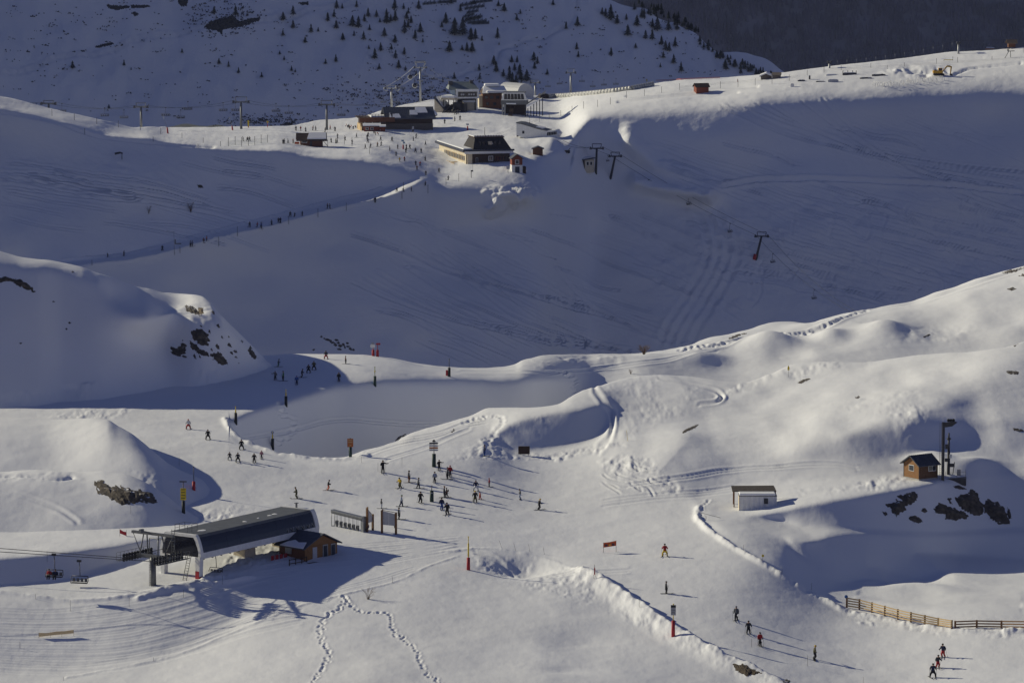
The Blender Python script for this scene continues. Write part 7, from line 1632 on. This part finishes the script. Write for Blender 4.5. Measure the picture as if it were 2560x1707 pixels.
for x, y, h, l in [(880,366,22,'left of the plateau crowd'),(861,362,18,'left of the plateau crowd'),(924,385,20,'above the shaded slope edge'),(1115,463,17,'at the head of the shaded path'),(1147,454,20,'below the restaurant front'),(1070,483,22,'beside the top of the shaded path'),(1005,497,18,'beside the top of the shaded path'),(1009,470,14,'beside the top of the shaded path'),(866,527,20,'along the lower edge of the shaded path'),(795,543,22,'along the lower edge of the shaded path'),(722,560,20,'along the lower edge of the shaded path'),(655,574,20,'along the lower edge of the shaded path'),(594,590,24,'along the lower edge of the shaded path'),(547,615,24,'along the lower edge of the shaded path'),(450,632,16,'along the lower edge of the shaded path'),(230,663,14,'along the lower edge of the shaded path')]:
    stick(x, y, y - h, 'dark piste pole ' + l, DARKM, r=.08, name='piste_pole')
for i, (x, y, h) in enumerate([(1348,305,16),(1373,298,14),(1402,290,14),(1430,281,16),(1459,272,18),(1494,268,18),(1526,262,18),(1566,246,18),(1611,240,16),(1654,233,16),(1699,225,16),(1801,222,18),(1845,219,18),(1888,214,18),(1930,210,16),(1973,203,16),(2018,189,14),(2060,182,14),(2103,176,12),(2177,170,12),(2218,173,10),(2261,167,10),(2341,160,14),(2394,157,14),(2480,150,10),(2558,132,14)]):
    stick(x, y, y - h, 'dark piste pole along the sunlit right ridge', DARKM, r=.08, name='piste_pole')
for a, c, l in (((1240,342),(1345,305),'thin cord fence above the white lift station'),((1700,222),(2000,196),'thin cord fence along the sunlit ridge, left stretch'),((2060,180),(2550,150),'thin cord fence along the sunlit ridge, right stretch')):
    A_ = ground(*a); pts = [ground(a[0] + (c[0] - a[0]) * t, a[1] + (c[1] - a[1]) * t) - A_ for t in np.linspace(0, 1, 12)]
    o = thing('cord_fence', l, 'fence', A_, 0, 'cord fences'); part('cord', GALVD, o, lambda b: [b.path([p + Vector((0, 0, z)) for p in pts], .035, 4) for z in (.5, 1.0)])
P = ground(1844, 205); o = thing('warning_flag', 'tiny red and white flag pole on the right ridge', 'flag', P, 0); part('pole', REDP, o, lambda b: b.box(-.15, .15, -.1, .1, -.2, 1.2)); part('panel', WHITEP, o, lambda b: b.box(-.16, .16, -.13, -.105, .5, .9))
A_ = ground(1640, 203); pts = [ground(x, 203 - (x - 1640) * .04) - A_ for x in np.linspace(1640, 1800, 14)]; o = thing('orange_net_fence', 'thin orange net along the skyline right of the tube gallery', 'fence', A_, 0); part('net', ORANGE, o, lambda b: [b.path([p + Vector((0, 0, z)) for p in pts], .09, 4) for z in (.25, .6)])
P = ground(1617, 205); o = thing('yellow_marker', 'small yellow panel at the upper end of the tube gallery', 'sign', P, 0); part('panel', YELLOW, o, lambda b: b.box(-.35, .35, -.1, .1, .3, 1.9))

# ------------------------------------------------------------------ conifers of the far mountainside
NEEDLE = [mat('needles', (.020, .028, .024), .9, 0, .3, 1.5), mat('needles_dark', (.014, .02, .018), .9, 0, .3, 1.5), mat('needles_frost', (.035, .042, .042), .9, 0, .35, 1.5)]
BARK = mat('bark', (.035, .028, .022), .9)
def crown_mesh(seed):
    rg_ = random.Random(seed); b = MB(); n = 9; T = 8
    for t in range(T):
        z0 = .10 + .86 * t / T; r = .23 * (1 - t / T) ** .85 * rg_.uniform(.8, 1.15) + .012; hh = .86 / T * 1.75
        vs = [(rg_.uniform(-.01, .01), rg_.uniform(-.01, .01), min(1.0, z0 + hh))]
        for i in range(n):
            a = 2 * math.pi * (i + rg_.uniform(-.3, .3)) / n; rr = r * rg_.uniform(.6, 1.25)
            vs.append((rr * math.cos(a), rr * math.sin(a), z0 - .25 * rr + rg_.uniform(-.02, .02)))
            a2 = a + math.pi / n; vs.append((rr * .45 * math.cos(a2), rr * .45 * math.sin(a2), z0 + .03))
        k = 2 * n
        b.add(vs, [(0, 1 + i, 1 + (i + 1) % k) for i in range(k)])
    return b.mesh('crown', None)
CROWN = [crown_mesh(i) for i in range(6)]
TRUNK = MB().bar((0, 0, -.15), (0, 0, .7), .022, .008, 6).mesh('trunk', BARK)
def tree(px, py, hpx, label, group='conifers on the far mountainside', only=None, P=None):
    P = ground(px, py, only=only or [FF.obj]) if P is None else P
    h = hpx * mpp(P) * 1.12
    t = thing('conifer', label, 'tree', P, rg.uniform(0, 6.28), group); wd = rg.uniform(1.25, 1.8)
    t.scale = (h * wd, h * wd, h)
    c = bpy.data.objects.new('crown', CROWN[rg.integers(0, 6)]); COL.objects.link(c); c.parent = t
    if not c.data.materials: c.data.materials.append(None)
    c.material_slots[0].link = 'OBJECT'; c.material_slots[0].material = NEEDLE[int(rg.choice([0, 0, 1, 2]))]
    u = bpy.data.objects.new('trunk', TRUNK); COL.objects.link(u); u.parent = t
t1 = [(490,465,50),(838,447,40),(886,475,20),(1230,360,30),(1480,435,40),(1545,455,40),(1612,497,40),(1768,525,35),(1890,370,25),(1920,410,30),(1912,243,40),(1913,140,55),(1980,195,55),(1980,102,60),(2102,223,55),(2150,217,30),(2062,292,42),(2200,435,35),(2270,422,50),(1970,482,35),(1995,492,25),(2272,195,55),(2215,147,58),(2258,120,52),(2275,60,55),(2315,272,45),(1592,108,65),(1447,90,45),(1305,150,25),(736,735,28),(2312,60,30)]
t2 = [(85,180,70),(125,190,75),(165,145,45),(190,118,60),(247,118,48),(112,52,45),(15,62,35),(270,155,30),(200,207,38),(95,247,36),(20,272,45),(160,270,55),(300,247,55),(195,335,30),(275,347,55),(235,400,68),(348,338,36),(372,292,55),(376,397,55),(435,373,50),(397,465,55),(443,482,35),(265,470,38),(315,160,75),(343,150,50),(373,145,70),(315,100,40),(370,65,70),(430,65,40),(437,228,85),(460,190,50),(462,95,40),(480,160,50),(543,222,65),(508,268,62),(560,290,28),(532,65,58),(450,130,45),(740,352,70),(825,342,36),(858,350,60),(893,355,65),(960,280,36),(775,240,110),(830,235,110),(815,80,50),(715,160,70),(688,188,38),(885,275,80),(915,270,70),(1040,440,60),(1055,490,70),(940,480,45),(945,538,42),(772,537,45),(515,515,38),(695,560,36),(1160,425,48),(1197,425,45),(1310,410,55),(1335,435,50),(1315,468,45),(1105,520,48),(1145,545,90),(1165,575,80),(1190,580,70),(1180,480,50),(1215,510,75),(1222,545,60),(1262,550,75),(1400,508,40),(1605,178,62),(1600,338,48),(1610,390,42),(1832,375,52),(1528,200,50),(1935,138,42),(1945,242,70),(2007,178,70),(2040,125,62),(2065,265,56),(1065,262,70),(1075,305,20),(1195,140,45),(1070,45,40),(1110,80,55),(1218,97,32),(1440,38,40),(1772,100,45),(1795,115,55),(1830,138,100),(1873,165,60),(2112,190,60),(2145,210,90),(2110,270,70),(2172,305,60),(2200,340,60),(2225,350,60),(2265,318,66),(2185,395,45),(2165,458,32),(2220,208,70),(2255,430,60),(2305,485,65),(1998,328,35),(750,30,50),(1225,580,40),(2140,80,45)]
def tlab(px, py, h):
    size = 'tall' if h > 24 else 'mid-sized' if h > 18.5 else 'small' if h > 13 else 'tiny'
    zone = next(l for q, l in ((330, 'on the bare left mountainside'), (480, 'below the dark heath patch'), (640, 'right of the heath patch below the road cut'), (760, 'at the upper left of the loose grove'), (880, 'at the left edge of the loose grove'), (950, 'in the left of the loose grove'), (1005, 'in the middle of the loose grove'), (1062, 'at the right edge of the loose grove'), (1130, 'beside the left ends of the avalanche barriers'), (1165, 'just under the avalanche barriers'), (1200, 'in the dark clump right of the barriers'), (1260, 'on the rise above the timber house'), (1310, 'behind the open lift terminal'), (1400, 'right of the open lift terminal clump'), (1480, 'above the ridge lift tower'), (1560, 'in the clump left of the shoulder'), (1620, 'on the upper slope of the shoulder'), (9999, 'low on the right shoulder')) if px <= q)
    return '%s conifer %s, %s' % (size, zone, 'near the top edge' if py < 45 else 'high up' if py < 85 else 'halfway down' if py < 130 else 'low down' if py < 180 else 'at the foot')
for x, y, h in t1: tree(x / K, y / K, h / K, tlab(x / K, y / K, h / K))
for x, y, h in t2: tree(850 + x / K, y / K, h / K, tlab(850 + x / K, y / K, h / K))
for i in range(110):
    x = rg.uniform(1585, 1950); y = float(S_F(x)) + abs(rg.normal()) * 16 + 3
    h_ = rg.uniform(10, 19); tree(x, min(y, 205), h_, '%s conifer in the dark belt on the %s of the right shoulder' % ('tall' if h_ > 16 else 'mid-sized' if h_ > 13 else 'small', 'crest' if y - float(S_F(x)) < 9 else 'inner edge' if y - float(S_F(x)) > 24 else 'middle') + (', upper end' if x < 1700 else ', middle stretch' if x < 1830 else ', lower end'), 'conifers along the shoulder')
# undergrowth and far forest: too many to count
def specks(n, region, hmin, hmax, seed):
    rg_ = np.random.default_rng(seed); b = MB(); k = 0
    while k < n:
        x, y = region(rg_)
        ok, p, nn, i = FF.obj.ray_cast(CAM, ray(x, y))
        if not ok: k += 1; continue
        m = mpp(p)
        for c in range(rg_.integers(1, 6)):
            q = p + Vector((rg_.normal() * 8 * m, 0, rg_.normal() * 1.6 * m)); w = rg_.uniform(.8, 3) * m; h = rg_.uniform(hmin, hmax) * m
            b.add([q + Vector((-w, -.2, -.3)), q + Vector((w, -.2, -.3)), q + Vector((w * .3, -.6, h)), q + Vector((-w * .5, -.6, h * .7)), q + Vector((0, -1.2, h * .3))], [(0, 1, 4), (1, 2, 4), (2, 3, 4), (3, 0, 4)])
        k += 1
    return b
b = specks(420, lambda r: (r.uniform(0, 1800), r.beta(1.3, 1.6) * 300), .6, 2.2, 5)
c = specks(330, lambda r: (r.normal(1020, 120), r.normal(238, 26)), .6, 2.4, 6); b.add(c.v, c.f)
c = specks(150, lambda r: (r.normal(560, 45), r.normal(42, 20)), 1, 3, 8); b.add(c.v, c.f)
c = specks(120, lambda r: (r.normal(650, 60), r.normal(300, 8)), 1, 2.5, 9); b.add(c.v, c.f)
o = b.build('heath_tufts', mat('heath_far', (.022, .021, .022), .95)); tag(o, 'dark heath tufts showing through the snow of the far mountainside', 'undergrowth', kind='stuff')
for pts, lab, sd in [(zz(0,0,K,[(1380,185),(1420,150),(1520,115),(1580,112),(1620,150),(1700,125),(1760,120),(1750,140),(1640,180),(1560,190),(1500,205),(1500,235),(1460,205),(1400,200)]), 'large dark heath patch around the road cut', 201), (zz(0,0,K,[(640,318),(700,298),(760,290),(770,298),(710,315),(660,325)]), 'dark ledge below the road cut on the left', 202), (zz(0,0,K,[(885,38),(1000,35),(1018,45),(960,55),(890,56)]), 'dark wall-like ledge near the top edge', 203), (zz(0,0,K,[(890,92),(910,80),(935,98),(915,110)]), 'small dark hollow below the wall-like ledge', 204), (zz(0,0,K,[(720,30),(760,40),(880,42),(870,52),(790,70),(735,58)]), 'dark ledge left of the wall-like one', 205), (zz(0,0,K,[(1200,0),(1270,0),(1262,40),(1230,45),(1205,25)]), 'dark gully head at the top edge', 206), (zz(0,0,K,[(1880,850),(1940,825),(1980,835),(1985,860),(1900,862)]), 'dark hollow at the foot of the mountainside behind the plateau', 207), (zz(0,0,K,[(550,345),(580,340),(575,350),(558,352)]), 'small dark ledge on the left mountainside', 208), (zz(0,0,K,[(2010,20),(2080,15),(2085,32),(2040,35)]), 'dark patch at the top edge near the grove', 209)]:
    rock_patch(pts, lab, 2.0, step=2.2, seed=sd, m=mat('heath_patch', (.022, .022, .024), .95, 0, .4, .3), name='heath_ledge', group='dark ledges of the mountainside', cat='ledge')
# snow barriers (rows of dark racks)
for i, (x0, x1, y0, y1) in enumerate([(1163,1210,25,18),(1168,1195,35,30),(1160,1185,45,38),(1178,1230,10,4),(1160,1200,56,47),(1165,1205,50,44),(1170,1215,60,56),(1180,1222,62,60),(1058,1090,13,10),(1095,1140,9,6),(1150,1190,18,10)]):
    A_ = ground(x0, y0, only=[FF.obj]); B_ = ground(x1, y1, only=[FF.obj]); n = int((x1 - x0) / 3)
    o = thing('snow_barrier', ['long upper barrier row','short third barrier row','short barrier row low on the left','topmost barrier row','second lowest barrier row','middle barrier row','lowest sloping barrier row','flat barrier row at the bottom right','detached barrier row at the upper left','detached barrier row just left of the block','steep row at the top left of the block'][i] + ' of the dark avalanche barriers', 'snow barrier', A_, 0, 'avalanche barriers')
    pts = [ground(x0 + (x1 - x0) * t, y0 + (y1 - y0) * t, only=[FF.obj]) - A_ for t in np.linspace(0, 1, n)]
    part('rack', NEEDLE[1], o, lambda b: [b.bar(p + Vector((0, 0, -.5)), p + Vector((0, -.6, 1.6 + .5 * (k % 3))), .35, .3, 5) for k, p in enumerate(pts)] + [b.path([p + Vector((0, -.5, .9)) for p in pts], .25, 4)])
# forest of the dark mountain far behind
rgf = np.random.default_rng(77); fb = MB()
cone = lambda p, r, h: fb.add([p + Vector((r * math.cos(a), r * math.sin(a), 0)) for a in (0.3, 1.6, 2.8, 4.1, 5.4)] + [p + Vector((0, 0, h))], [(i, (i + 1) % 5, 5) for i in range(5)])
XX, YY, ZZ = GG.X, GG.Y, GG.Z + GG.dz
for k in range(11000):
    x = rgf.uniform(1560, 2760); y = rgf.uniform(-160, 260)
    fx = (x - 1200) / 2100 * 219; fy = (500 - y) / 1400 * 159; i, j = int(fx), int(fy)
    if vnoise(np.array(x / 60.), np.array(y / 25.), 9) < -.45 and rgf.random() < .8: continue
    p = Vector((XX[j, i] + (XX[j, i + 1] - XX[j, i]) * (fx - i), YY[j, i] + (YY[j + 1, i] - YY[j, i]) * (fy - j), ZZ[j, i] + (ZZ[j + 1, i] - ZZ[j, i]) * (fy - j) - 2))
    cone(p, rgf.uniform(1.8, 3.4), rgf.uniform(7, 13))
o = fb.build('far_forest', mat('far_needles', (.10, .092, .12), .95, 0, .45, .02)); tag(o, 'dark snow-dusted forest covering the mountain far behind', 'forest', kind='stuff')
print('all', time.time() - T0, len(bpy.data.objects))
# ------------------------------------------------------------------ thin mountain air round everything
hz_ = MB().box(-6100, 6100, -1600, 9600, -181, 900).build('haze', None); hz_['kind'] = 'stuff'; hz_['label'] = 'thin bluish mountain air'
hm = bpy.data.materials.new('haze'); hm.use_nodes = True; hn = hm.node_tree.nodes
hn.remove(hn['Principled BSDF'])
pv = hn.new('ShaderNodeVolumePrincipled'); pv.inputs['Color'].default_value = (.50, .60, 1.0, 1); pv.inputs['Density'].default_value = 1.8e-5; pv.inputs['Anisotropy'].default_value = 0.0
hm.node_tree.links.new(pv.outputs[0], hn['Material Output'].inputs['Volume'])
hz_.data.materials.append(hm)
sc.cycles.volume_bounces = 0
sc.collection.children.link(COL)
print('done', time.time() - T0)
